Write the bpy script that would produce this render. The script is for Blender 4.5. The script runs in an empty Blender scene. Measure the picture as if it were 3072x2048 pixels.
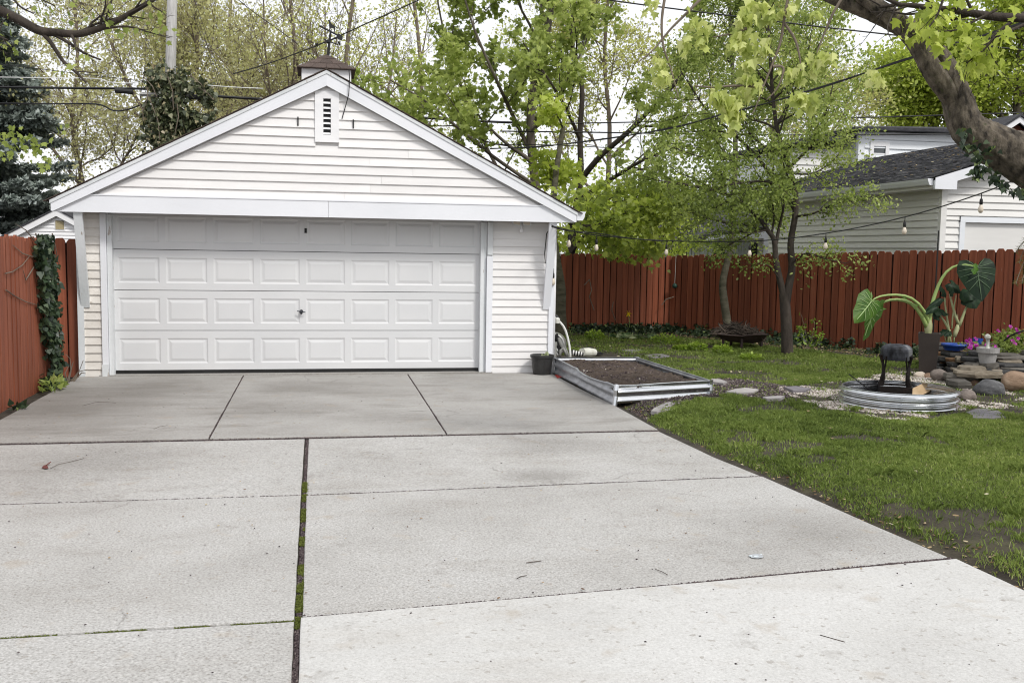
import bpy, bmesh, math, random
import numpy as np
from mathutils import Vector, Matrix
R_ = math.radians
SC = bpy.context.scene
COL = SC.collection

# ------------------------------------------------------------------ camera, sky, sun, exposure
W_, H_ = 3072, 2048
CAM = np.array([0.19, -13.65, 1.68])
YAW, PIT, ROL = R_(11.17), R_(5.24), R_(0.905)
LENS = 34.8
FPX = LENS / 36 * W_
_d = np.array([math.sin(YAW)*math.cos(PIT), math.cos(YAW)*math.cos(PIT), -math.sin(PIT)])
_r0 = np.array([math.cos(YAW), -math.sin(YAW), 0.0]); _u0 = np.cross(_r0, _d)
_r = _r0*math.cos(ROL) + _u0*math.sin(ROL); _u = -_r0*math.sin(ROL) + _u0*math.cos(ROL)
cd = bpy.data.cameras.new('camera'); cam = bpy.data.objects.new('camera', cd); COL.objects.link(cam)
cam.matrix_world = Matrix(((_r[0], _u[0], -_d[0], CAM[0]), (_r[1], _u[1], -_d[1], CAM[1]), (_r[2], _u[2], -_d[2], CAM[2]), (0, 0, 0, 1)))
cd.lens = LENS; cd.sensor_width = 36; cd.clip_end = 900; cd.clip_start = 0.05
SC.camera = cam

SUN_EL, SUN_AZ = R_(47), R_(150)          # azimuth clockwise from +Y
wd = bpy.data.worlds.new('World'); SC.world = wd; wd.use_nodes = True
nt = wd.node_tree; nt.nodes.clear()
sky = nt.nodes.new('ShaderNodeTexSky'); sky.sky_type = 'NISHITA'; sky.sun_disc = False
sky.sun_elevation = SUN_EL; sky.sun_rotation = SUN_AZ; sky.dust_density = 4.0; sky.air_density = 1.0
mixw = nt.nodes.new('ShaderNodeMix'); mixw.data_type = 'RGBA'; mixw.inputs[0].default_value = 0.9
mixw.inputs[7].default_value = (11.4, 11.6, 12.0, 1)        # the even cloud deck
bg = nt.nodes.new('ShaderNodeBackground'); bg.inputs[1].default_value = 0.068
wo = nt.nodes.new('ShaderNodeOutputWorld')
nt.links.new(sky.outputs[0], mixw.inputs[6]); nt.links.new(mixw.outputs[2], bg.inputs[0]); nt.links.new(bg.outputs[0], wo.inputs[0])
sd = bpy.data.lights.new('sun', 'SUN'); sd.energy = 1.5; sd.angle = R_(11); sd.color = (1, .97, .92)
so = bpy.data.objects.new('sun', sd); COL.objects.link(so); so.location = (5, -10, 20)
_sv = Vector((math.sin(SUN_AZ)*math.cos(SUN_EL), math.cos(SUN_AZ)*math.cos(SUN_EL), math.sin(SUN_EL)))
so.rotation_euler = _sv.to_track_quat('Z', 'Y').to_euler()
vs = SC.view_settings; vs.view_transform = 'Standard'; vs.look = 'None'; vs.gamma = 1; vs.use_curve_mapping = False
vs.exposure = 0.6
SC.cycles.max_bounces = 6; SC.cycles.diffuse_bounces = 4; SC.cycles.transmission_bounces = 4; SC.cycles.transparent_max_bounces = 6
SC.cycles.use_denoising = True; SC.cycles.denoising_prefilter = 'ACCURATE'; SC.cycles.filter_width = 1.1

# ------------------------------------------------------------------ helpers
def ray(x, y): return _d + _r*(x - W_/2)/FPX + _u*(H_/2 - y)/FPX
def atg(x, y, z=-0.04): v = ray(x, y); return CAM + v*((z - CAM[2])/v[2])
def atd(x, y, D): return CAM + ray(x, y)*D
def aty(x, y, Y): v = ray(x, y); return CAM + v*((Y - CAM[1])/v[1])
def atx(x, y, X): v = ray(x, y); return CAM + v*((X - CAM[0])/v[0])
def depth(p): return float((np.asarray(p, float) - CAM) @ _d)
def proj(P):
    v = np.asarray(P) - CAM; z = np.maximum(v @ _d, .01)
    return W_/2 + FPX*(v @ _r)/z, H_/2 - FPX*(v @ _u)/z, v @ _d
def zrow(x, y, py):
    b = np.array([x, y, 0.0]) - CAM; k = (H_/2 - py)/FPX      # v.u = k v.d
    return float((k*(b @ _d) - b @ _u)/(_u[2] - k*_d[2]))
_rs = np.random.RandomState(7); _lat = _rs.rand(256, 256)
def vnoise(x, y, s, k=0):
    x = np.asarray(x)/s + k*17.3; y = np.asarray(y)/s + k*9.1
    xi = np.floor(x).astype(int); yi = np.floor(y).astype(int); fx = x - xi; fy = y - yi
    fx = fx*fx*(3 - 2*fx); fy = fy*fy*(3 - 2*fy); L = _lat
    a = L[xi & 255, yi & 255]; b = L[(xi+1) & 255, yi & 255]; c = L[xi & 255, (yi+1) & 255]; e = L[(xi+1) & 255, (yi+1) & 255]
    return (a*(1-fx) + b*fx)*(1-fy) + (c*(1-fx) + e*fx)*fy
def fnoise(x, y, s, k=0): return .55*vnoise(x, y, s, k) + .3*vnoise(x, y, s/2.1, k+1) + .15*vnoise(x, y, s/4.3, k+2)

def tag(o, label=None, cat=None, group=None, kind=None):
    if label: o['label'] = label
    if cat: o['category'] = cat
    if group: o['group'] = group
    if kind: o['kind'] = kind
    return o
def wloc(o): return np.array(o.location) + (wloc(o.parent) if o.parent else 0)
def thing(name, label, cat, loc=(0, 0, 0), group=None):
    o = bpy.data.objects.new(name, None); COL.objects.link(o); o.location = tuple(float(c) for c in loc); o.empty_display_size = .2
    return tag(o, label, cat, group)
def link(name, me, parent=None, loc=None, rot=None, scale=None):
    o = bpy.data.objects.new(name, me); COL.objects.link(o)
    if parent: o.parent = parent
    if loc is not None: o.location = tuple(float(c) for c in (np.asarray(loc, float) - (wloc(parent) if parent else 0)))
    if rot is not None: o.rotation_euler = rot
    if scale is not None: o.scale = scale
    return o
class MB:
    def __init__(s): s.v = []; s.f = []; s.m = []
    def add(s, vs, fs, m=0):
        b = len(s.v); s.v.extend([tuple(float(c) for c in p) for p in vs])
        for f in fs: s.f.append(tuple(b + i for i in f)); s.m.append(m)
        return s
    def box(s, x0, x1, y0, y1, z0, z1, m=0):
        return s.add([(x0,y0,z0),(x1,y0,z0),(x1,y1,z0),(x0,y1,z0),(x0,y0,z1),(x1,y0,z1),(x1,y1,z1),(x0,y1,z1)],
                     [(0,3,2,1),(4,5,6,7),(0,1,5,4),(1,2,6,5),(2,3,7,6),(3,0,4,7)], m)
    def prism(s, poly, off, m=0):
        n = len(poly); off = np.asarray(off, float); P = [np.asarray(p, float) for p in poly]
        return s.add(P + [p + off for p in P], [tuple(range(n))[::-1], tuple(range(n, 2*n))] + [(i, (i+1) % n, n+(i+1) % n, n+i) for i in range(n)], m)
    def tube(s, pts, r, n=6, cap=True, m=0):
        pts = np.asarray(pts, float); k = len(pts); r = np.broadcast_to(np.asarray(r, float), (k,))
        V = tube_verts(pts, r, n); F = [(i*n+j, i*n+(j+1) % n, (i+1)*n+(j+1) % n, (i+1)*n+j) for i in range(k-1) for j in range(n)]
        if cap: F += [tuple(range(n))[::-1], tuple(range((k-1)*n, k*n))]
        return s.add(V, F, m)
    def lathe(s, prof, c=(0, 0, 0), n=24, m=0, close=False, rot=0, wob=None):
        V = []; k = len(prof)
        for i, (r, z) in enumerate(prof):
            for j in range(n):
                a = 2*math.pi*j/n + rot; rr = r*(1 + (wob(a, z) if wob else 0))
                V.append((c[0]+rr*math.cos(a), c[1]+rr*math.sin(a), c[2]+z))
        F = [(i*n+j, i*n+(j+1) % n, (i+1)*n+(j+1) % n, (i+1)*n+j) for i in range(k-1) for j in range(n)]
        if close: F += [tuple(range(n))[::-1], tuple(range((k-1)*n, k*n))]
        return s.add(V, F, m)
    def mesh(s, name, mats, org=(0, 0, 0), smooth=False):
        me = bpy.data.meshes.new(name); o = np.asarray(org, float)
        me.from_pydata([tuple(np.asarray(p) - o) for p in s.v], [], s.f)
        for mt in (mats if isinstance(mats, (list, tuple)) else [mats]): me.materials.append(mt)
        if len(set(s.m)) > 1: me.polygons.foreach_set('material_index', s.m)
        if smooth: me.polygons.foreach_set('use_smooth', [True]*len(s.f))
        me.update(); return me
    def build(s, name, mats, parent=None, smooth=False, org=None):
        o = np.asarray(org, float) if org is not None else (wloc(parent) if parent else np.zeros(3))
        return link(name, s.mesh(name, mats, o, smooth), parent, o if (org is not None or parent is None) else o)
def tube_verts(pts, r, n):
    k = len(pts); T = np.empty_like(pts); T[1:-1] = pts[2:] - pts[:-2]; T[0] = pts[1]-pts[0]; T[-1] = pts[-1]-pts[-2]
    T /= np.linalg.norm(T, axis=1)[:, None] + 1e-9
    ref = np.array([0, 0, 1.0]) if abs(T[0][2]) < .9 else np.array([1.0, 0, 0])
    V = np.empty((k, n, 3)); a = np.arange(n)*2*math.pi/n; u = np.cross(T[0], ref); u /= np.linalg.norm(u)
    for i in range(k):
        u = u - T[i]*(u @ T[i]); u /= np.linalg.norm(u) + 1e-9; w = np.cross(T[i], u)
        V[i] = pts[i] + r[i]*(np.cos(a)[:, None]*u + np.sin(a)[:, None]*w)
    return V.reshape(-1, 3)
def np_mesh(name, V, F, mat, tint=None, smooth=False):
    """uniform k-gon mesh from arrays; tint = one value per face"""
    me = bpy.data.meshes.new(name); M, k = F.shape
    me.vertices.add(len(V)); me.vertices.foreach_set('co', np.ascontiguousarray(V, dtype=np.float32).ravel())
    me.loops.add(M*k); me.loops.foreach_set('vertex_index', np.ascontiguousarray(F, dtype=np.int32).ravel())
    me.polygons.add(M); me.polygons.foreach_set('loop_start', np.arange(M, dtype=np.int32)*k)
    if smooth: me.polygons.foreach_set('use_smooth', np.ones(M, dtype=bool))
    me.materials.append(mat); me.update(calc_edges=True)
    if tint is not None:
        at = me.attributes.new('tint', 'FLOAT', 'FACE'); at.data.foreach_set('value', np.asarray(tint, dtype=np.float32))
    return me

# ------------------------------------------------------------------ materials
def nodes(name):
    m = bpy.data.materials.new(name); m.use_nodes = True; t = m.node_tree; b = t.nodes['Principled BSDF']; return m, t, b
def N(t, typ, **k):
    n = t.nodes.new(typ)
    for a, v in k.items(): setattr(n, a, v)
    return n
def ramp(t, stops):
    n = N(t, 'ShaderNodeValToRGB'); e = n.color_ramp.elements
    while len(e) < len(stops): e.new(.5)
    for i, (p, c) in enumerate(stops): e[i].position = p; e[i].color = (*c, 1) if len(c) == 3 else c
    return n
def coords(t, scale=(1, 1, 1), world=False):
    mp = N(t, 'ShaderNodeMapping'); mp.inputs['Scale'].default_value = scale
    if world:
        g = N(t, 'ShaderNodeNewGeometry'); t.links.new(g.outputs['Position'], mp.inputs[0])
    else:
        tc = N(t, 'ShaderNodeTexCoord'); oi = N(t, 'ShaderNodeObjectInfo'); ml = N(t, 'ShaderNodeMath', operation='MULTIPLY'); ml.inputs[1].default_value = 37.0
        ad = N(t, 'ShaderNodeVectorMath', operation='ADD')
        t.links.new(oi.outputs['Random'], ml.inputs[0]); t.links.new(tc.outputs['Object'], ad.inputs[0]); t.links.new(ml.outputs[0], ad.inputs[1]); t.links.new(ad.outputs[0], mp.inputs[0])
    return mp.outputs[0]
def noise(t, vec, s, d=4, r=.55):
    n = N(t, 'ShaderNodeTexNoise'); n.inputs['Scale'].default_value = s; n.inputs['Detail'].default_value = d; n.inputs['Roughness'].default_value = r
    t.links.new(vec, n.inputs['Vector']); return n.outputs['Fac']
def mixc(t, fac, a, b, mode='MIX'):
    n = N(t, 'ShaderNodeMix', data_type='RGBA', blend_type=mode)
    for i, v in ((0, fac), (6, a), (7, b)):
        if isinstance(v, (int, float)): n.inputs[i].default_value = v
        elif isinstance(v, tuple): n.inputs[i].default_value = (*v, 1)
        else: t.links.new(v, n.inputs[i])
    return n.outputs[2]
def pbr(name, stops, scale=4, rough=.7, bump=0, bscale=40, metal=0, detail=5, stretch=(1, 1, 1), spec=.4, orand=0, world=False, speck=None, tint=None):
    m, t, b = nodes(name); vec = coords(t, stretch, world)
    if isinstance(stops[0], (int, float)): stops = [(0, stops), (1, stops)]
    rp = ramp(t, stops); t.links.new(noise(t, vec, scale, detail), rp.inputs[0]); c = rp.outputs[0]
    if speck:                                    # (scale, threshold, width, colour)
        r2 = ramp(t, [(speck[1], (0, 0, 0)), (speck[1]+speck[2], (1, 1, 1))]); t.links.new(noise(t, vec, speck[0], 3), r2.inputs[0])
        c = mixc(t, r2.outputs[0], c, speck[3])
    if tint:
        at = N(t, 'ShaderNodeAttribute', attribute_name='tint'); r3 = ramp(t, tint); t.links.new(at.outputs['Fac'], r3.inputs[0]); c = mixc(t, 1.0, c, r3.outputs[0], 'MULTIPLY')
    if orand:
        oi = N(t, 'ShaderNodeObjectInfo'); mr = N(t, 'ShaderNodeMapRange'); mr.inputs[3].default_value = 1-orand; mr.inputs[4].default_value = 1+orand
        hs = N(t, 'ShaderNodeHueSaturation'); t.links.new(oi.outputs['Random'], mr.inputs[0]); t.links.new(mr.outputs[0], hs.inputs['Value']); t.links.new(c, hs.inputs['Color']); c = hs.outputs[0]
    t.links.new(c, b.inputs['Base Color']); b.inputs['Roughness'].default_value = rough; b.inputs['Metallic'].default_value = metal; b.inputs['Specular IOR Level'].default_value = spec
    if bump:
        bp = N(t, 'ShaderNodeBump'); bp.inputs['Strength'].default_value = bump; bp.inputs['Distance'].default_value = .02
        t.links.new(noise(t, vec, bscale, 4), bp.inputs['Height']); t.links.new(bp.outputs[0], b.inputs['Normal'])
    return m
def leafmat(name, stops, trans=.4, tcol=1.5, gloss=.12):
    m, t, b = nodes(name); t.nodes.remove(b); o = t.nodes['Material Output']
    at = N(t, 'ShaderNodeAttribute', attribute_name='tint'); rp = ramp(t, stops); t.links.new(at.outputs['Fac'], rp.inputs[0])
    df = N(t, 'ShaderNodeBsdfDiffuse'); tr = N(t, 'ShaderNodeBsdfTranslucent'); gl = N(t, 'ShaderNodeBsdfGlossy'); gl.inputs['Roughness'].default_value = .45
    hs = N(t, 'ShaderNodeHueSaturation'); hs.inputs['Value'].default_value = tcol; hs.inputs['Hue'].default_value = .496
    t.links.new(rp.outputs[0], df.inputs[0]); t.links.new(rp.outputs[0], hs.inputs['Color']); t.links.new(hs.outputs[0], tr.inputs[0])
    m1 = N(t, 'ShaderNodeMixShader'); m1.inputs[0].default_value = trans; t.links.new(df.outputs[0], m1.inputs[1]); t.links.new(tr.outputs[0], m1.inputs[2])
    m2 = N(t, 'ShaderNodeMixShader'); m2.inputs[0].default_value = gloss*.16; t.links.new(m1.outputs[0], m2.inputs[1]); t.links.new(gl.outputs[0], m2.inputs[2])
    t.links.new(m2.outputs[0], o.inputs[0]); return m

M = {}
M['white'] = pbr('white_vinyl', [(.3, (.76, .76, .775)), (.7, (.83, .825, .83))], 1.6, .45, .05, 60, stretch=(1, 1, 6), orand=.035, speck=(3.2, .73, .08, (.62, .61, .59)))
M['siding'] = pbr('siding_paint', [(.3, (.735, .72, .712)), (.7, (.80, .788, .78))], 1.3, .5, .06, 50, stretch=(1, 1, 8), orand=.04, speck=(2.6, .72, .1, (.66, .63, .60)))
M['sidingold'] = pbr('old_siding_paint', [(.3, (.66, .62, .57)), (.7, (.78, .745, .70))], 3, .6, .15, 60, stretch=(1, 1, 4), orand=.05, speck=(9, .68, .06, (.45, .40, .35)))
M['trim'] = pbr('trim_white', [(.3, (.73, .745, .78)), (.7, (.80, .81, .845))], 1.2, .45, .04, 40, speck=(7, .76, .04, (.5, .48, .45)))
M['trimworn'] = pbr('trim_worn', [(.3, (.60, .63, .64)), (.7, (.72, .735, .75))], 2.4, .6, .2, 30, stretch=(2, 2, .6), speck=(9, .66, .05, (.40, .36, .33)))
M['door'] = pbr('door_paint', [(.3, (.62, .628, .64)), (.7, (.68, .685, .692))], .9, .42, .03, 300, speck=(1.5, .72, .2, (.54, .55, .55)))
M['black'] = pbr('black_metal', (.012, .012, .013), 5, .5)
M['blackrub'] = pbr('black_rubber', [(.3, (.008, .008, .008)), (.7, (.02, .02, .02))], 5, .7)
M['blackpl'] = pbr('black_plastic', [(.3, (.012, .012, .012)), (.7, (.035, .034, .033))], 9, .42, .1, 60, spec=.5)
M['roofbrown'] = pbr('brown_shingle', [(.3, (.055, .040, .034)), (.7, (.12, .088, .074))], 60, .95, .5, 200, orand=.16)
M['roofgrey'] = pbr('grey_shingle', [(.25, (.048, .048, .053)), (.75, (.135, .134, .145))], 9, .95, .4, 160, tint=[(0, (.55, .55, .57)), (1, (1.25, 1.22, 1.2))])
M['fence'] = pbr('red_fence_stain', [(.2, (.12, .031, .014)), (.55, (.235, .065, .030)), (.85, (.32, .115, .065))], 2.2, .75, .3, 40, stretch=(9, 9, .5), orand=.2, speck=(26, .735, .02, (.36, .27, .22)))
M['fencedark'] = pbr('fence_rear', [(.3, (.022, .008, .005)), (.7, (.04, .013, .008))], 3, .85, .2, 40, stretch=(9, 9, .5))  # rails, posts and added backing; dark so board gaps read as shade
M['bark'] = pbr('bark_grey', [(.25, (.055, .045, .035)), (.75, (.17, .145, .115))], 6, .95, 1.0, 24, stretch=(1, 1, .3))
M['barkdark'] = pbr('bark_dark', [(.25, (.022, .017, .013)), (.75, (.075, .06, .048))], 9, .95, .9, 30, stretch=(1, 1, .4))
M['barkbig'] = pbr('bark_big', [(.32, (.022, .018, .014)), (.46, (.09, .075, .057)), (.62, (.15, .125, .095)), (.78, (.26, .225, .175))], 9, .95, 1.0, 20, detail=8, stretch=(1.6, 1.6, .8), speck=(7, .62, .1, (.06, .062, .03)))
M['barkgreen'] = pbr('bark_smooth', [(.3, (.06, .055, .036)), (.7, (.15, .138, .098))], 5, .9, .5, 30, stretch=(1, 1, 3), speck=(14, .66, .05, (.05, .04, .03)))
M['twig'] = pbr('twig_grey', [(.3, (.11, .085, .065)), (.7, (.22, .18, .14))], 5, .9)
M['stick'] = pbr('dry_stick', [(.3, (.035, .028, .024)), (.7, (.14, .115, .098))], 4, .9, tint=[(0, (.4, .38, .36)), (1, (1.5, 1.4, 1.3))])
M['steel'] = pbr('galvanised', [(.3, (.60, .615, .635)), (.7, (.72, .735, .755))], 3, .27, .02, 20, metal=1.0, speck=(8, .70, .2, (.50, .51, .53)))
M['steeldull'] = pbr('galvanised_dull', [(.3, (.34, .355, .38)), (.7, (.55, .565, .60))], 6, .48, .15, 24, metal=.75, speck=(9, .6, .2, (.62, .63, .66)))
M['soot'] = pbr('burnt_steel', [(.3, (.006, .005, .005)), (.6, (.016, .010, .008)), (.8, (.05, .022, .013))], 9, .65, .3, 50, metal=.4)
M['zincdark'] = pbr('heat_stained_zinc', [(.32, (.012, .012, .014)), (.5, (.07, .075, .088)), (.68, (.24, .245, .25))], 6, .6, .4, 30, metal=.6, stretch=(1, 1, .5))
M['soil'] = pbr('bed_soil', [(.25, (.028, .019, .013)), (.55, (.075, .055, .042)), (.8, (.135, .105, .083))], 14, 1, 1.0, 45, detail=9, world=True)
M['stone'] = pbr('slate_stone', [(.25, (0.046, 0.041, 0.035)), (.55, (0.096, 0.087, 0.074)), (.8, (0.161, 0.146, 0.124))], 7, .8, .6, 22, detail=7, stretch=(1, 1, 3.5), orand=.3)
M['stonetan'] = pbr('tan_stone', [(.25, (0.120, 0.094, 0.064)), (.55, (0.210, 0.176, 0.131)), (.8, (0.300, 0.270, 0.217))], 8, .8, .6, 22, detail=7, stretch=(1, 1, 3), orand=.15)
M['stonerust'] = pbr('rust_stone', [(.25, (0.060, 0.038, 0.022)), (.55, (0.188, 0.098, 0.045)), (.8, (0.247, 0.180, 0.120))], 6, .8, .6, 22, detail=7, stretch=(1, 1, 3), orand=.15)
M['stonedark'] = pbr('dark_slate', [(.25, (0.015, 0.015, 0.017)), (.6, (0.042, 0.041, 0.039)), (.85, (0.084, 0.077, 0.070))], 8, .75, .6, 22, detail=7, stretch=(1, 1, 3), orand=.25)
M['flag'] = pbr('flagstone', [(.25, (.24, .22, .22)), (.55, (.37, .345, .335)), (.8, (.48, .455, .435))], 6, .85, .4, 30, detail=7, orand=.12)
M['flagdark'] = pbr('purple_flagstone', [(.25, (.13, .118, .13)), (.6, (.21, .195, .21)), (.8, (.30, .28, .285))], 7, .85, .4, 30, detail=7)
M['concrete_pot'] = pbr('cement_pot', [(.3, (.25, .24, .235)), (.7, (.36, .35, .34))], 9, .9, .3, 60)
M['statue'] = pbr('weathered_cast', [(.35, (.25, .25, .22)), (.6, (.50, .50, .46))], 14, .9, .4, 50)
M['brownpot'] = pbr('brown_planter', [(.3, (.026, .019, .016)), (.7, (.042, .032, .027))], 3, .55)
M['bluepot'] = pbr('blue_plastic', (.02, .07, .33), 3, .4, spec=.5)
M['lime'] = pbr('stalk_green', [(.3, (.22, .32, .09)), (.7, (.33, .42, .15))], 9, .5, stretch=(3, 3, .3))
M['palestalk'] = pbr('stalk_pale', [(.3, (.26, .30, .13)), (.7, (.42, .42, .24))], 9, .5)
M['vein'] = pbr('leaf_vein', (.30, .42, .16), 3, .5)
M['veindark'] = pbr('leaf_vein_dark', (.10, .15, .08), 3, .5)
M['wood'] = pbr('split_firewood', [(.3, (.38, .25, .13)), (.7, (.58, .43, .27))], 6, .8, .3, 30, stretch=(1, 1, 1))
M['pvc'] = pbr('white_hose', (.72, .72, .70), 3, .45)
M['pail'] = pbr('dirty_white_pail', [(.3, (.55, .55, .46)), (.7, (.78, .78, .74))], 5, .5)
M['alloy'] = pbr('alloy_wheel', (.50, .50, .49), 4, .35, metal=.7)
M['greyplastic'] = pbr('grey_plastic', (.30, .30, .285), 4, .6)
M['glass'] = pbr('window_glass', [(.4, (.02, .025, .03)), (.6, (.06, .07, .075))], 2, .08, spec=.8)
M['bulb'] = pbr('frosted_bulb', (.66, .58, .47), 4, .25, spec=.6)
M['polewood'] = pbr('weathered_pole', [(.3, (.30, .29, .275)), (.7, (.52, .51, .50))], 5, .9, .4, 30, stretch=(8, 8, .35), speck=(9, .7, .05, (.15, .14, .13)))
M['brick'] = pbr('red_brick', [(.3, (.15, .05, .03)), (.7, (.27, .10, .06))], 9, .9, .2, orand=.2)
M['cream'] = pbr('cream_vent', (.62, .52, .30), 4, .6)
M['greyside'] = pbr('pale_siding', [(.3, (.70, .69, .665)), (.7, (.77, .76, .735))], 1.2, .5, .05, 50, stretch=(1, 1, 6), orand=.03)
M['whiteside'] = pbr('bluish_white_siding', [(.3, (.74, .77, .80)), (.7, (.80, .82, .85))], 1.2, .5, .05, 50, stretch=(1, 1, 6), orand=.03)
M['pink'] = leafmat('pink_petals', [(0, (.40, .02, .28)), (.6, (.50, .06, .42)), (1, (.60, .2, .56))], .3, 1.2)
M['yellow'] = leafmat('yellow_petals', [(0, (.80, .58, .01)), (1, (.85, .68, .03))], .3, 1.2)
M['litter'] = leafmat('leaf_litter', [(0, (.10, .055, .03)), (.35, (.24, .15, .08)), (.7, (.45, .36, .22)), (1, (.60, .56, .38))], .15, 1.2, .05)
M['chip'] = leafmat('wood_chips', [(0, (.035, .026, .028)), (.6, (.11, .088, .088)), (.93, (.2, .165, .15)), (1, (.5, .46, .4))], 0.0, 1, .03)
M['pebble'] = leafmat('pebbles', [(0, (.14, .115, .09)), (.4, (.32, .275, .235)), (1, (.62, .57, .52))], 0.0, 1, .08)
M['grass'] = leafmat('grass_blades', [(0, (.09, .13, .032)), (.5, (.225, .305, .068)), (.85, (.36, .425, .12)), (1, (.50, .48, .25))], .3, 1.35, .08)
M['moss'] = leafmat('joint_moss', [(0, (.08, .09, .022)), (1, (.23, .27, .065))], .3, 1.3, .05)
M['maple'] = leafmat('maple_leaves', [(0, (.13, .175, .04)), (.5, (.29, .355, .085)), (1, (.46, .52, .17))], .48, 1.6)
M['maplebright'] = leafmat('bright_maple_leaves', [(0, (.20, .26, .04)), (.5, (.37, .45, .07)), (1, (.53, .59, .15))], .48, 1.6)
M['mapleyellow'] = leafmat('young_maple_leaves', [(0, (.27, .33, .08)), (.5, (.46, .52, .15)), (1, (.63, .66, .28))], .4, 1.45, .15)
M['apple'] = leafmat('small_green_leaves', [(0, (.10, .14, .03)), (.5, (.25, .32, .075)), (1, (.44, .50, .17))], .48, 1.6, .15)
M['bud'] = leafmat('budding_leaves', [(0, (.30, .27, .15)), (.45, (.46, .45, .22)), (1, (.62, .62, .32))], .48, 1.6)
M['budgreen'] = leafmat('budding_green_leaves', [(0, (.30, .30, .11)), (.5, (.47, .49, .16)), (1, (.63, .67, .25))], .48, 1.6)
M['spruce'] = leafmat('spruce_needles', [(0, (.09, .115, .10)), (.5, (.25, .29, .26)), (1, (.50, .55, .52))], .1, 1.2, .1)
M['ivy'] = leafmat('ivy_leaves', [(0, (.010, .022, .012)), (.6, (.035, .062, .028)), (.88, (.085, .12, .06)), (1, (.20, .27, .06))], .18, 1.4, .3)
M['ivypole'] = leafmat('ivy_leaves_pole', [(0, (.025, .036, .014)), (.5, (.09, .11, .05)), (.85, (.25, .26, .15)), (1, (.36, .29, .17))], .18, 1.4, .3)
M['shrub'] = leafmat('shrub_leaves', [(0, (.08, .13, .014)), (.6, (.20, .30, .035)), (1, (.36, .46, .08))], .35, 1.5)
M['hosta'] = leafmat('hosta_leaves', [(0, (.06, .11, .04)), (.6, (.17, .24, .10)), (1, (.42, .46, .26))], .3, 1.3, .2)
M['eardark'] = leafmat('dark_ear_leaf', [(0, (.008, .018, .010)), (1, (.024, .048, .022))], .12, 1.6, .08)
M['eargreen'] = leafmat('green_ear_leaf', [(0, (.05, .12, .02)), (1, (.10, .19, .03))], .3, 1.6, .12)
M['fern'] = leafmat('fern_fronds', [(0, (.05, .08, .02)), (.7, (.13, .17, .04)), (1, (.3, .22, .1))], .35, 1.4)
M['chalk'] = pbr('blue_white_chalk', [(.35, (.42, .46, .49)), (.6, (.60, .66, .69))], 30, .95)
M['chalkgrey'] = pbr('grey_chalk_smear', [(.35, (.35, .37, .385)), (.65, (.41, .42, .43))], 30, .95)

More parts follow.
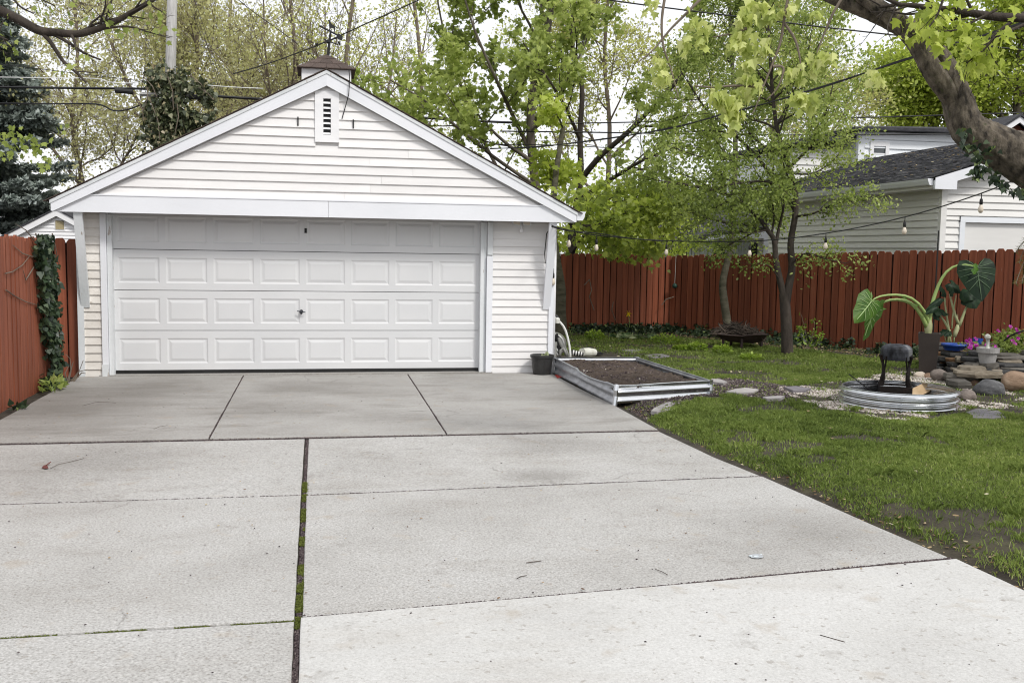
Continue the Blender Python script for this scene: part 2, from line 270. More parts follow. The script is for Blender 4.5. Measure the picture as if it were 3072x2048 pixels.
# ------------------------------------------------------------------ ground, driveway, lawn
def concrete(name, lo, mid, hi, dirt, dirtcol, agg=.5, crack=.45, stains=()):
    m, t, b = nodes(name); v = coords(t, world=True)
    rp = ramp(t, [(.25, lo), (.5, mid), (.75, hi)]); t.links.new(noise(t, v, .9, 7, .62), rp.inputs[0]); c = rp.outputs[0]
    vs_ = coords(t, (.55, 1.6, 1), True); r2 = ramp(t, [(.52, (0, 0, 0)), (.78, (1, 1, 1))]); t.links.new(noise(t, vs_, 1.3, 8, .7), r2.inputs[0])
    k = N(t, 'ShaderNodeMath', operation='MULTIPLY'); k.inputs[1].default_value = dirt; t.links.new(r2.outputs[0], k.inputs[0]); c = mixc(t, k.outputs[0], c, dirtcol)
    r3 = ramp(t, [(.36, (.60, .59, .575)), (.455, (.92, .915, .91)), (.54, (1.03, 1.03, 1.03)), (.63, (1.28, 1.28, 1.28))]); t.links.new(noise(t, v, 74, 4, .8), r3.inputs[0]); c = mixc(t, agg, c, mixc(t, 1.0, c, r3.outputs[0], 'MULTIPLY'))
    r4 = ramp(t, [(.62, (0, 0, 0)), (.72, (1, 1, 1))]); t.links.new(noise(t, v, 4.3, 4), r4.inputs[0]); k2 = N(t, 'ShaderNodeMath', operation='MULTIPLY'); k2.inputs[1].default_value = .35; t.links.new(r4.outputs[0], k2.inputs[0]); c = mixc(t, k2.outputs[0], c, (.36, .30, .23))
    dn = N(t, 'ShaderNodeVectorMath', operation='ADD'); nz = N(t, 'ShaderNodeTexNoise'); nz.inputs['Scale'].default_value = 1.4; nz.inputs['Detail'].default_value = 6; t.links.new(v, nz.inputs['Vector']); sc_ = N(t, 'ShaderNodeVectorMath', operation='SCALE'); sc_.inputs['Scale'].default_value = .9; t.links.new(nz.outputs['Color'], sc_.inputs[0]); t.links.new(v, dn.inputs[0]); t.links.new(sc_.outputs[0], dn.inputs[1])
    vo = N(t, 'ShaderNodeTexVoronoi', feature='DISTANCE_TO_EDGE'); vo.inputs['Scale'].default_value = .42; t.links.new(dn.outputs[0], vo.inputs['Vector']); rc = ramp(t, [(0, (1, 1, 1)), (.0022, (1, 1, 1)), (.0045, (0, 0, 0))]); t.links.new(vo.outputs['Distance'], rc.inputs[0]); gate = ramp(t, [(.53, (0, 0, 0)), (.60, (crack, crack, crack))]); t.links.new(noise(t, v, .8, 3), gate.inputs[0]); mk = N(t, 'ShaderNodeMath', operation='MULTIPLY'); t.links.new(rc.outputs[0], mk.inputs[0]); t.links.new(gate.outputs[0], mk.inputs[1]); c = mixc(t, mk.outputs[0], c, (.10, .09, .08))
    r5 = ramp(t, [(.60, (0, 0, 0)), (.74, (.55, .55, .55))]); t.links.new(noise(t, v, 2.2, 6, .7), r5.inputs[0]); c = mixc(t, r5.outputs[0], c, (.22, .20, .178))
    r6 = ramp(t, [(.62, (0, 0, 0)), (.68, (.6, .6, .6))]); t.links.new(noise(t, v, 23, 3, .6), r6.inputs[0]); c = mixc(t, r6.outputs[0], c, (.27, .245, .215))
    for (sx, sy, rad, amt) in stains:                # old dirt patches on the slabs
        ds = N(t, 'ShaderNodeVectorMath', operation='DISTANCE'); ds.inputs[1].default_value = (sx, sy, -.04); t.links.new(v, ds.inputs[0]); wn = N(t, 'ShaderNodeMath', operation='MULTIPLY_ADD'); wn.inputs[1].default_value = rad*1.3; t.links.new(noise(t, vs_, 1.9, 7, .7), wn.inputs[0]); t.links.new(ds.outputs['Value'], wn.inputs[2])
        rr = ramp(t, [(.0, (amt, amt, amt)), (.45, (amt*.7, amt*.7, amt*.7)), (1, (0, 0, 0))]); sc2 = N(t, 'ShaderNodeMath', operation='MULTIPLY'); sc2.inputs[1].default_value = 1/(rad*1.75); t.links.new(wn.outputs[0], sc2.inputs[0]); t.links.new(sc2.outputs[0], rr.inputs[0]); c = mixc(t, rr.outputs[0], c, (.115, .103, .088))
    t.links.new(c, b.inputs['Base Color']); b.inputs['Roughness'].default_value = .9; b.inputs['Specular IOR Level'].default_value = .25
    bp = N(t, 'ShaderNodeBump'); bp.inputs['Strength'].default_value = .5; bp.inputs['Distance'].default_value = .006
    t.links.new(noise(t, v, 110, 4, .7), bp.inputs['Height']); t.links.new(bp.outputs[0], b.inputs['Normal']); return m
M['concA'] = concrete('apron_concrete', (.27, .258, .24), (.345, .333, .315), (.40, .39, .37), .8, (.165, .148, .13), .6, stains=((-2.6, -2.6, 1.7, .75), (-1.9, -1.2, 1.1, .6), (.1, -1.3, .8, .45), (3.2, -2.4, .9, .5), (-.2, -3.1, .7, .35)))
M['concB'] = concrete('pebbled_concrete', (.345, .334, .317), (.415, .405, .388), (.465, .458, .445), .45, (.25, .225, .195), 1.0, stains=((-1.6, -5.4, .9, .45), (2.2, -5.0, .7, .35), (1.9, -6.3, .35, .5), (3.2, -8.0, .7, .4)))
M['concC'] = concrete('new_concrete', (.455, .447, .43), (.515, .508, .49), (.565, .558, .542), .45, (.36, .325, .28), .45, 0)
M['earth'] = pbr('bare_earth', [(.3, (.020, .016, .012)), (.6, (.055, .046, .034)), (.8, (.10, .088, .066))], 5, 1, .8, 40, detail=9, world=True)
M['sod'] = pbr('lawn_soil', [(.3, (.024, .019, .014)), (.5, (.048, .040, .027)), (.66, (.075, .068, .038)), (.85, (.12, .10, .075))], 3.2, 1, .8, 40, detail=9, world=True)
mb = MB(); mb.add([(-500, -300, -.16), (500, -300, -.16), (500, 700, -.16), (-500, 700, -.16)], [(0, 1, 2, 3)])
tag(mb.build('ground', M['earth']), kind='structure')

EDGE = [(-12, 3.86), (-9.27, 3.79), (-8.68, 3.785), (-8.02, 3.71), (-7.2, 3.65), (-6.59, 3.59), (-5.81, 3.51), (-5.16, 3.48), (-4.56, 3.45), (-3.0, 3.46), (-.25, 3.45)]
def edge_x(y): return np.interp(y, [e[0] for e in EDGE], [e[1] for e in EDGE])
def lawn_z(x, y):
    s = np.clip((np.asarray(x) - edge_x(y) - .05)/1.1, 0, 1)
    return -.085 + .075*np.minimum(s*4, 1) + .03*s*s*(3-2*s) + .022*(fnoise(x, y, .9, 3) - .5) + .03*(fnoise(x, y, 3.1, 5) - .5)
def slab_obj(par, poly, top, mat, seed, thick=.12):
    """concrete slab with slightly ragged, rounded edges"""
    rng = random.Random(seed); P = []
    for i in range(len(poly)):
        a, b = np.array(poly[i]), np.array(poly[(i+1) % len(poly)]); L = np.linalg.norm(b-a); n = max(1, int(L/.16)); nn = np.array([-(b-a)[1], (b-a)[0]])/max(L, 1e-6)
        for k in range(n): P.append(a + (b-a)*k/n + (nn*rng.uniform(-.0015, .002) if k else 0))
    bm = bmesh.new(); f = bm.faces.new([bm.verts.new((p[0], p[1], top)) for p in P])
    if f.normal.z < 0: f.normal_flip()
    r = bmesh.ops.extrude_face_region(bm, geom=[f]); vv = [e for e in r['geom'] if isinstance(e, bmesh.types.BMVert)]
    bmesh.ops.translate(bm, verts=vv, vec=(0, 0, -thick)); bm.normal_update()
    ed = [e for e in bm.edges if abs(e.verts[0].co.z-top) < 1e-5 and abs(e.verts[1].co.z-top) < 1e-5]
    bmesh.ops.bevel(bm, geom=ed, offset=.009, segments=2, affect='EDGES', profile=.6)
    bmesh.ops.recalc_face_normals(bm, faces=bm.faces)
    me = bpy.data.meshes.new('slab'); bm.to_mesh(me); bm.free(); me.materials.append(mat)
    return link('slab', me, par)
drive = thing('driveway', None, None); tag(drive, kind='structure')
j = .006; g2 = .010
slab_obj(drive, [(-2.84, -4.545), (-.765-j, -4.545), (-.78-j, -.06), (-2.84, -.06)], -.034, M['concA'], 1)
slab_obj(drive, [(-.765+j, -4.55), (1.375-j, -4.56), (1.41-j, -.06), (-.78+j, -.06)], -.035, M['concA'], 2)
slab_obj(drive, [(1.375+j, -4.56), (3.45, -4.555), (3.47, -3.0), (3.43, -1.7), (3.43, -.06), (1.41+j, -.06)], -.033, M['concA'], 3)
YL = -4.56 - .042
slab_obj(drive, [(-4.4, -6.70+j), (.075, -6.705+j), (.075, YL), (-4.4, YL+.01)], -.047, M['concB'], 4)
slab_obj(drive, [(-4.4, -9.13+g2), (.082, -9.085+g2), (.076, -6.705-j), (-4.4, -6.70-j)], -.042, M['concB'], 5)
slab_obj(drive, [(-4.4, -13.2), (.10, -13.2), (.082, -9.085-g2), (-4.4, -9.13-g2)], -.044, M['concB'], 6)
slab_obj(drive, [(.110, -6.71+j), (3.60, -6.55+j), (3.51, -5.81), (3.48, -5.16), (3.45, YL+.02), (.110, YL)], -.047, M['concB'], 7)
slab_obj(drive, [(.118, -9.065+.004), (2.1, -8.87+.006), (3.77, -8.69+.011), (3.71, -8.02), (3.65, -7.2), (3.60, -6.56-j), (.111, -6.71-j)], -.043, M['concB'], 8)
slab_obj(drive, [(.115, -13.2), (3.92, -13.2), (3.80, -9.27), (3.785, -8.69-.016), (2.1, -8.87-.012), (.111, -9.065-.002)], -.036, M['concC'], 9)
mb = MB(); mb.box(-2.6, 2.6, -.058, .13, -.12, -.022); mb.build('threshold', M['concA'], drive)
# dirt line in the joints
mb = MB(); mb.add([(-4.5, -13.2, -.060), (3.9, -13.2, -.060), (3.45, -.05, -.060), (-2.95, -.05, -.060)], [(0, 1, 2, 3)])
tag(mb.build('joint_dirt', M['earth']), kind='structure')

jx, jy, jz = [], [], []
for (a, b, n, wd, z0) in (((-2.84, -4.578), (3.45, -4.580), 5200, .022, -.047), ((.13, -9.055), (2.1, -8.866), 1500, .004, -.047), ((2.1, -8.866), (3.78, -8.68), 2200, .009, -.046), ((-4, -6.70), (.07, -6.705), 1800, .006, -.048), ((.12, -6.71), (3.6, -6.555), 1500, .006, -.048), ((-.77, -4.5), (-.78, -.1), 900, .006, -.04), ((1.38, -4.5), (1.41, -.1), 900, .006, -.04), ((.10, -13), (.10, -4.6), 5200, .012, -.056)):
    t_ = np.random.RandomState(n).rand(n); w_ = np.random.RandomState(n+1).uniform(-wd, wd, n); d_ = np.array([b[0]-a[0], b[1]-a[1]]); d_ /= np.hypot(*d_)
    jx.append(a[0]+(b[0]-a[0])*t_ - d_[1]*w_); jy.append(a[1]+(b[1]-a[1])*t_ + d_[0]*w_); jz.append(np.full(n, z0))
JD = tuple(np.concatenate(q) for q in (jx, jy, jz))
# lawn sheet
xs = np.concatenate([np.arange(3.3, 7.6, .09), np.arange(7.6, 24, .4)]); ys = np.concatenate([np.arange(-12.5, 1.5, .1), np.arange(1.5, 12, .3)])
X, Y = np.meshgrid(xs, ys); ex = edge_x(Y); X = np.where(X < ex, ex - .03 + 0*X, X)
X[:, 0] = edge_x(ys) - .06
Z = lawn_z(X, Y); Z[:, 0] = -.12
V = np.stack([X, Y, Z], -1).reshape(-1, 3); ny, nx = X.shape
ii = (np.arange(ny-1)[:, None]*nx + np.arange(nx-1)[None, :]).ravel()
F = np.stack([ii, ii+1, ii+nx+1, ii+nx], 1)
tag(link('lawn', np_mesh('lawn', V, F, M['sod'], smooth=True)), kind='structure')
mb = MB(); mb.add([(-7, -4.6, -.10), (-2.83, -4.6, -.10), (-2.83, 8, -.06), (-7, 8, -.06)], [(0, 1, 2, 3)]); tag(mb.build('side_yard_soil', M['earth']), kind='structure')

# regions given by outlines on the ground
def poly_world(ps, z=0.0): return [tuple(atg(x, y, z)[:2]) for x, y in ps]
def inpoly(x, y, poly):
    x = np.asarray(x); r = np.zeros(x.shape, bool); n = len(poly)
    for i in range(n):
        x0, y0 = poly[i]; x1, y1 = poly[(i+1) % n]
        c = ((y0 > y) != (y1 > y)) & (x < (x1-x0)*(y-y0)/((y1-y0) + 1e-12) + x0); r ^= c
    return r
MULCH = poly_world([(1850, 1222), (1900, 1205), (2138, 1175), (2150, 1140), (2210, 1142), (2330, 1158), (2400, 1178), (2390, 1196), (2300, 1203), (2200, 1190), (2120, 1196), (1960, 1240), (1890, 1250)])
GRAVEL = poly_world([(2330, 1170), (2420, 1160), (2520, 1150), (2700, 1118), (2880, 1140), (3100, 1190), (3100, 1225), (2950, 1235), (2860, 1250), (2790, 1265), (2660, 1264), (2560, 1247), (2470, 1228), (2390, 1205)])
PIT_C = np.array([6.665, -3.56]); PIT_R = .632
FA, FB = np.array([7.62, 6.52]), np.array([14.2, -5.04])            # right fence line
fd = (FB-FA)/np.linalg.norm(FB-FA); fn = np.array([fd[1], -fd[0]]);
if fn @ (CAM[:2]-FA) < 0: fn = -fn
def grass_density(x, y):
    ex = edge_x(y); dx = x - ex
    d = np.clip((dx - .01 - .16*fnoise(x, y, .7, 11)*(.3+1.4*vnoise(x, y, 1.7, 4)))/.14, 0, 1)
    d = d*(1 - .9*np.clip((fnoise(x, y, .62, 21) - .585)/.06, 0, 1))                    # bare spots
    d = d*(1 - .93*inpoly(x, y, MULCH))*(1 - .95*inpoly(x, y, GRAVEL)*(vnoise(x, y, .35, 31) < .72))
    d = d*~((x > 3.42) & (x < 4.80) & (y > -3.06) & (y < -.05))                        # raised bed
    d = d*(np.hypot(x-PIT_C[0], y-PIT_C[1]) > PIT_R + .02)
    df = (x-FA[0])*fn[0] + (y-FA[1])*fn[1]
    wbed = 1.0 + .5*vnoise(x, y, 1.2, 8)
    d = d*(1 - .93*(df < wbed))*(1 - .9*(y > 4.7 + .6*vnoise(x, y, .8, 9)))
    back = np.clip((y - .1 - 1.1*(x-5.6))/1.2, 0, 1)                                    # thin, trodden grass behind the bed
    d = d*(1 - .55*back*(fnoise(x, y, .8, 13) > .40))
    d = d*(1 - .85*((np.abs(y - (1.9 - .55*(x-5.0)) + .5*(vnoise(x, y, 1.1, 3)-.5)) < .28) & (x < 6.3)))
    d = d*~((x > 3.3) & (x < 5.0) & (y > .2) & (y < 1.9))
    d = d*((x-FA[0])*fn[0] + (y-FA[1])*fn[1] > .05)
    return d
def blade_mesh(name, P, h, w, lean, tint, rng, mat):
    n = len(P); a = rng.uniform(0, 2*np.pi, n); s = np.stack([np.cos(a), np.sin(a), 0*a], 1)*w[:, None]; b = rng.uniform(0, 2*np.pi, n)
    L = np.stack([np.cos(b), np.sin(b), 0*b], 1)*(lean*h)[:, None]; up = np.array([0, 0, 1.0])
    mid = P + L*.35 + up*(h*.6)[:, None]; tip = P + L + up*(h*(1-.25*lean))[:, None]
    V = np.stack([P - s, P + s, mid + s*.75, tip, mid - s*.75], 1).reshape(-1, 3)
    F = np.arange(n*5).reshape(n, 5)
    return np_mesh(name, V, F, mat, tint)
rng = np.random.RandomState(3)
def scatter(n, x0, x1, y0, y1):
    x = rng.uniform(x0, x1, n); y = rng.uniform(y0, y1, n)
    return x, y
gx, gy = [], []
for (n, a) in ((170000, (3.5, 7.5, -9.6, -4.0)), (120000, (3.5, 9.5, -4.0, -1.0)), (150000, (3.5, 10.5, -1.0, 6.4)), (60000, (7.5, 13.5, -9, -1.0))):
    x, y = scatter(n, *a); k = rng.rand(n) < grass_density(x, y)*(.45+.55*(fnoise(x, y, .17, 91) > .42)); gx.append(x[k]); gy.append(y[k])
gx = np.concatenate(gx); gy = np.concatenate(gy)
px, py_, pd = proj(np.stack([gx, gy, 0*gx], 1)); k = (px > -300) & (px < 3500) & (py_ < 2300); gx, gy, pd = gx[k], gy[k], pd[k]
hh = (.018 + .026*fnoise(gx, gy, .45, 41) + .014*rng.rand(len(gx)))*(1 + .5*(fnoise(gx, gy, .25, 44) > .62)); ww = .0016 + .00022*pd
tn = np.clip(.10 + .62*fnoise(gx, gy, 1.1, 51) + .28*rng.randn(len(gx))*.7 + .16*(fnoise(gx, gy, .3, 53)-.5)*2, 0, 1)
me = blade_mesh('grass', np.stack([gx, gy, lawn_z(gx, gy) - .004], 1), hh, ww, rng.uniform(.2, 1.1, len(gx)), tn, rng, M['grass'])
tag(link('grass', me), kind='stuff')
# moss and weeds in the joints
mx, my = [], []
def joint(a, b, n, wd, cover, seed):
    t = rng.rand(n); p = np.array(a)[None]*(1-t)[:, None] + np.array(b)[None]*t[:, None] + rng.uniform(-wd, wd, (n, 1))*np.array([[(b[1]-a[1]), -(b[0]-a[0])]])/np.hypot(b[0]-a[0], b[1]-a[1])
    k = vnoise(p[:, 0], p[:, 1], .13, seed)*.6 + vnoise(p[:, 0], p[:, 1], .5, seed+1)*.4 > cover; mx.append(p[k, 0]); my.append(p[k, 1])
joint((.104, -9.2), (.10, -6.3), 15000, .014, .36, 61); joint((.102, -6.5), (.10, -4.6), 2500, .018, .66, 62)
joint((-3.2, -9.118), (.1, -9.085), 6000, .008, .47, 63); joint((.1, -4.57), (1.0, -4.57), 1200, .012, .62, 64); joint((.125, -6.71), (2.0, -6.62), 900, .008, .62, 65)
mx = np.concatenate(mx); my = np.concatenate(my); n = len(mx)
tag(link('joint_moss', blade_mesh('joint_moss', np.stack([mx, my, 0*mx-.058], 1), rng.uniform(.007, .020, n), rng.uniform(.0025, .006, n), rng.uniform(.3, 1.2, n), rng.rand(n), rng, M['moss'])), kind='stuff')

# leaf-like scatter meshes -----------------------------------------------------------------
SH = {
 'diamond': np.array([(0, 0), (.33, .45), (0, 1), (-.33, .45)]),
 'oval': np.array([(0, 0), (.27, .3), (.25, .7), (0, 1), (-.25, .7), (-.27, .3)]),
 'maple': np.array([(0, 0), (.22, .02), (.52, .16), (.36, .36), (.58, .66), (.26, .62), (0, 1.05), (-.26, .62), (-.58, .66), (-.36, .36), (-.52, .16), (-.22, .02)]),
 'ivy': np.array([(0, 0), (.40, .05), (.36, .38), (.24, .5), (0, 1), (-.24, .5), (-.36, .38), (-.40, .05)]),
 'blade': np.array([(-.05, 0), (.05, 0), (.03, .6), (0, 1), (-.03, .6)]),
 'petal': np.array([(0, -.5), (.45, -.3), (.5, .2), (.15, .5), (-.2, .48), (-.5, .15), (-.42, -.32)]),
}
def leaves(name, P, A, size, shape, tint, mat, rng, fold=.0, roll=None, up=.5):
    """P roots, A leaf directions, flat leaves whose faces tend upward"""
    n = len(P); A = A/(np.linalg.norm(A, axis=1)[:, None] + 1e-9)
    nrm = rng.randn(n, 3) + np.array([0, 0, up*2.2]); nrm -= A*np.sum(nrm*A, 1)[:, None]; nrm /= np.linalg.norm(nrm, axis=1)[:, None] + 1e-9
    B = np.cross(A, nrm); S = SH[shape]; k = len(S)
    V = P[:, None, :] + size[:, None, None]*(S[None, :, 0, None]*B[:, None, :] + S[None, :, 1, None]*A[:, None, :] + (fold*(S[:, 1]**2)[None, :, None]*np.array([0, 0, -1.0])))
    return np_mesh(name, V.reshape(-1, 3), np.arange(n*k).reshape(n, k), mat, tint)
def folded(name, P, A, size, tint, mat, rng, fold=.35, droop=.25, up=-.1):
    """near maple leaves: two halves bent along the midrib, tip drooping, with a short stalk"""
    n = len(P); A = A/(np.linalg.norm(A, axis=1)[:, None] + 1e-9); nrm = rng.randn(n, 3) + np.array([0, 0, up*2.2]); nrm -= A*np.sum(nrm*A, 1)[:, None]; nrm /= np.linalg.norm(nrm, axis=1)[:, None] + 1e-9; B = np.cross(A, nrm)
    S = SH['maple']; Rh = np.concatenate([S[:1], S[1:6], S[6:7]]); Lh = np.concatenate([S[6:7], S[7:12], S[:1]]); V = []
    fo = fold*rng.uniform(.2, 1.5, n); dr = droop*rng.uniform(.3, 1.6, n)
    for Hf in (Rh, Lh):
        x, y = Hf[None, :, 0]*rng.uniform(.85, 1.1, (n, 1)), Hf[None, :, 1]+rng.randn(n, 7)*.02
        V.append(P[:, None, :] + size[:, None, None]*(x[..., None]*B[:, None, :] + y[..., None]*A[:, None, :] + (np.abs(x)*fo[:, None] - y*y*dr[:, None])[..., None]*nrm[:, None, :]))
    V = np.stack(V, 1).reshape(-1, 3); return np_mesh(name, V, np.arange(n*14).reshape(n*2, 7), mat, np.repeat(tint, 2))
def chips(name, x, y, z, size, mat, tint, rng, flat=.5, kind='stuff', ang=None):
    """small squashed octahedra: pebbles, chips, crumbs"""
    n = len(x); D = rng.uniform(.6, 1.3, (n, 3))*size[:, None]; D[:, 2] *= flat; a = rng.uniform(0, 6.28, n)
    O = np.array([(1, 0, 0), (0, 1, 0), (-1, 0, 0), (0, -1, 0), (0, 0, 1), (0, 0, -1)], float)
    V = O[None]*D[:, None, :]; c, s = np.cos(a)[:, None], np.sin(a)[:, None]
    V = np.stack([V[..., 0]*c - V[..., 1]*s, V[..., 0]*s + V[..., 1]*c, V[..., 2]], -1) + rng.randn(n, 6, 3)*size[:, None, None]*.14 + np.stack([x, y, z], 1)[:, None, :]
    T = np.array([(0, 1, 4), (1, 2, 4), (2, 3, 4), (3, 0, 4), (1, 0, 5), (2, 1, 5), (3, 2, 5), (0, 3, 5)])
    F = (np.arange(n)[:, None, None]*6 + T[None]).reshape(-1, 3)
    o = link(name, np_mesh(name, V.reshape(-1, 3), F, mat, np.repeat(tint, 8)))
    return tag(o, kind=kind)
def fill_poly(poly, n):
    P = np.array(poly); x = rng.uniform(P[:, 0].min(), P[:, 0].max(), n); y = rng.uniform(P[:, 1].min(), P[:, 1].max(), n); k = inpoly(x, y, poly); return x[k], y[k]
k = len(JD[0]); chips('joint_debris', JD[0], JD[1], JD[2], rng.uniform(.004, .011, k), M['chip'], rng.beta(1.5, 2.6, k), rng, .7)
x, y = fill_poly(MULCH, 22000); chips('mulch', x, y, lawn_z(x, y)+.006, rng.uniform(.007, .018, len(x)), M['chip'], rng.rand(len(x)), rng)
x, y = fill_poly(GRAVEL, 30000); k = (fnoise(x, y, .6, 71) + .35*vnoise(x, y, .13, 77) > .66) & (np.hypot(x-PIT_C[0], y-PIT_C[1]) > PIT_R - .05); x, y = x[k], y[k]
chips('gravel', x, y, lawn_z(x, y)+.004, rng.uniform(.009, .021, len(x)), M['pebble'], np.clip(rng.beta(1.6, 1.1, len(x)), 0, 1), rng, .7)

# ------------------------------------------------------------------ the garage
gar = thing('garage', 'white clapboard two-car garage with shingled gable roof and cupola', 'garage', (.315, 0, 0))
GX0, GX1, PX, PZ, SL = -2.85, 3.485, .315, 3.925, .5155
def rake_z(x): return PZ - SL*abs(x - PX)
mb = MB()                                                    # structure core behind the siding
mb.box(GX0+.02, -2.478, .012, .10, -.05, 2.3); mb.box(2.468, GX1-.02, .012, .10, -.05, 2.3); mb.box(-2.478, 2.468, .012, .20, 2.16, 2.3)
mb.box(GX0+.02, GX0+.12, .10, 6.3, -.05, 2.3); mb.box(GX1-.12, GX1-.01, .10, 6.3, -.05, 2.3); mb.box(GX0+.12, GX1-.12, 6.2, 6.3, -.05, 2.3)
mb.prism([(GX0-.15, -.315, 2.25), (GX1+.15, -.315, 2.25), (PX, -.315, 3.86)], (0, 6.6, 0))
pass
mb.build('wall', M['siding'], gar)
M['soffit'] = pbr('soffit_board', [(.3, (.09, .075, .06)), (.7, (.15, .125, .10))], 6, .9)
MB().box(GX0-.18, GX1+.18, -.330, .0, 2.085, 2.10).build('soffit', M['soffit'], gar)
def clap(parent, x0, x1, z0, z1, y, mat, xa=None, xb=None, lip=.027):
    """one clapboard: bottom edge proud; xa/xb = ends at the top edge"""
    xa = x0 if xa is None else xa; xb = x1 if xb is None else xb
    mb = MB(); mb.add([(x0, y-lip, z0), (x1, y-lip, z0), (x1, y, z0+.004), (x0, y, z0+.004), (xa, y-.004, z1+.012), (xb, y-.004, z1+.012)],
                      [(0, 1, 5, 4), (3, 2, 1, 0), (0, 4, 3), (1, 2, 5)])
    return mb.build('siding_board', mat, parent)
rg = random.Random(5)
z = 2.292
while z < 3.74:
    z1 = z + .1165; h0 = (3.76 - z)/SL; h1 = max(.02, (3.76 - z1)/SL)
    a0, a1, b0, b1 = PX-h0, PX+h0, PX-h1, PX+h1
    if 3.02 < z + .06 < 3.66:                                   # split round the vent
        clap(gar, a0, .172, z, z1, -.322, M['siding'], b0, .172); clap(gar, .468, a1, z, z1, -.322, M['siding'], .468, b1)
    else:
        c = rg.uniform(-1.2, 1.6)
        if h0 > 1.6:
            clap(gar, a0, c, z, z1, -.322, M['siding'], b0, c); clap(gar, c+.002, a1, z, z1, -.323, M['siding'], c+.002, b1)
        else: clap(gar, a0, a1, z, z1, -.322, M['siding'], b0, b1)
    z = z1
z = -.045
while z < 2.08: clap(gar, 2.585, 3.405, z, z+.1048, 0.0, M['siding'], lip=.024); z += .1048
z = -.055
while z < 2.08: clap(gar, -2.78, -2.555, z, z+.108, 0.0, M['sidingold'], lip=.026); z += .108
def tr(name, x0, x1, z0, z1, y0, y1, mat='trim'):
    mb = MB(); mb.box(x0, x1, y0, y1, z0, z1); return mb.build(name, M[mat], gar)
tr('corner_post', GX0, -2.775, -.06, 2.07, -.04, .05, 'trimworn'); tr('corner_post', 3.40, GX1, -.05, 2.07, -.045, .05)
mb = MB(); mb.tube([(3.475, -.02, 0), (3.475, -.02, 2.05)], .028, 8); mb.build('corner_bead', M['white'], gar, smooth=True)
tr('casing', -2.555, -2.482, -.02, 2.07, -.055, .02, 'trim'); tr('casing', 2.505, 2.588, -.045, 1.60, -.055, .02, 'trim'); tr('casing', 2.512, 2.585, 1.615, 2.07, -.045, .02, 'trimworn')
tr('casing_foot', -2.56, -2.478, -.05, .12, -.063, -.056, 'trimworn')
tr('door_stop', -2.478, -2.42, -.03, 2.07, -.022, .12, 'trimworn'); tr('door_stop', 2.42, 2.468, -.03, 2.07, -.022, .12, 'trimworn'); tr('casing_edge', 2.468, 2.50, -.035, 2.07, -.005, .02, 'trimworn')
# overhead door: sections > raised panels
mb = MB(); mb.box(-2.5, 2.5, .121, .15, -.05, 2.15); mb.build('door_backing', M['black'], gar)
pw, ph = .522, .335
mp = MB(); r = [(0, 0, 0), (.018, .009, 0), (.03, .009, 0), (.062, .001, 0)]
rings = []
for ins, dy, _ in r: rings.append([(-pw/2+ins, dy, -ph/2+ins), (pw/2-ins, dy, -ph/2+ins), (pw/2-ins, dy, ph/2-ins), (-pw/2+ins, dy, ph/2-ins)])
mp.add([p for q in rings for p in q], [(4*i+k, 4*i+(k+1) % 4, 4*i+4+(k+1) % 4, 4*i+4+k) for i in range(3) for k in range(4)] + [(12, 13, 14, 15)])
panel_me = mp.mesh('raised_panel', M['door'])
zs = [.022, .553, 1.086, 1.620, 2.15]; YD = .085
for i in range(4):
    z0, z1 = zs[i] + .004, zs[i+1] - .005; zc = (zs[i]+zs[i+1])/2 - .005; xsn = [-2.111+.603*k for k in range(8)]
    mb = MB()
    def rect(x0, x1, a, b): mb.add([(x0, YD, a), (x1, YD, a), (x1, YD, b), (x0, YD, b)], [(0, 1, 2, 3)])
    rect(-2.44, 2.44, z0, zc-ph/2); rect(-2.44, 2.44, zc+ph/2, z1); e = -2.44
    for xc in xsn: rect(e, xc-pw/2, zc-ph/2, zc+ph/2); e = xc+pw/2
    rect(e, 2.44, zc-ph/2, zc+ph/2)
    mb.add([(-2.44, YD, z1), (2.44, YD, z1), (2.44, YD+.03, z1+.003), (-2.44, YD+.03, z1+.003)], [(0, 1, 2, 3)])
    mb.add([(-2.44, YD, z0), (2.44, YD, z0), (2.44, YD+.03, z0-.003), (-2.44, YD+.03, z0-.003)], [(3, 2, 1, 0)])
    s = mb.build('door_section', M['door'], gar)
    for xc in xsn: link('raised_panel', panel_me, s, (xc, YD, zc))
    if i == 0: MB().box(-2.44, 2.44, YD-.004, YD+.03, -.020, .0235).build('door_seal', M['blackrub'], s)
    if i == 1:
        p = aty(904, 934, YD); mb = MB(); mb.tube([(p[0], YD-.001, p[2]), (p[0], YD-.05, p[2])], [.026, .016], 10); mb.tube([(p[0]-.055, YD-.05, p[2]+.008), (p[0], YD-.058, p[2]), (p[0]+.055, YD-.05, p[2]-.008)], [.006, .011, .006], 6); mb.tube([(p[0], YD-.004, p[2]-.02), (p[0], YD-.03, p[2]-.024)], [.018, .01], 8)
        mb.build('handle', M['zincdark'], s)
    if i == 3:
        p = aty(917, 692, YD); mb = MB(); mb.box(p[0]-.016, p[0]+.016, YD-.008, YD-.001, p[2]-.032, p[2]+.032)
        mb.add([(p[0]-.009+.018*(k % 2), YD-.0105, p[2]+.022*(k//2-1)+.006) for k in range(6)], [(0, 1, 3, 2)]); mb.build('latch_plate', M['black'], s)
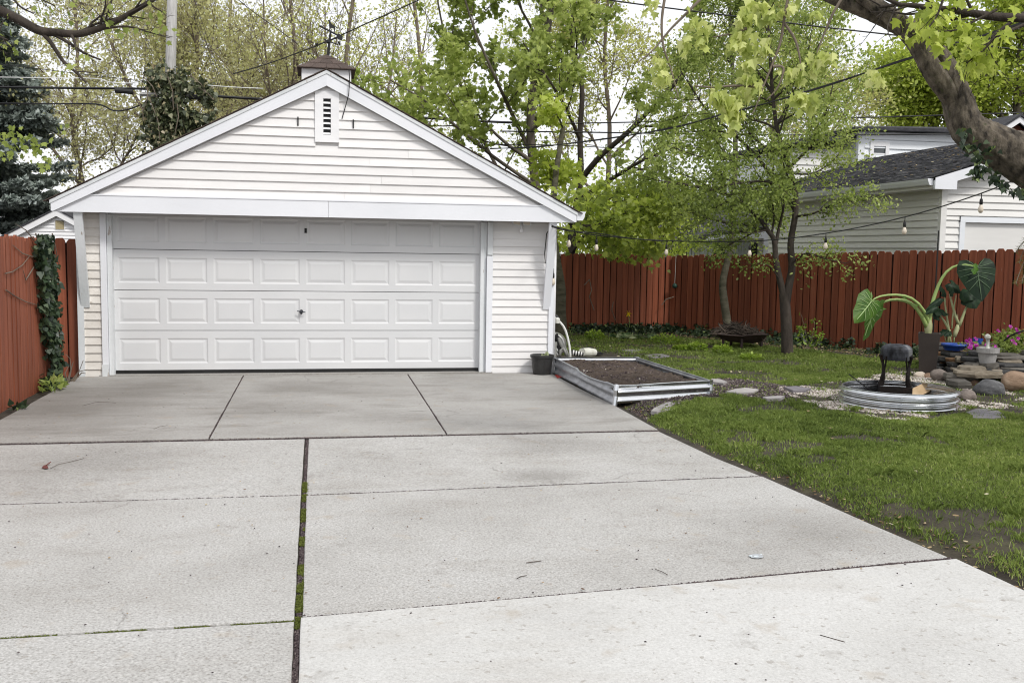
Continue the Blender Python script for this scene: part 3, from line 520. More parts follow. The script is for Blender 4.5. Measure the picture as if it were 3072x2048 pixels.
# beam, rakes, roof
mb = MB(); mb.prism([(-3.035, -.372, 2.075), (PX+.02, -.372, 2.075), (PX+.02, -.372, 2.285), (-2.62, -.372, 2.285)], (0, .045, 0)); mb.build('header_beam', M['trim'], gar)
mb = MB(); mb.prism([(PX+.023, -.3715, 2.075), (3.665, -.3715, 2.075), (3.25, -.3715, 2.285), (PX+.023, -.3715, 2.285)], (0, .045, 0)); mb.build('header_beam', M['trim'], gar)
tr('header_cap', -2.64, 3.27, 2.286, 2.300, -.380, -.34)
for s, xe in ((-1, -3.05), (1, 3.68)):
    mb = MB(); ze = rake_z(xe); vt = .165
    mb.prism([(PX, -.41, PZ), (PX, -.41, PZ-vt), (xe+s*-.02, -.41, 2.078), (xe, -.41, 2.085), (xe, -.41, ze)][::s], (0, .034, 0)); mb.build('rake_board', M['trim'], gar)
    mb = MB(); mb.prism([(PX, -.421, PZ+.03), (PX, -.421, PZ-.012), (xe+s*.012, -.421, ze-.018), (xe+s*.012, -.421, ze+.024)][::s], (0, .0105, 0)); mb.build('rake_edge', M['trimworn'], gar)
    # roof plane with overlapping courses
    rf = MB(); L = abs(xe-PX); mb2 = []
    rf.prism([(PX, -.418, PZ+.040), (PX, -.418, PZ+.030), (xe+s*.02, -.418, ze+.018), (xe+s*.02, -.418, ze+.028)][::s], (0, 7.2, 0)); ro = rf.build('roof', M['roofbrown'], gar)
    me = MB(); n = 27
    for k in range(n):                                            # courses, slightly ragged at the rake
        xa = PX + s*(L+.05)*k/n; xb = PX + s*(L+.05)*(k+1.25)/n; za, zb = rake_z(xa)+.050, rake_z(xb)+.056; yo = -.428 - rg.uniform(0, .010)
        me.prism([(xa, yo, za), (xb, yo, zb), (xb, yo, zb-.009), (xa, yo, za-.009)][::s], (0, 7.2, 0))
    tag(me.build('shingles', M['roofbrown'], ro), kind='stuff')
mb = MB(); mb.prism([(3.69, -.40, 2.225), (3.69, -.40, 2.105), (3.77, -.40, 2.105), (3.795, -.40, 2.15), (3.80, -.40, 2.195), (3.815, -.40, 2.225)], (0, 7.1, 0)); mb.build('gutter', M['trim'], gar)
# braces under the overhang
for x in (-2.755, 3.37):
    mb = MB(); mb.prism([(x-.052, -.345, 2.073), (x+.052, -.345, 2.073), (x+.052, -.035, .86), (x-.052, -.035, .86)], (0, .05, .012)); mb.build('brace', M['trimworn' if x < 0 else 'trim'], gar)
# vent
vz0, vz1, vx0, vx1 = 3.045, 3.70, .165, .475
mb = MB()
for q in ([(vx0, vz0), (vx1, vz0), (.368, 3.14), (.272, 3.14)], [(vx1, vz0), (vx1, vz1), (.368, 3.605), (.368, 3.14)], [(vx1, vz1), (vx0, vz1), (.272, 3.605), (.368, 3.605)], [(vx0, vz1), (vx0, vz0), (.272, 3.14), (.272, 3.605)]):
    mb.prism([(q[0][0], -.362, q[0][1]), (q[1][0], -.362, q[1][1]), (q[2][0], -.358, q[2][1]), (q[3][0], -.358, q[3][1])], (0, .04, 0))
vent = mb.build('gable_vent', M['white'], gar)
mb = MB(); mb.box(.265, .375, -.3185, -.318, 3.13, 3.61); mb.build('vent_screen', M['black'], vent)
for k in range(7):
    zc = 3.145 + k*.0655; mb = MB(); mb.prism([(.273, -.357, zc), (.273, -.352, zc+.008), (.273, -.322, zc+.030), (.273, -.322, zc+.02)], (.094, 0, 0)); mb.build('slat', M['white'], vent)
for a in ((894, 364), (1060, 372)):
    p = aty(*a, -.35); mb = MB(); mb.box(p[0]-.008, p[0]+.008, -.356, -.340, p[2]-.058, p[2]+.056); mb.build('siding_clip', M['black'], gar)
# cupola
CX, CY = .325, 1.25
mb = MB(); mb.box(CX-.345, CX+.345, CY-.345, CY+.345, 3.6, 4.205); cup = mb.build('cupola', M['white'], gar)
mb = MB(); mb.add([(CX-.40, CY-.40, 4.195), (CX+.40, CY-.40, 4.195), (CX+.40, CY+.40, 4.195), (CX-.40, CY+.40, 4.195), (CX, CY, 4.46)], [(0, 1, 4), (1, 2, 4), (2, 3, 4), (3, 0, 4), (3, 2, 1, 0)]); mb.build('cupola_roof', M['roofbrown'], cup)
for s in range(4):
    ca, sa = math.cos(s*math.pi/2), math.sin(s*math.pi/2)
    for row in range(3):
        u0, u1 = row/3, (row+1.12)/3; nn = 4 - row
        for k in range(nn):
            q = []
            for (uu, lift) in ((u0, .014), (min(u1, .99), .004)):
                hw = .408*(1-uu); zz = 4.194 + .265*uu + lift
                for t in (k/nn, (k+1)/nn - .012): q.append((hw*(2*t-1), -.408*(1-uu), zz))
            P = [(CX + a*ca - b*sa, CY + a*sa + b*ca, c) for a, b, c in (q[0], q[1], q[3], q[2])]
            MB().prism(P, (0, 0, -.012)).build('shingle', M['roofbrown'], cup)
# weather vane: a deer standing over an arrow with letters below
vn = thing('weather_vane', 'black weather vane with a standing deer on an arrow above the cupola', 'weather vane', (CX, CY, 4.44))
def vp(x, y): return aty(x, y, CY)
mb = MB(); a, b = vp(983, 178), vp(992, 92); mb.tube([a, b], [.024, .016], 6); mb.tube([a, a+np.array([0, 0, .03])], [.035, .025], 6); c = vp(985, 125); mb.lathe([(.004, -.03), (.035, -.018), (.035, .018), (.004, .03)], c, 8); c2 = vp(982, 168); mb.lathe([(.004, -.022), (.026, 0), (.004, .022)], c2, 8); mb.build('post', M['black'], vn)
mb = MB(); a, b = vp(958, 78), vp(1012, 106); mb.tube([a, b], .013, 5)
def plate(ps, dy=0.0): 
    q = [vp(*p) + np.array([0, dy-.006, 0]) for p in ps]; mb.prism(q, (0, .012, 0))
plate([(957, 76), (968, 78), (966, 85)]); plate([(1011, 103), (1019, 103), (1029, 111), (1026, 122), (1014, 119), (1010, 110)]); mb.build('arrow', M['black'], vn)
mb = MB(); plate([(983, 63), (987, 60), (991, 62), (993, 70), (998, 75), (1004, 79), (1006, 86), (1005, 92), (1005.5, 101), (1003.5, 101), (1002, 92), (1001, 86), (996, 85), (991, 84), (990, 92), (989.5, 96), (988, 96), (988, 86), (987, 76), (987, 66)]); plate([(1005, 79), (1014, 84), (1013, 86), (1005, 82)]); mb.build('deer', M['black'], vn)
mb = MB(); mb.tube([vp(956, 134), vp(985, 124), vp(1012, 114)], .009, 5); mb.tube([vp(970, 117), vp(985, 125), vp(1014, 134)], .009, 5)
for lx, ly in ((1014, 132), (947, 137)):
    for q in (((0, 6), (0, -8)), ((0, -8), (6, 4)), ((6, 4), (6, -8)) ): mb.tube([vp(lx+q[0][0], ly+q[0][1]), vp(lx+q[1][0], ly+q[1][1])], .007, 4)
mb.build('compass_letters', M['black'], vn)
# loose black wire hanging down the gable
mb = MB(); mb.tube([aty(1047, 208, -.43), aty(1049, 240, -.445), aty(1046, 285, -.44), aty(1035, 325, -.36), aty(1026, 357, -.352)], .006, 5)
tag(mb.build('loose_wire', M['black']), 'loose black wire hanging from the cupola over the white gable', 'wire')
# security light
sl = thing('security_light', 'white twin-head security light under the eave beside the garage door', 'lamp', (2.95, -.03, 1.98))
p = aty(1563, 672, -.06)
MB().lathe([(.05, 0), (.05, .03)], (p[0], -.05, p[2]+.04), 12, close=True).build('base', M['white'], sl)
for s in (-1, 1):
    c = np.array([p[0]+s*.07, -.12, p[2]+.015]); mb = MB(); mb.prism([c+np.array(q) for q in ((-.055, 0, -.03), (.055, 0, -.045), (.062, 0, .035), (-.062, 0, .042))], (0, .07, .02)); h = mb.build('lamp_head', M['trimworn'], sl)
    MB().prism([c+np.array(q) for q in ((-.045, -.003, -.022), (.045, -.003, -.034), (.05, -.003, .027), (-.05, -.003, .033))], (0, .002, 0)).build('lens', M['bulb'], h)
MB().lathe([(.012, .06), (.02, .02), (.026, .015), (.026, -.02), (.018, -.03), (.002, -.031)], (p[0], -.10, p[2]-.085), 12).build('motion_sensor', M['white'], sl, smooth=True)

# ------------------------------------------------------------------ neighbouring buildings
def siding_wall(par, a, b, z0, z1, exp, mat, nrm, skip=None, lip=.018, name='siding_board', top=None):
    """clapboards along a->b, facing nrm; top(t) limits the height; skip = (t0,t1,z0,z1) opening"""
    a, b = np.array(a, float), np.array(b, float); L = np.linalg.norm(b-a); u = (b-a)/L; nrm = np.array([*nrm, 0.0]); z = z0
    def piece(s0, s1, q0, q1, zl, zh):
        p = lambda s, zz, o: (a[0]+u[0]*s + nrm[0]*o, a[1]+u[1]*s + nrm[1]*o, zz)
        mb = MB(); mb.add([p(s0, zl, lip), p(s1, zl, lip), p(s1, zl+.004, 0), p(s0, zl+.004, 0), p(q0, zh+.01, .002), p(q1, zh+.01, .002)], [(0, 1, 5, 4), (3, 2, 1, 0), (0, 4, 3), (1, 2, 5)]); mb.build(name, mat, par)
    while z < z1 - .01:
        zh = min(z+exp, z1)
        if top:
            s0, s1 = top(z); q0, q1 = top(zh)
            if s1 - s0 > .02: piece(s0, s1, q0, q1, z, zh)
        elif skip and skip[2] - exp*.5 < z < skip[3] - exp*.4:
            if skip[0] > .02: piece(0, skip[0], 0, skip[0], z, zh)
            if skip[1] < L - .02: piece(skip[1], L, skip[1], L, z, zh)
        else: piece(0, L, 0, L, z, zh)
        z = zh
# right: pale neighbour garage
X1, Y1 = atd(2818, 755, 17.5)[:2]; YB = 9.0; ZE = 3.05; XR, ZR = 14.6, 4.26; RX0 = X1-.36; RY0 = Y1-.30
nb = thing('neighbour_garage', 'pale sided neighbour garage with grey shingle roof behind the red fence', 'garage', (X1, Y1, 0))
mb = MB(); mb.box(X1+.02, 18.2, Y1+.03, YB, 0, 3.0); mb.build('wall', M['greyside'], nb)
siding_wall(nb, (X1, YB-.1), (X1, Y1+.07), 1.35, 2.98, .124, M['greyside'], (-1, 0), lip=.034)
zt = lambda z: (.09, 3.4 if z < 2.97 else 3.4)
siding_wall(nb, (X1+.09, Y1+.01), (X1+.36, Y1+.01), 1.35, 2.42, .124, M['greyside'], (0, -1), lip=.032)
z = 2.42
while z < 4.2:
    zh = z+.124; s0 = max(.09, (z-3.0)/.37-.05); s1 = max(.09, (zh-3.0)/.37-.05)
    mb = MB(); lip = .032; mb.add([(X1+s0, Y1+.01-lip, z), (18, Y1+.01-lip, z), (18, Y1+.01, z+.004), (X1+s0, Y1+.01, z+.004), (X1+s1, Y1+.008, zh+.01), (18, Y1+.008, zh+.01)], [(0, 1, 5, 4), (3, 2, 1, 0), (0, 4, 3), (1, 2, 5)]); mb.build('siding_board', M['greyside'], nb); z = zh
mb = MB(); mb.box(X1-.02, X1+.09, Y1-.02, Y1+.07, .0, 3.0); mb.build('corner_post', M['greyside'], nb)
mb = MB(); mb.box(X1+.36, X1+.46, Y1-.035, Y1+.02, 0, 2.40); mb.build('door_casing', M['whiteside'], nb)
mb = MB(); mb.box(X1+.36, 17, Y1-.037, Y1+.02, 2.305, 2.40); mb.build('door_casing', M['whiteside'], nb)
mb = MB(); mb.box(X1+.46, 17, Y1+.07, Y1+.09, 0, 2.3); ds = mb.build('garage_door', M['whiteside'], nb)
for k in range(7):
    xa = X1+.53+k*.62; mb = MB(); q = [(xa, 1.76), (xa+.5, 1.76), (xa+.5, 2.16), (xa, 2.16)]
    o = [(x, Y1+.068, z) for x, z in q]; i1 = [(x+(.025 if x == xa else -.025), Y1+.038, z+(.025 if z < 2 else -.025)) for x, z in q]; i2 = [(x+(.06 if x == xa else -.06), Y1+.066, z+(.06 if z < 2 else -.06)) for x, z in q]
    mb.add(o+i1+i2, [(4*i+k2, 4*i+(k2+1) % 4, 4*i+4+(k2+1) % 4, 4*i+4+k2) for i in range(2) for k2 in range(4)] + [(8, 9, 10, 11)]); mb.build('raised_panel', M['whiteside'], ds)
mb = MB(); mb.box(X1+.46, 17, Y1+.064, Y1+.069, 1.615, 1.623); mb.build('door_joint', M['black'], ds)
slp = (ZR-ZE)/(XR-RX0)
mb = MB(); mb.prism([(RX0, RY0, ZE), (XR, RY0, ZR), (18.6, RY0, ZR-(18.6-XR)*slp), (18.6, RY0, ZR-(18.6-XR)*slp-.05), (XR, RY0, ZR-.05), (RX0, RY0, ZE-.05)], (0, YB+1.8-RY0, 0)); nroof = mb.build('roof', M['roofgrey'], nb)
rg = random.Random(11); V = []; F = []; tn = []
nrow = 31
for i in range(nrow):
    y = RY0 - .01 + rg.uniform(-.2, 0); xa = RX0-.02 + (XR-RX0+.02)*i/nrow; xb = RX0 - .02 + (XR-RX0+.02)*(i+1.15)/nrow
    za = ZE + slp*(xa-RX0); zb = ZE + slp*(xb-RX0)
    while y < YB+1.8:
        w = rg.choice([.14, .19, .24, .30]); y2 = min(y+w, YB+1.8); lift = .012 + rg.choice([0, .006, .011]); b = len(V); ya = max(y, RY0-.01)
        V += [(xa, ya, za+.004), (xa, y2-.006, za+.004), (xa, y2-.006, za+lift+.006), (xa, ya, za+lift+.006), (xb, ya, zb+.006), (xb, y2-.006, zb+.006)]
        F += [(b, b+1, b+2, b+3), (b+3, b+2, b+5, b+4)]; t_ = rg.random(); tn += [t_, t_]; y = y2
tag(link('shingles', np_mesh('shingles', np.array(V) - wloc(nb), np.array(F), M['roofgrey'], tn), nroof), kind='stuff')
mb = MB(); mb.prism([(RX0, RY0-.012, ZE-.01), (RX0, RY0-.012, ZE-.20), (RX0+.42, RY0-.012, ZE-.20), (RX0+.42, RY0-.012, ZE-.05), (XR, RY0-.012, ZR-.20), (XR, RY0-.012, ZR-.01)], (0, .05, 0)); mb.build('rake_board', M['trim'], nb)
mb = MB(); mb.prism([(RX0-.002, RY0+.05, ZE-.02), (RX0-.11, RY0+.05, ZE-.02), (RX0-.10, RY0+.05, ZE-.06), (RX0-.075, RY0+.05, ZE-.12), (RX0-.06, RY0+.05, ZE-.135), (RX0-.002, RY0+.05, ZE-.135)], (0, YB+.2-RY0, 0)); mb.build('gutter', M['trim'], nb)
mb = MB(); mb.box(RX0, X1, RY0+.06, YB+.25, ZE-.19, ZE-.17); mb.box(RX0-.001, RX0+.02, RY0+.06, YB+.25, ZE-.19, ZE-.03); mb.build('soffit', M['greyside'], nb)
# leaves and twigs fallen on that roof
n = 260; yy = np.random.RandomState(4).uniform(RY0+.1, YB-.5, n); xx = np.random.RandomState(5).uniform(RX0+.1, XR-.3, n)
P = np.stack([xx, yy, ZE+slp*(xx-RX0)+.03], 1)
tag(link('roof_litter', leaves('roof_litter', P, rng.randn(n, 3)*[1, 1, .1], rng.uniform(.04, .10, n), 'oval', rng.uniform(.4, 1, n), M['litter'], rng, up=2)), kind='stuff')

# far right upstairs box, behind the neighbour garage
bx = atd(2574, 500, 27.5); hb = thing('upper_storey', 'white sided upper storey with one small window above the grey roof', 'house', (bx[0], bx[1], 0))
hx, hy = bx[0], bx[1]; hz1 = zrow(hx, hy, 392)
mb = MB(); mb.box(hx+.02, hx+9, hy+.03, hy+6, 0, hz1-.02); mb.box(hx-1.8, hx+.02, hy+.5, hy+6, 0, hz1-.5); mb.build('wall', M['whiteside'], hb)
siding_wall(hb, (hx-1.8, hy+.49), (hx-.02, hy+.49), 3.0, hz1-.52, .2, M['greyside'], (0, -1), lip=.04)
siding_wall(hb, (hx+.16, hy), (hx+9, hy), 3.2, hz1-.02, .245, M['whiteside'], (0, -1), lip=.05)
mb = MB(); mb.box(hx-.03, hx+.16, hy-.03, hy+.1, 3, hz1-.03); mb.build('corner_post', M['whiteside'], hb)
mb = MB(); mb.prism([(hx-.35, hy-.35, hz1-.02), (hx+9, hy-.35, hz1+.1), (hx+9, hy-.35, hz1+.20), (hx-.35, hy-.35, hz1+.06)], (0, 6, 0)); mb.build('roof', M['roofgrey'], hb)
mb = MB(); mb.prism([(hx-2, hy+.1, hz1-.42), (hx-.0, hy+.1, hz1-.22), (hx-.0, hy+.1, hz1-.10), (hx-2, hy+.1, hz1-.30)], (0, 5.5, 0)); mb.build('lean_to_roof', M['roofgrey'], hb)
wx0, wx1 = aty(2607, 450, hy)[0], aty(2664, 450, hy)[0]; wz0, wz1 = zrow(wx0, hy, 485), zrow(wx0, hy, 424)
mb = MB()
for b_ in ((wx0, wx0+.11, wz0, wz1), (wx1-.11, wx1, wz0, wz1), (wx0+.11, wx1-.11, wz1-.13, wz1), (wx0+.11, wx1-.11, wz0, wz0+.07)): mb.box(b_[0], b_[1], hy-.07, hy+.02, b_[2], b_[3])
wf = mb.build('window', M['white'], hb); mb = MB(); mb.box(wx0+.11, wx1-.11, hy-.035, hy-.03, wz0+.07, wz1-.13); mb.build('pane', M['glass'], wf)
mb = MB(); mb.box(wx0+.11, wx1-.11, hy-.045, hy-.036, wz0+.19, wz0+.24); mb.build('sash_bar', M['white'], wf)
# brick gable far right
bg_ = atd(3046, 352, 33); br = thing('brick_house', 'brick gable with white trim and attic window at the far right', 'house', (bg_[0], bg_[1], 0))
gx_, gy_, gz_ = bg_
mb = MB(); mb.prism([(gx_-1.5, gy_+.1, 2), (gx_+1.5, gy_+.1, 2), (gx_+1.5, gy_+.1, gz_-1.05), (gx_, gy_+.1, gz_-.12), (gx_-1.5, gy_+.1, gz_-1.05)], (0, 4, 0)); mb.build('wall', M['brick'], br)
for row in range(9):
    zz = gz_-.35-row*.11
    for k in range(12):
        x0 = gx_-1.4 + k*.235 + (.117 if row % 2 else 0)
        if abs(x0+.11-gx_) < (gz_-.22-zz)*1.55 and not (abs(x0+.11-gx_) < .34 and -.95 < zz-gz_ < -.42): MB().box(x0, x0+.222, gy_+.075, gy_+.11, zz-.10, zz).build('brick', M['brick'], br)
for s in (-1, 1):
    mb = MB(); mb.prism([(gx_, gy_-.25, gz_), (gx_, gy_-.25, gz_-.2), (gx_+s*1.9, gy_-.25, gz_-1.4), (gx_+s*1.9, gy_-.25, gz_-1.2)], (0, .06, 0)); mb.build('rake_board', M['white'], br)
    mb = MB(); mb.prism([(gx_, gy_-.3, gz_+.09), (gx_, gy_-.3, gz_+.01), (gx_+s*2, gy_-.3, gz_-1.25), (gx_+s*2, gy_-.3, gz_-1.17)], (0, 5, 0)); mb.build('roof', M['roofgrey'], br)
mb = MB(); mb.prism([(gx_-5.0, gy_+.6, gz_-.45), (gx_+4, gy_+.6, gz_-.25), (gx_+4, gy_-.1, gz_-1.5), (gx_-5.2, gy_-.1, gz_-1.5)], (0, .1, .06)); mb.build('roof', M['roofgrey'], br)
mb = MB(); mb.box(gx_-.30, gx_+.30, gy_+.03, gy_+.09, gz_-.95, gz_-.42); w2 = mb.build('window', M['white'], br)
for k in range(3): MB().box(gx_-.2, gx_+.2, gy_+.02, gy_+.028, gz_-.88+.14*k, gz_-.80+.14*k).build('pane', M['glass'], w2)
# low shed between the trees, behind the fence corner
lp = atd(2090, 770, 27); lx, ly = lp[0], lp[1]; lh = thing('garden_shed', 'low pale shed with slatted openings behind the fence corner', 'shed', (lx, ly, 0))
def lz(px_, py): p = aty(px_, 760, ly); return zrow(p[0], ly, py)
mb = MB(); xr = aty(2292, 760, ly)[0]; mb.box(lx-.6, xr, ly+.05, ly+4, 0, lz(2150, 712)); mb.build('wall', M['sidingold'], lh)
mb = MB(); mb.prism([(lx-.9, ly-.4, lz(2050, 728)), (xr+.2, ly-.4, lz(2290, 685)), (xr+.2, ly-.4, lz(2290, 675)), (lx-.9, ly-.4, lz(2050, 720))], (0, 5, 1.2)); mb.build('roof', M['roofgrey'], lh)
mb = MB(); mb.prism([(lx+.1, ly-.42, lz(2110, 722)), (lx+1.5, ly-.42, lz(2190, 700)), (lx+1.5, ly-.42, lz(2190, 692)), (lx+.1, ly-.42, lz(2110, 712))], (0, .1, 0)); mb.build('fascia', M['whiteside'], lh)
for (a, b, nm, mt) in ((2058, 2084, 'slatted_panel', 'greyplastic'), (2100, 2140, 'white_panel', 'whiteside'), (2145, 2175, 'window', 'glass'), (2198, 2250, 'slatted_panel', 'trimworn'), (2256, 2272, 'doorway', 'black')):
    xa, xb = aty(a, 760, ly)[0], aty(b, 760, ly)[0]; mb = MB(); z1 = lz((a+b)/2, 728); mb.box(xa, xb, ly+.0, ly+.045, .2, z1); pn = mb.build(nm, M[mt], lh)
    if nm == 'slatted_panel':
        kx = xa
        while kx < xb-.05: MB().box(kx, kx+.055, ly-.02, ly-.001, .2, z1-.01).build('slat', M['trimworn'], pn); kx += .085
# left neighbour gable beyond the left fence
lg = atd(172, 634, 27); gx_, gy_, gz_ = lg
ln_ = thing('left_neighbour_garage', 'white sided gable with a cream louvre vent beyond the left fence', 'garage', (gx_, gy_, 0))
mb = MB(); mb.prism([(gx_-2.6, gy_+.02, 0), (gx_+2.6, gy_+.02, 0), (gx_+2.6, gy_+.02, gz_-1.5), (gx_, gy_+.02, gz_-.1), (gx_-2.6, gy_+.02, gz_-1.5)], (0, 6, 0)); mb.build('wall', M['white'], ln_)
siding_wall(ln_, (gx_-3, gy_), (gx_+3, gy_), gz_-1.3, gz_-.05, .094, M['white'], (0, -1), lip=.03, top=lambda z: (3-(gz_-.06-z)/.56, 3+(gz_-.06-z)/.56))
for s in (-1, 1):
    mb = MB(); mb.prism([(gx_, gy_-.15, gz_+.04), (gx_, gy_-.15, gz_-.13), (gx_+s*3, gy_-.15, gz_-1.80), (gx_+s*3, gy_-.15, gz_-1.63)], (0, .05, 0)); mb.build('rake_board', M['white'], ln_)
    mb = MB(); mb.prism([(gx_, gy_-.18, gz_+.09), (gx_, gy_-.18, gz_+.05), (gx_+s*3, gy_-.18, gz_-1.63), (gx_+s*3, gy_-.18, gz_-1.58)], (0, 6, 0)); mb.build('roof', M['roofgrey'], ln_)
p = aty(180, 675, gy_); mb = MB(); mb.box(p[0]-.13, p[0]+.13, gy_-.035, gy_+.0, p[2]-.14, p[2]+.14); v_ = mb.build('louvre_vent', M['white'], ln_)
for k in range(9): MB().box(p[0]-.105, p[0]+.105, gy_-.05, gy_-.036, p[2]-.112+.0255*k, p[2]-.098+.0255*k).build('slat', M['cream'], v_)
mb = MB(); mb.box(p[0]-.11, p[0]+.11, gy_-.0358, gy_-.0352, p[2]-.12, p[2]+.12); mb.build('vent_screen', M['black'], v_)

# ------------------------------------------------------------------ red board fences
def board_mesh(seed):
    rg = random.Random(seed); w = .0625; t = .009; e = .012+rg.uniform(0, .010); c = .018 + rg.uniform(0, .012); d = rg.uniform(-.002, .002)
    P = [(-w, 0), (w, 0), (w+d, 1-e), (w-c, 1), (-w+c, 1-rg.uniform(0, .002)), (-w+d, 1-e)]
    mb = MB(); mb.prism([(x, -t, z) for x, z in P], (0, 2*t, 0)); return mb.mesh('board', M['fence'])
BM = [board_mesh(k) for k in range(6)]
def fence(name, label, a, b, zb, ht, pitch, seed, rails=True, face=1, lean=0):
    """boards from a to b (ground plan) ; ht(s) = top height"""
    a, b = np.array(a, float), np.array(b, float); L = np.linalg.norm(b-a); u = (b-a)/L; nrm = np.array([u[1], -u[0]])*face; ang = math.atan2(u[1], u[0]) + (0 if face > 0 else math.pi)
    f = thing(name, label, 'fence', (a[0], a[1], 0)); rg = random.Random(seed); s = pitch/2
    while s < L:
        p = a + u*s + nrm*rg.uniform(-.003, .006); h = ht(s) - zb + rg.uniform(-.016, .012)
        o = link('board', BM[rg.randrange(6)], f, (p[0], p[1], zb), (0, rg.uniform(-.007, .007) + lean, ang + rg.uniform(-.04, .04)), (pitch/.140*rg.uniform(.95, 1.01), 1, h)); s += pitch*rg.uniform(.97, 1.03)
    nb_ = max(2, int(L/2.4))
    for k, hz in enumerate((.32, .95, 1.5)):
        mb = MB(); q = [a - nrm*.014, b - nrm*.014]; z_ = zb + hz
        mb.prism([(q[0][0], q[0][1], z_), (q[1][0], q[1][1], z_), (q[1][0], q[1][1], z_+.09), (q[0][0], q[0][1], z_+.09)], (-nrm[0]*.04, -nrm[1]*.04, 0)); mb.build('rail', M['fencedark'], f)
    mb = MB()                                                     # added dark backing, so the gaps between the boards read as shade
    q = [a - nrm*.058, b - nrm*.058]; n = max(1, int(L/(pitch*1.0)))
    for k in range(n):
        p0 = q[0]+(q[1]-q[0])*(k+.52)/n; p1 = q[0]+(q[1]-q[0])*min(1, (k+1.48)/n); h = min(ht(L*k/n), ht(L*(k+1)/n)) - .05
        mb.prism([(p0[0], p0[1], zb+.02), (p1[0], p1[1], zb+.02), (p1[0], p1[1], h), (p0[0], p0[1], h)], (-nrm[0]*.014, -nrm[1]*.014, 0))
    tag(mb.build('added_gap_shade', M['fencedark'], f), kind='stuff')
    for k in range(nb_+1):
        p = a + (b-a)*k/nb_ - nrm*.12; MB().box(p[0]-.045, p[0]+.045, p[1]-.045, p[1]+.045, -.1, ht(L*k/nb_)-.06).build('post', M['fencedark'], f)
    return f
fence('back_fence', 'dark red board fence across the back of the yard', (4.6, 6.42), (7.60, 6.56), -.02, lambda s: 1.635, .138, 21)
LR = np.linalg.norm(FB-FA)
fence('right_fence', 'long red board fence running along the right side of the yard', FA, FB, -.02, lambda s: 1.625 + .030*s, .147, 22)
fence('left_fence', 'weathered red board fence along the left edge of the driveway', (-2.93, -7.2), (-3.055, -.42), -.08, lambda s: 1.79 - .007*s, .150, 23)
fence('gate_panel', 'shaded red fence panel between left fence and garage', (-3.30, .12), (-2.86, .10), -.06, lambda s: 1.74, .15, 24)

# ------------------------------------------------------------------ galvanised raised bed
bed = thing('raised_bed', 'dented galvanised raised garden bed filled with soil beside the driveway', 'garden bed', (4.1, -1.6, 0))
def bed_wall(a, b, zb, zt, dent, seed, mat):
    a, b = np.array(a), np.array(b); L = np.linalg.norm(b-a); u = (b-a)/L; nrm = np.array([u[1], -u[0]]); n = int(L/.05); h = zt-zb
    prof = [(0, 0), (.014, .06), (.014, .2), (-.016, .27), (-.016, .44), (.014, .5), (.014, .66), (-.014, .73), (-.014, .86), (.010, .93), (.016, .985), (.004, 1.0), (-.012, .985)]
    V = []; k = len(prof)
    for i in range(n+1):
        t = i/n; p = a + (b-a)*t
        for o, f in prof:
            dd = dent(t, f); V.append((p[0]+nrm[0]*(o+dd), p[1]+nrm[1]*(o+dd), zb + h*f - abs(dd)*.35*f))
    F = [(i*k+j, (i+1)*k+j, (i+1)*k+j+1, i*k+j+1) for i in range(n) for j in range(k-1)]
    mb = MB(); mb.add(V, F); return mb.build('side_panel', mat, bed, smooth=True)
C0, C1, C2, C3 = (3.475, -.13), (3.475, -3.04), (4.76, -2.70), (4.68, -.18)
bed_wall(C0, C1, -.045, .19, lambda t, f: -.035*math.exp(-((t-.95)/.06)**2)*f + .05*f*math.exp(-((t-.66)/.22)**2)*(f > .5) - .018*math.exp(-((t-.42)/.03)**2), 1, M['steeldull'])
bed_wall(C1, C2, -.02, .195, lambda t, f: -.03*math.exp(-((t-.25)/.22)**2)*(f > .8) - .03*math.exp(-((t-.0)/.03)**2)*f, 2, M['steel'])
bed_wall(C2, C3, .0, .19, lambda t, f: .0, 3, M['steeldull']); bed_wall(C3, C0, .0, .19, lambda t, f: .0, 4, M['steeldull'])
for c, mt, sh in ((C0, 'steel', 0), (C1, 'steel', .02), (C2, 'steel', 0), (C3, 'steeldull', 0)):
    mb = MB(); mb.tube([(c[0], c[1], -.05), (c[0]+sh, c[1]+sh, .07), (c[0]+sh*.4, c[1]-sh, .14), (c[0]+sh, c[1], .195)], [.028, .03, .024+sh*.3, .03], 8); co = mb.build('corner_post', M[mt], bed)
    for z_ in (.02, .15): MB().lathe([(.007, 0), (.005, .004), (0.001, .005)], (c[0]+.02, c[1]-.03, z_), 6).build('bolt', M['steel'], co)
xs = np.linspace(3.50, 4.68, 60); ys = np.linspace(-2.98, -.2, 130); U_, V_ = np.meshgrid(np.linspace(.012, .988, 60), np.linspace(.008, .992, 130))
def bedxy(u, v): return (C1[0]*(1-u)+C2[0]*u)*(1-v) + (C0[0]*(1-u)+C3[0]*u)*v, (C1[1]*(1-u)+C2[1]*u)*(1-v) + (C0[1]*(1-u)+C3[1]*u)*v
X, Y = bedxy(U_, V_)
Z = .105 + .04*np.sin(np.clip((X-3.5)/1.2, 0, 1)*np.pi) + .085*(fnoise(X, Y, .35, 81)-.5) + .05*(fnoise(X, Y, .09, 83)-.5) + .02*np.random.RandomState(2).rand(*X.shape)
V = np.stack([X, Y, Z], -1).reshape(-1, 3) - wloc(bed); ny, nx = X.shape; ii = (np.arange(ny-1)[:, None]*nx + np.arange(nx-1)[None, :]).ravel()
so_ = link('soil', np_mesh('soil', V, np.stack([ii, ii+1, ii+nx+1, ii+nx], 1), M['soil'], smooth=False), bed)
k = 3600; x, y = bedxy(rng.uniform(.03, .97, k), rng.uniform(.02, .98, k))
zz = .108 + .04*np.sin(np.clip((x-3.5)/1.2, 0, 1)*np.pi) + .085*(fnoise(x, y, .35, 81)-.5)
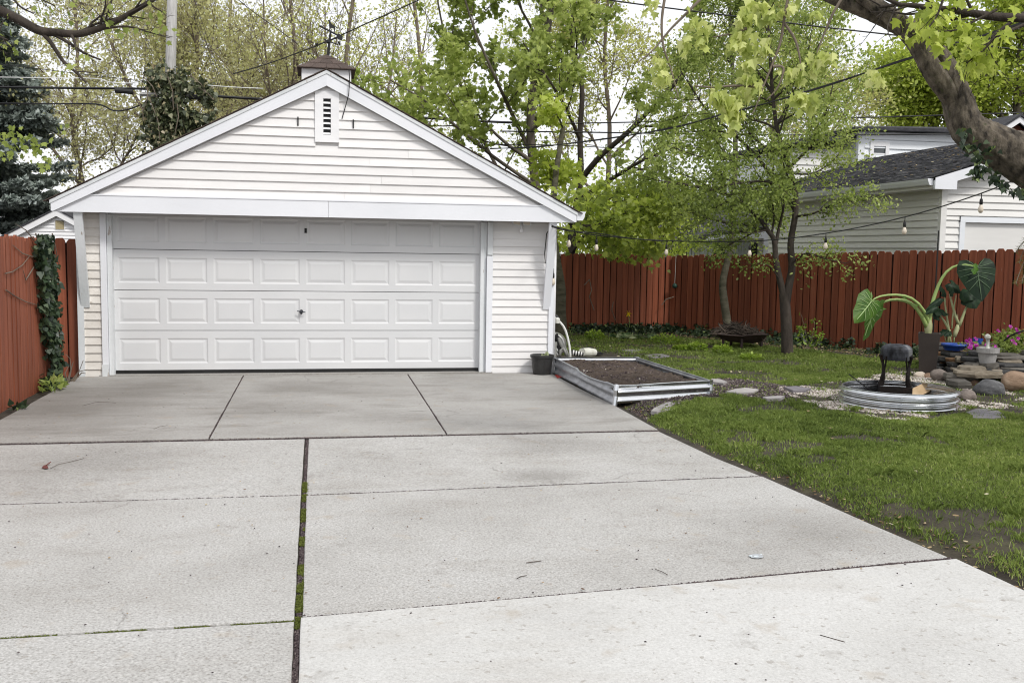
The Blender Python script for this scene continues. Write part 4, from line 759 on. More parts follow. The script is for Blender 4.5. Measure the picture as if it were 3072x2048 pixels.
cr = chips('soil_crumbs', x, y, zz, rng.uniform(.006, .022, k), M['chip'], np.clip(rng.beta(1.2, 2.0, k)*1.1, 0, 1), rng, .7); cr.parent = bed; cr.location = -Vector(bed.location)
# ------------------------------------------------------------------ fire pit and what stands in it
pit = thing('fire_pit', 'round corrugated galvanised fire pit ring on pale gravel', 'fire pit', (PIT_C[0], PIT_C[1], 0))
pr_ = []; hp = .215
for i in range(37):
    f = i/36; pr_.append((PIT_R + .021*math.cos(f*2*math.pi*3.0 + math.pi), -.005 + hp*f))
prof = pr_ + [(PIT_R-.012, hp-.012)] + [(r_-.008, z_) for r_, z_ in reversed(pr_)]
wob = lambda a, z: .010*math.sin(2*a+.6) + .004*math.sin(7*a) + .0018*math.sin(23*a+z*9)
MB().lathe(prof, (PIT_C[0], PIT_C[1], 0), 72, wob=wob).build('ring', M['steel'], pit, smooth=True)
vd = CAM[:2]-PIT_C; va = math.atan2(vd[1], vd[0])
for da in (.055, -1.0, 1.1, 2.4):
    a = va+da; mb = MB(); c_, s_ = math.cos(a), math.sin(a)
    for zf in (.17, .5, .83):
        rr = (PIT_R+.027)*(1+wob(a, 0)); mb.lathe([(.011, -.006), (.008, .004), (.001, .006)], (PIT_C[0]+c_*rr, PIT_C[1]+s_*rr, -.005+hp*zf), 7)
    mb.build('seam_bolts', M['steeldull'], pit)
x = rng.normal(0, .3, 900); y = rng.normal(0, .3, 900); k = np.hypot(x, y) < .6; x, y = x[k], y[k]
ash = chips('ash_bed', PIT_C[0]+x, PIT_C[1]+y, .02+.02*rng.rand(len(x)), rng.uniform(.012, .035, len(x)), M['chip'], rng.beta(1, 3, len(x)), rng, .6)
mb = MB(); mb.lathe([(.001, .035), (.35, .03), (PIT_R-.03, .0)], (PIT_C[0], PIT_C[1], 0), 30); mb.build('soot_floor', M['soil'], pit)
def log_piece(name, label, p, L, ang, tilt, r=.05, seed=0):
    rg = random.Random(seed); c, s = math.cos(ang), math.sin(ang); ct, st = math.cos(tilt), math.sin(tilt)
    d = np.array([c*ct, s*ct, st]); w = np.array([-s, c, 0]); h = np.cross(d, w); p = np.array(p)
    P = [p - d*L/2 + w*a*r + h*b*r for a, b in ((-1, -.6), (1, -.7), (.25, .9))]
    mb = MB(); mb.prism(P, d*L); o = mb.build(name, M['wood'], org=p); return tag(o, label, 'firewood', 'split firewood in the fire pit')
q = atg(2748, 1176, .10); log_piece('firewood', 'split log leaning up beside the metal lantern in the fire pit', q, .34, va+2.3, .35, .062, 1)
q = atg(2696, 1160, .10); log_piece('firewood', 'short split log standing behind the lantern legs', q, .2, va+1.9, .5, .05, 2)
q = atg(2622, 1168, .08); log_piece('firewood', 'split log lying left of the lantern in the fire pit', q, .3, va+1.4, .1, .05, 3)
q = atg(2585, 1163, .09); log_piece('firewood', 'split log against the left inner wall of the fire pit', q, .26, va+1.3, .1, .045, 4)
mb = MB(); mb.tube([atg(2547, 1122, .36), atg(2585, 1151, .2), atg(2622, 1178, .06)], .006, 5); tag(mb.build('poker', M['black']), 'thin black poker leaning on the left rim of the fire pit', 'poker')
# burnt metal lantern
lb = atg(2684, 1168, .12); lan = thing('metal_lantern', 'burnt metal stand with a grey zinc dome on four wavy legs in the fire pit', 'garden lantern', (lb[0], lb[1], .06))
Dl = depth(lb); k_ = Dl/FPX; hw = 45*k_
zT = zrow(lb[0], lb[1], 1033); zM = zrow(lb[0], lb[1], 1066); zB = lb[2]
mb = MB(); pr_ = [(hw*.95, zM-.045), (hw*.99, zM-.01), (hw*1.0, zM+(zT-zM)*.42), (hw*.975, zM+(zT-zM)*.64), (hw*.89, zM+(zT-zM)*.82), (hw*.72, zM+(zT-zM)*.97), (hw*.55, zT), (hw*.41, zT-.003), (hw*.38, zT-.05)]
mb.lathe([(r_, z_) for r_, z_ in pr_] + [(r_*.97, z_-.004) for r_, z_ in reversed(pr_)], (lb[0], lb[1], 0), 40, wob=lambda a, z: .02*math.sin(3*a+1)); mb.build('dome', M['zincdark'], lan, smooth=False)
for k in range(4):
    a = va + (1.12, 2.02, -1.12, -2.02)[k]; c_, s_ = math.cos(a), math.sin(a); rg = random.Random(k); P = []
    for i in range(9):
        f = i/8; rr = hw*(.95 - .08*math.sin(f*3.1)) ; oo = .018*math.sin(f*7+k*2); P.append((lb[0]+c_*rr - s_*oo, lb[1]+s_*rr + c_*oo, zM+.01-(zM+.01-zB-.05)*f))
    mb = MB(); mb.tube(P, [.036, .028, .016, .013, .017, .022, .025, .027, .034], 6); mb.build('leg', M['soot'], lan)
    a2 = a + (-.45, .45, .45, -.45)[k]; c2, s2 = math.cos(a2), math.sin(a2)
    mb = MB(); mb.tube([(P[4][0]*.6+(lb[0]+c2*hw*.9)*.4, P[4][1]*.6+(lb[1]+s2*hw*.9)*.4, P[4][2]+.02), P[5], P[6]], [.007, .012, .012], 5); mb.tube([(lb[0]+c2*hw*.95, lb[1]+s2*hw*.95, zM+.0), (P[4][0]*.6+(lb[0]+c2*hw*.9)*.4, P[4][1]*.6+(lb[1]+s2*hw*.9)*.4, P[4][2]+.02)], [.014, .007], 5); mb.build('strut', M['soot'], lan)
mb = MB(); tb = hw*1.0; R2 = Matrix.Rotation(va+math.pi/2+.1, 3, 'Z')
for x0, x1, y0, y1 in ((-tb, tb, -tb, -tb+.012), (-tb, tb, tb-.012, tb), (-tb, -tb+.012, -tb+.012, tb-.012), (tb-.012, tb, -tb+.012, tb-.012), (-tb+.012, tb-.012, -tb+.012, tb-.012)):
    flat = (x1-x0 > .1 and y1-y0 > .1); z0, z1 = (zB-.02, zB-.01) if flat else (zB-.05, zB+.05)
    b0 = len(mb.v); mb.box(x0, x1, y0, y1, z0, z1)
    for i in range(b0, len(mb.v)):
        v = R2 @ Vector(mb.v[i]); mb.v[i] = (v.x+lb[0], v.y+lb[1], v.z)
mb.build('base_tray', M['soot'], lan)

# ------------------------------------------------------------------ dry-stacked stones, boulders, flagstones
def rock(p, sx, sy, sz, seed, rot=0, sub=2, flat=.0, mat=None, name='boulder', parent=None):
    bm = bmesh.new(); bmesh.ops.create_icosphere(bm, subdivisions=sub, radius=1); rg = random.Random(seed); k = [Vector((rg.uniform(-1, 1), rg.uniform(-1, 1), rg.uniform(-1, 1))).normalized() for _ in range(9)]
    for v in bm.verts:
        d = v.co.normalized(); f = 1 + sum(.10*max(0, d.dot(q))**3*rg2 for q, rg2 in zip(k, (1, -1.4, .8, -1, 1.2, -.8, .6, -1.2, .9)))
        f *= 1 + .16*(float(fnoise(d.x*1.3+seed*3.1+d.z, d.y*1.3+d.z*.7+seed, .55, seed))-.5) + .07*(float(fnoise(d.x*2+d.z*1.1, d.y*2+seed, .2, seed+2))-.5); v.co = d*f
        for q, cut in zip(k, (.74, .80, .86, .78, .84, .88, .80, .9, .82)):
            h_ = v.co.dot(q)
            if h_ > cut: v.co -= q*(h_-cut)*.85
        v.co.z = max(v.co.z, -.75); v.co.x *= sx; v.co.y *= sy; v.co.z *= sz
    bmesh.ops.rotate(bm, verts=bm.verts, matrix=Matrix.Rotation(rot, 3, 'Z')); me = bpy.data.meshes.new(name); bm.to_mesh(me); bm.free(); me.materials.append(mat)
    me.polygons.foreach_set('use_smooth', [True]*len(me.polygons)); return link(name, me, parent, p)
def slab_stone(par, p, w, d, h, seed, mat, name='stone', rot=0, tilt=0):
    """flat stone with a broken outline; p = middle of the front lower edge"""
    rg = random.Random(seed); n = 9; P = []
    for i in range(n):
        a = 2*math.pi*i/n + rg.uniform(-.25, .25); rr = (abs(math.cos(a))**4 + abs(math.sin(a))**4)**-.25*rg.uniform(.86, 1.05); P.append((rr*math.cos(a)*w/2, rr*math.sin(a)*d/2 + d/2))
    mb = MB(); lo = [(x*rg.uniform(.9, 1), y*rg.uniform(.95, 1.03), 0) for x, y in P]; mi = [(x*1.03, y-.005, h*rg.uniform(.45, .6)) for x, y in P]; hi = [(x*rg.uniform(.93, 1), y*rg.uniform(.97, 1.0)+.01, h*rg.uniform(.92, 1.08)+tilt*x) for x, y in P]
    V = lo+mi+hi; F = [tuple(range(n))[::-1], tuple(range(2*n, 3*n))] + [(r*n+i, r*n+(i+1) % n, (r+1)*n+(i+1) % n, (r+1)*n+i) for r in range(2) for i in range(n)]
    c, s = math.cos(rot), math.sin(rot); mb.add([(x*c-y*s, x*s+y*c, z) for x, y, z in V], F); me = mb.mesh(name, mat); return link(name, me, par, p)
st = thing('stone_stack', 'dry stacked slate waterfall ledge beside the fire pit under the red fence', 'rock ledge', (9.0, -1.6, 0))
def stack_at(u, v):
    """crop pixel -> point on the sloping face of the stack"""
    px_, py = 2640+u/4.127, 920+v/4.127; b = np.interp(px_, [2795, 2860, 2935], [1122, 1142, 1168]); return atg(px_, py, .03+max(0, b-py)*.0031)
mb = MB(); rr_ = [stack_at(*q) for q in ((640, 900), (900, 1010), (1250, 960), (1800, 900), (2300, 900))]
rot0 = -YAW
STONES = [(690, 1230, 462, 500, 0), (700, 1090, 505, 555, 3), (690, 900, 560, 612, 2), (840, 1195, 575, 630, 3), (640, 900, 622, 662, 0), (650, 900, 664, 702, 3), (890, 1025, 645, 702, 2), (990, 1225, 640, 695, 1),
          (640, 875, 705, 748, 3), (880, 1015, 702, 765, 3), (1095, 1265, 700, 762, 0), (1280, 1515, 705, 785, 0), (1430, 1790, 585, 622, 0), (1440, 1860, 622, 665, 0), (1520, 1800, 672, 708, 1), (1500, 1870, 715, 762, 3),
          (1550, 1850, 762, 790, 0), (1060, 1365, 755, 830, 1), (995, 1605, 800, 885, 1), (1370, 1800, 800, 885, 3), (880, 1310, 842, 930, 0), (885, 1145, 925, 1022, 0), (650, 880, 750, 800, 3), (870, 1010, 765, 812, 3), (1180, 1420, 560, 640, 3),
          (1100, 1300, 640, 702, 3), (1230, 1440, 500, 560, 0), (1860, 2250, 560, 640, 0), (1850, 2250, 650, 720, 3), (1850, 2300, 730, 800, 0), (1780, 2200, 800, 880, 3), (1090, 1240, 450, 480, 1), (660, 760, 600, 640, 1), (1010, 1090, 830, 870, 3)]
for i, (u0, u1, v0, v1, mt) in enumerate(STONES):
    p = stack_at((u0+u1)/2, v1); k_ = depth(p)/FPX; w = (u1-u0)/4.127*k_*1.04; h = max(.028, (v1-v0)/4.127*k_*.95)
    slab_stone(st, p, w, .34 if w > .2 else .22, h, 100+i, M[('stone', 'stonetan', 'stonerust', 'stonedark')[mt]], rot=rot0+random.Random(i).uniform(-.15, .15), tilt=random.Random(i+9).uniform(-.06, .06))
rf_ = random.Random(77)
for i in range(78):
    u, v = rf_.uniform(660, 2150), rf_.uniform(475, 900)
    if v > 820 and u < 900 or (u < 720 and v > 760): continue
    p = stack_at(u, v) + np.array([.03, .13, -.01]); k_ = depth(p)/FPX; w = rf_.uniform(70, 230)/4.127*k_
    slab_stone(st, p, w, rf_.uniform(.18, .3), rf_.uniform(.022, .045), 300+i, M[rf_.choice(['stone', 'stonedark', 'stonedark', 'stonetan', 'stonerust'])], rot=rot0+rf_.uniform(-.4, .4), tilt=rf_.uniform(-.12, .12))
p0 = stack_at(1000, 700); mb = MB()                               # earth core behind the stones
base = [stack_at(870, 800), stack_at(1060, 900), stack_at(1500, 900), stack_at(2400, 850)]
back = np.array([.2, .98, 0]); core = [b + back*.30 - np.array([0, 0, .04]) for b in base]; top = [stack_at(u, 520) + back*.30 - np.array([0, 0, .05]) for u in (880, 1080, 1500, 2400)]; far = [t + back*np.array([1, 1, 0])*.55 for t in top]
for i in range(3): mb.add([core[i], core[i+1], top[i+1], top[i], far[i+1], far[i]], [(0, 1, 2, 3), (3, 2, 4, 5)])
mb.add([core[0], top[0], far[0], far[0]*[1, 1, 0]], [(0, 1, 2, 3)]); mb.build('earth_core', M['soil'], st)
def boulder(u0, u1, v0, v1, mat, label, seed, z=.0, rot=0):
    x0, x1, y0, y1 = 2640+u0/4.127, 2640+u1/4.127, 920+v0/4.127, 920+v1/4.127; p = atg((x0+x1)/2, y1-3, z); k_ = depth(p)/FPX; a, c = (x1-x0)/2*k_, (y1-y0)/2*k_
    o = rock(p + np.array([math.sin(YAW)*a*.7, math.cos(YAW)*a*.7, c*.86]), a*1.06, a*.8, c*1.16, seed, -YAW+rot, 3, mat=mat); tag(o, label, 'boulder', 'boulders around the stone ledge')
def bmat(name, a, b, c): return pbr(name, [(.25, a), (.5, b), (.8, c)], 9, .75, .5, 40, detail=8, stretch=(1, 1, 2))
BT = bmat('boulder_tan', (.13, .08, .05), (.26, .175, .115), (.37, .285, .21)); BP = bmat('boulder_pale', (.36, .29, .22), (.50, .43, .35), (.56, .50, .43)); BB = bmat('boulder_brown', (.13, .08, .05), (.22, .14, .09), (.30, .21, .15)); BG = bmat('boulder_grey', (.09, .072, .06), (.18, .15, .13), (.30, .255, .22)); BD = bmat('boulder_dark', (.028, .028, .03), (.085, .085, .088), (.20, .198, .195))
boulder(500, 725, 718, 850, BT, 'tan brown boulder at the left end of the stone ledge', 1, .0); boulder(425, 590, 822, 915, BP, 'pale pinkish boulder low behind the fire pit rim', 2); boulder(545, 665, 835, 918, BB, 'small dark brown boulder between two larger ones behind the rim', 3); boulder(648, 866, 788, 940, BG, 'mottled grey brown boulder right behind the fire pit rim', 4, .02)
boulder(998, 1224, 1040, 1196, BG, 'smooth rounded grey cobble in front of the stone ledge', 5); boulder(1228, 1610, 928, 1140, BD, 'rough dark grey boulder in front of the ledge steps', 6); boulder(1540, 1900, 806, 1085, BT, 'big tan boulder at the right edge of the picture', 7); boulder(1135, 1240, 918, 1010, BB, 'reddish fist sized boulder wedged under the ledge steps', 8); boulder(925, 1065, 1060, 1172, BD, 'blackish blue angular rock beside the fire pit', 9)
def flag(name, label, px_, dark=False, h=.03, cat='stepping stone'):
    P = [atg(x, y, .02) for x, y in px_]; c = np.mean(P, 0); zc = float(lawn_z(c[0], c[1])); mb = MB(); n = len(P); rg = random.Random(len(label))
    lo = [(p[0], p[1], zc-.03) for p in P]; hi = [(c[0]+(p[0]-c[0])*.985, c[1]+(p[1]-c[1])*.985, zc+h+rg.uniform(-.004, .004)) for p in P]; mb.add(lo+hi, [tuple(range(n, 2*n))[::1]] + [(i, (i+1) % n, n+(i+1) % n, n+i) for i in range(n)])
    me_ = mb; o = mb.build(name, M['flagdark' if dark else 'flag'], org=(c[0], c[1], zc)); bm = bmesh.new(); bm.from_mesh(o.data); bmesh.ops.recalc_face_normals(bm, faces=bm.faces); bm.to_mesh(o.data); bm.free()
    return tag(o, label, cat, 'flagstones set in the lawn and mulch')
flag('flagstone', 'long pale flagstone just right of the raised bed corner', [(1952, 1229), (1962, 1222), (1990, 1207), (2030, 1196), (2072, 1190), (2106, 1195), (2090, 1203), (2060, 1213), (2010, 1228), (1970, 1234)], h=.006)
flag('flagstone', 'flat pale flagstone in the middle of the dark mulch', [(2176, 1180), (2205, 1172), (2240, 1168), (2276, 1174), (2262, 1182), (2215, 1186)])
flag('flagstone', 'small pinkish flagstone behind the right corner of the raised bed', [(2134, 1152), (2134, 1142), (2160, 1145), (2182, 1152), (2170, 1157)])
flag('flagstone', 'purplish flagstone between mulch and pale gravel', [(2352, 1170), (2385, 1166), (2432, 1174), (2415, 1180), (2378, 1181)], True, .035)
flag('flagstone', 'narrow pale flagstone at the front edge of the mulch', [(2288, 1198), (2320, 1193), (2354, 1194), (2342, 1201), (2300, 1203)])
flag('flagstone', 'broken purplish grey flagstone in the lawn right of the fire pit', [(2896, 1240), (2925, 1231), (2975, 1227), (3000, 1240), (3026, 1254), (2975, 1260), (2918, 1258), (2918, 1250)], True, .025)
flag('flagstone', 'worn flagstone flush in the trodden grass behind the raised bed', [(1930, 1066), (1985, 1062), (2010, 1070), (1960, 1076)], True, .012); flag('flagstone', 'faint flagstone farther back in the trodden grass', [(1860, 1050), (1915, 1046), (1940, 1053), (1890, 1057)], True, .012)

# ------------------------------------------------------------------ pots and plants by the right fence
def heart(name, base, tip, nrm, w, mat, veinmat, parent, cup=.06, seed=0, nv=5):
    """big heart leaf: base = stalk joint, tip, face normal; veins are its child"""
    base, tip, nrm = (np.asarray(q, float) for q in (base, tip, nrm)); ax = tip-base; L = np.linalg.norm(ax); ax /= L; nrm = nrm - ax*(nrm@ax); nrm /= np.linalg.norm(nrm); sd_ = np.cross(ax, nrm); rg = random.Random(seed)
    H = [(0, 0), (.10, -.16), (.26, -.27), (.42, -.25), (.50, -.12), (.53, .06), (.50, .25), (.42, .45), (.30, .65), (.16, .84), (.0, 1.0)]
    out = H + [(-x, y) for x, y in H[-2:0:-1]]; n = len(out)
    def pt(x, y, r): return base + sd_*x*w + ax*y*L - nrm*cup*L*(r*r*(1.4*abs(x)+.5*y*y)) + nrm*rg.uniform(-.008, .008)*r
    V = [base - nrm*.0]; rings = (.3, .62, 1.0)
    for r in rings: V += [pt(x*r, y*r if i else y*r, r) + (nrm*.018*math.sin(i*2.1)*r if r == 1 else 0) for i, (x, y) in enumerate(out)]
    F = [(0, 1+i, 1+(i+1) % n) for i in range(n)]; 
    for k in range(2): F += [(1+k*n+i, 1+(k+1)*n+i, 1+(k+1)*n+(i+1) % n, 1+k*n+(i+1) % n) for i in range(n)]
    mb = MB(); mb.add(V, F); lf = mb.build(name, mat, parent, smooth=True); at = lf.data.attributes.new('tint', 'FLOAT', 'FACE'); at.data.foreach_set('value', np.random.RandomState(seed).rand(len(F)).astype(np.float32))
    if veinmat:
        mv = MB(); mids = [H.index((.0, 1.0))] + [2, 4, 5, 6, 7, 8] + [n-2, n-4, n-5, n-6, n-7, n-8]
        for q in mids:
            x, y = out[q]; P = [pt(x*r, y*r, r) + nrm*.005 for r in (.02, .35, .65, .95)]
            if q != 10:                                     # side veins leave the midrib part way
                f0 = max(0, y*.55); P = [pt(0, f0*1.0, f0) + nrm*.005] + [pt(x*r, f0*(1-r)+y*r, max(r, f0)) + nrm*.005 for r in (.4, .7, .95)]
            mv.tube(P, [.0075 if q == 10 else .004]*3 + [.0015], 4)
        mv.build('vein', veinmat, lf)
    return lf
ep = atd(2784, 1085, 13.8); EPX = np.array([ep[0], ep[1], 0.0]); DP_ = 13.8
def E1(u, v, dd=0): return atd(2520+u/2.8, 760+v/2.8, DP_+dd)
pl1 = thing('square_planter', 'tall tapered brown square planter in front of the red fence', 'planter', (ep[0], ep[1], 0))
zt_ = E1(740, 665)[2]; k_ = DP_/FPX; wt, wb_ = 31*k_*.98, 22*k_
mb = MB(); Rz = Matrix.Rotation(-YAW-.42, 3, 'Z')
def sq(w, z): return [tuple(np.array(Rz @ Vector((a*w, b*w, 0))) + np.array([ep[0], ep[1], z])) for a, b in ((-1, -1), (1, -1), (1, 1), (-1, 1))]
s0, s1, s2, s3 = sq(wb_, .0), sq(wt, zt_), sq(wt-.018, zt_), sq(wt-.03, zt_-.04)
mb.add(s0+s1+s2+s3, [(4*i+k, 4*i+(k+1) % 4, 4*i+4+(k+1) % 4, 4*i+4+k) for i in range(3) for k in range(4)]); mb.build('body', M['brownpot'], pl1)
MB().add(sq(wt-.029, zt_-.035), [(0, 1, 2, 3)]).build('potting_soil', M['soil'], pl1)
ear = thing('elephant_ear_plant', 'elephant ear plant with thick lime stalks arching from the brown planter', 'plant', tuple(E1(740, 660)))
def stalk(par, pts, r0, r1, mat, dd=None):
    P = [E1(u, v, (dd[i] if dd else 0)) for i, (u, v) in enumerate(pts)]; mb = MB(); mb.tube(P, np.linspace(r0, r1, len(P)), 8); mb.build('stalk', mat, par, smooth=True); return P
mb = MB(); mb.lathe([(.042, -.03), (.052, .03), (.05, .1), (.036, .16)], tuple(E1(741, 655)), 12); mb.build('crown_base', M['palestalk'], ear, smooth=True)
PA = stalk(ear, [(741, 640), (752, 560), (768, 450), (785, 385), (805, 325), (828, 265), (858, 205), (895, 155), (945, 117), (1000, 98), (1050, 95), (1100, 103), (1150, 118)], .030, .011, M['lime'], [0]*4+[-.02*i for i in range(9)])
PB = stalk(ear, [(738, 635), (715, 580), (685, 520), (645, 465), (595, 420), (540, 397), (480, 388), (420, 392), (370, 408), (325, 432), (295, 462)], .034, .011, M['lime'], [-.03*i for i in range(11)])
PC = stalk(ear, [(742, 630), (735, 550), (705, 485), (660, 425), (600, 378), (540, 356), (470, 348), (400, 350), (340, 360), (295, 378), (264, 402)], 0.026, .010, M['lime'], [-.05*i for i in range(11)])
view = -_d
heart('leaf', PA[-1], E1(1195, 405, -.26), view + np.array([-.1, 0, .25]), 106*k_, M['eardark'], M['veindark'], ear, .10, 1)
heart('leaf', PC[-1], E1(122, 585, -.65), view + np.array([.5, 0, .35]), 74*k_, M['eargreen'], M['vein'], ear, .12, 2)
heart('leaf', PB[-1], E1(196, 738, -.35), np.cross(view, [.35, 0, 1]) + view*.22, 70*k_, M['eargreen'], M['vein'], ear, .05, 3)
heart('leaf', E1(800, 450, -.1), E1(720, 500, -.15), view + np.array([.3, 0, .9]), 24*k_, M['eardark'], None, ear, .3, 4)
heart('leaf', E1(825, 385, -.05), E1(705, 470, -.1), view + np.array([0, 0, 2.]), 22*k_, M['eardark'], None, ear, .3, 5)
heart('leaf', E1(555, 380, -.05), E1(665, 445, -.02), view + np.array([0, 0, 3.]), 9*k_, M['eargreen'], None, ear, .1, 6)
heart('leaf', E1(280, 425, -.3), E1(388, 472, -.3), view*.4 + np.array([0, 0, 2.]), 15*k_, M['eargreen'], None, ear, .1, 7)
heart('leaf', E1(1150, 118, -.3), E1(1115, 178, -.42), view + np.array([.5, 0, 0]), 24*k_, M['eargreen'], None, ear, .1, 8)
bp_ = E1(955, 800, .45); bowl = thing('blue_planter', 'low blue plastic planter behind the stone ledge', 'planter', tuple(bp_))
k2 = depth(bp_)/FPX; wb2 = 35*k2; zr = E1(955, 758, .45)[2]
MB().lathe([(wb2*.75, -.02), (wb2*.95, zr-bp_[2]-.03), (wb2*1.02, zr-bp_[2]-.028), (wb2*1.02, zr-bp_[2]), (wb2*.92, zr-bp_[2]), (wb2*.9, zr-bp_[2]-.05), (.001, zr-bp_[2]-.05)], tuple(bp_), 28, wob=lambda a, z: 0).build('bowl', M['bluepot'], bowl, smooth=True)
ear2 = thing('dark_elephant_ear', 'thin stalked elephant ear with drooping dark leaves in the blue planter', 'plant', tuple(E1(950, 745, .3)))
for pts, r0, r1 in (([(925, 745), (920, 690), (910, 620), (895, 520), (882, 420), (880, 325)], .022, .008), ([(1000, 600), (970, 530), (945, 440), (930, 380), (918, 318)], .022, .010), ([(940, 630), (945, 540), (960, 440), (975, 350)], .012, .007), ([(930, 700), (905, 620), (870, 560), (830, 510), (790, 462)], .022, .008), ([(1000, 610), (1020, 560), (1050, 480), (1080, 420), (1105, 380)], .024, .010), ([(990, 590), (988, 540), (990, 510)], .010, .002), ([(905, 745), (912, 690), (920, 640)], .018, .02), ([(955, 750), (960, 700), (965, 655)], .012, .012), ([(890, 740), (880, 700), (870, 660)], .008, .006)): stalk(ear2, pts, r0, r1, M['palestalk'], [.25]*len(pts))
mb = MB(); P = [E1(u, v, .25) for u, v in ((960, 700), (972, 660), (984, 630), (990, 600))]; mb.tube(P, [.026, .032, .032, .02], 9); mb.build('bulb_stem', M['palestalk'], ear2, smooth=True)
for i, (b0, t0, w_, n_) in enumerate((((1105, 378), (1150, 462), 62, (0, 0, .6)), ((1085, 330), (1020, 395), 46, (0, 0, 1.2)), ((935, 255), (1035, 325), 40, (0, 0, .8)), ((880, 320), (825, 262), 44, (0, 0, 1.4)), ((918, 318), (955, 290), 40, (0, 0, 1.0)), ((790, 470), (850, 560), 40, (0, 0, 1.6)), ((820, 470), (925, 505), 38, (0, 0, 1.8)), ((880, 650), (820, 690), 20, (0, 0, 1.2)), ((915, 655), (880, 690), 22, (0, 0, .8)))):
    heart('leaf', E1(*b0, .2), E1(*t0, .15), view + np.array(n_), w_*k2, M['eardark'], None, ear2, .3, 20+i)
# cement pot with a little statue on the ledge
cp = stack_at(1325, 722); cp = np.array([cp[0], cp[1], cp[2]]); k2 = depth(cp)/FPX; dp = depth(cp)
pot = thing('cement_pot', 'grey cement flower pot standing on the stone ledge', 'flower pot', tuple(cp)); hP = zrow(cp[0], cp[1], 1043) - cp[2]
MB().lathe([(.001, 0), (21*k2, 0), (27*k2, hP*.72), (32*k2, hP*.73), (32.5*k2, hP), (28*k2, hP), (26*k2, hP*.9), (.001, hP*.88)], tuple(cp), 28, wob=lambda a, z: .01*math.sin(5*a+z*20)).build('pot', M['concrete_pot'], pot, smooth=False)
sb = cp + np.array([-.01, 0, hP*.88]); stt = thing('garden_statue', 'small weathered white mushroom shaped statue standing in the cement pot', 'statue', tuple(sb)); hs_ = zrow(sb[0], sb[1], 1002) - sb[2]
MB().lathe([(.055, 0), (.03, .015), (.022, hs_*.3), (.024, hs_*.62), (.03, hs_*.66)], tuple(sb), 12, wob=lambda a, z: .08*math.sin(3*a+z*40)).build('stem', M['statue'], stt, smooth=True)
rock(sb + np.array([-.008, 0, hs_*.82]), .042, .04, hs_*.2, 5, mat=M['statue'], name='cap', parent=stt)
fb = stack_at(1310, 470) + np.array([.03, .22, -.02]); tag(MB().lathe([(.001, 0), (.055, 0), (.072, .09), (.066, .09), (.05, .02)], tuple(fb), 18).build('small_blue_pot', M['bluepot']), 'small bright blue pot behind the statue on the ledge', 'flower pot')
# pink flowers
def flower_patch(name, label, pts, seed, group, pal='pink', leafn=120, fn_=9, fs=.038):
    rg = np.random.RandomState(seed); c = np.mean(pts, 0); t = thing(name, label, 'flowers', tuple(c), group); P = []
    for p in pts: P.append(p + rg.randn(leafn, 3)*[.075, .06, .045])
    P = np.concatenate(P); me = leaves('foliage', P - c, rg.randn(len(P), 3)*[1, 1, .5] + [0, 0, .3], rg.uniform(.03, .07, len(P)), 'oval', rg.rand(len(P))*.55, M['apple'], rg); tag(link('foliage', me, t, c), kind='stuff')
    for p in pts:
        for k in range(fn_):
            q = p + rg.randn(3)*[.07, .05, .02] + np.array([-.02, -.06, .07]); n = 6; an = np.arange(n)*2*np.pi/n + rg.rand(); tl = rg.randn(2)*.3
            A = np.stack([np.cos(an), np.sin(an)*.5 - .2, np.sin(an)*.75 + .35], 1); me = leaves('blossom', np.repeat((q-c)[None], n, 0) + A*fs*.42, A, np.full(n, fs*rg.uniform(.8, 1.15)), 'petal', np.clip(rg.rand(n)*.6 + rg.rand()*.4, 0, 1), M[pal], rg, up=-.2); link('blossom', me, t, c)
flower_patch('pink_flowers', 'bright magenta flowers above the stones right of the cement pot', [stack_at(1575, 430)+[0, .1, .05], stack_at(1700, 560)+[0, .1, .03], stack_at(1490, 560)+[0, .1, 0], stack_at(1620, 500)+[0, .15, .04], stack_at(1740, 410)+[0, .15, .06]], 1, 'flowers along the top of the ledge', fn_=2, leafn=190)
flower_patch('pink_flowers', 'magenta flowers running off the right edge of the picture', [stack_at(1860, 450)+[0, .15, .05], stack_at(1900, 560)+[0, .1, .03], stack_at(2010, 480)+[0, .1, .05]], 2, 'flowers along the top of the ledge', fn_=2, leafn=190)
flower_patch('pink_flowers', 'small lilac flower clump left of the cement pot', [stack_at(1115, 520)+[0, .05, .03], stack_at(1160, 560)+[0, 0, .02]], 3, 'flowers along the top of the ledge', leafn=45, fn_=5, fs=.04)
# black hook rod and drip hose by the fence
mb = MB(); a = atd(2813, 745, 14.3); mb.tube([(a[0], a[1], .0), (a[0], a[1], zrow(a[0], a[1], 692))], .010, 6); tag(mb.build('plant_hook_rod', M['black']), 'thin black upright rod in front of the fence behind the planters', 'rod')
mb = MB(); mb.tube([atd(3012, 1022, 13.2), atd(3030, 1008, 13.1), atd(3050, 998, 13.0), atd(3085, 988, 12.9)], .011, 6); tag(mb.build('black_hose', M['blackrub']), 'black hose curving above the pink flowers at the right edge', 'hose')

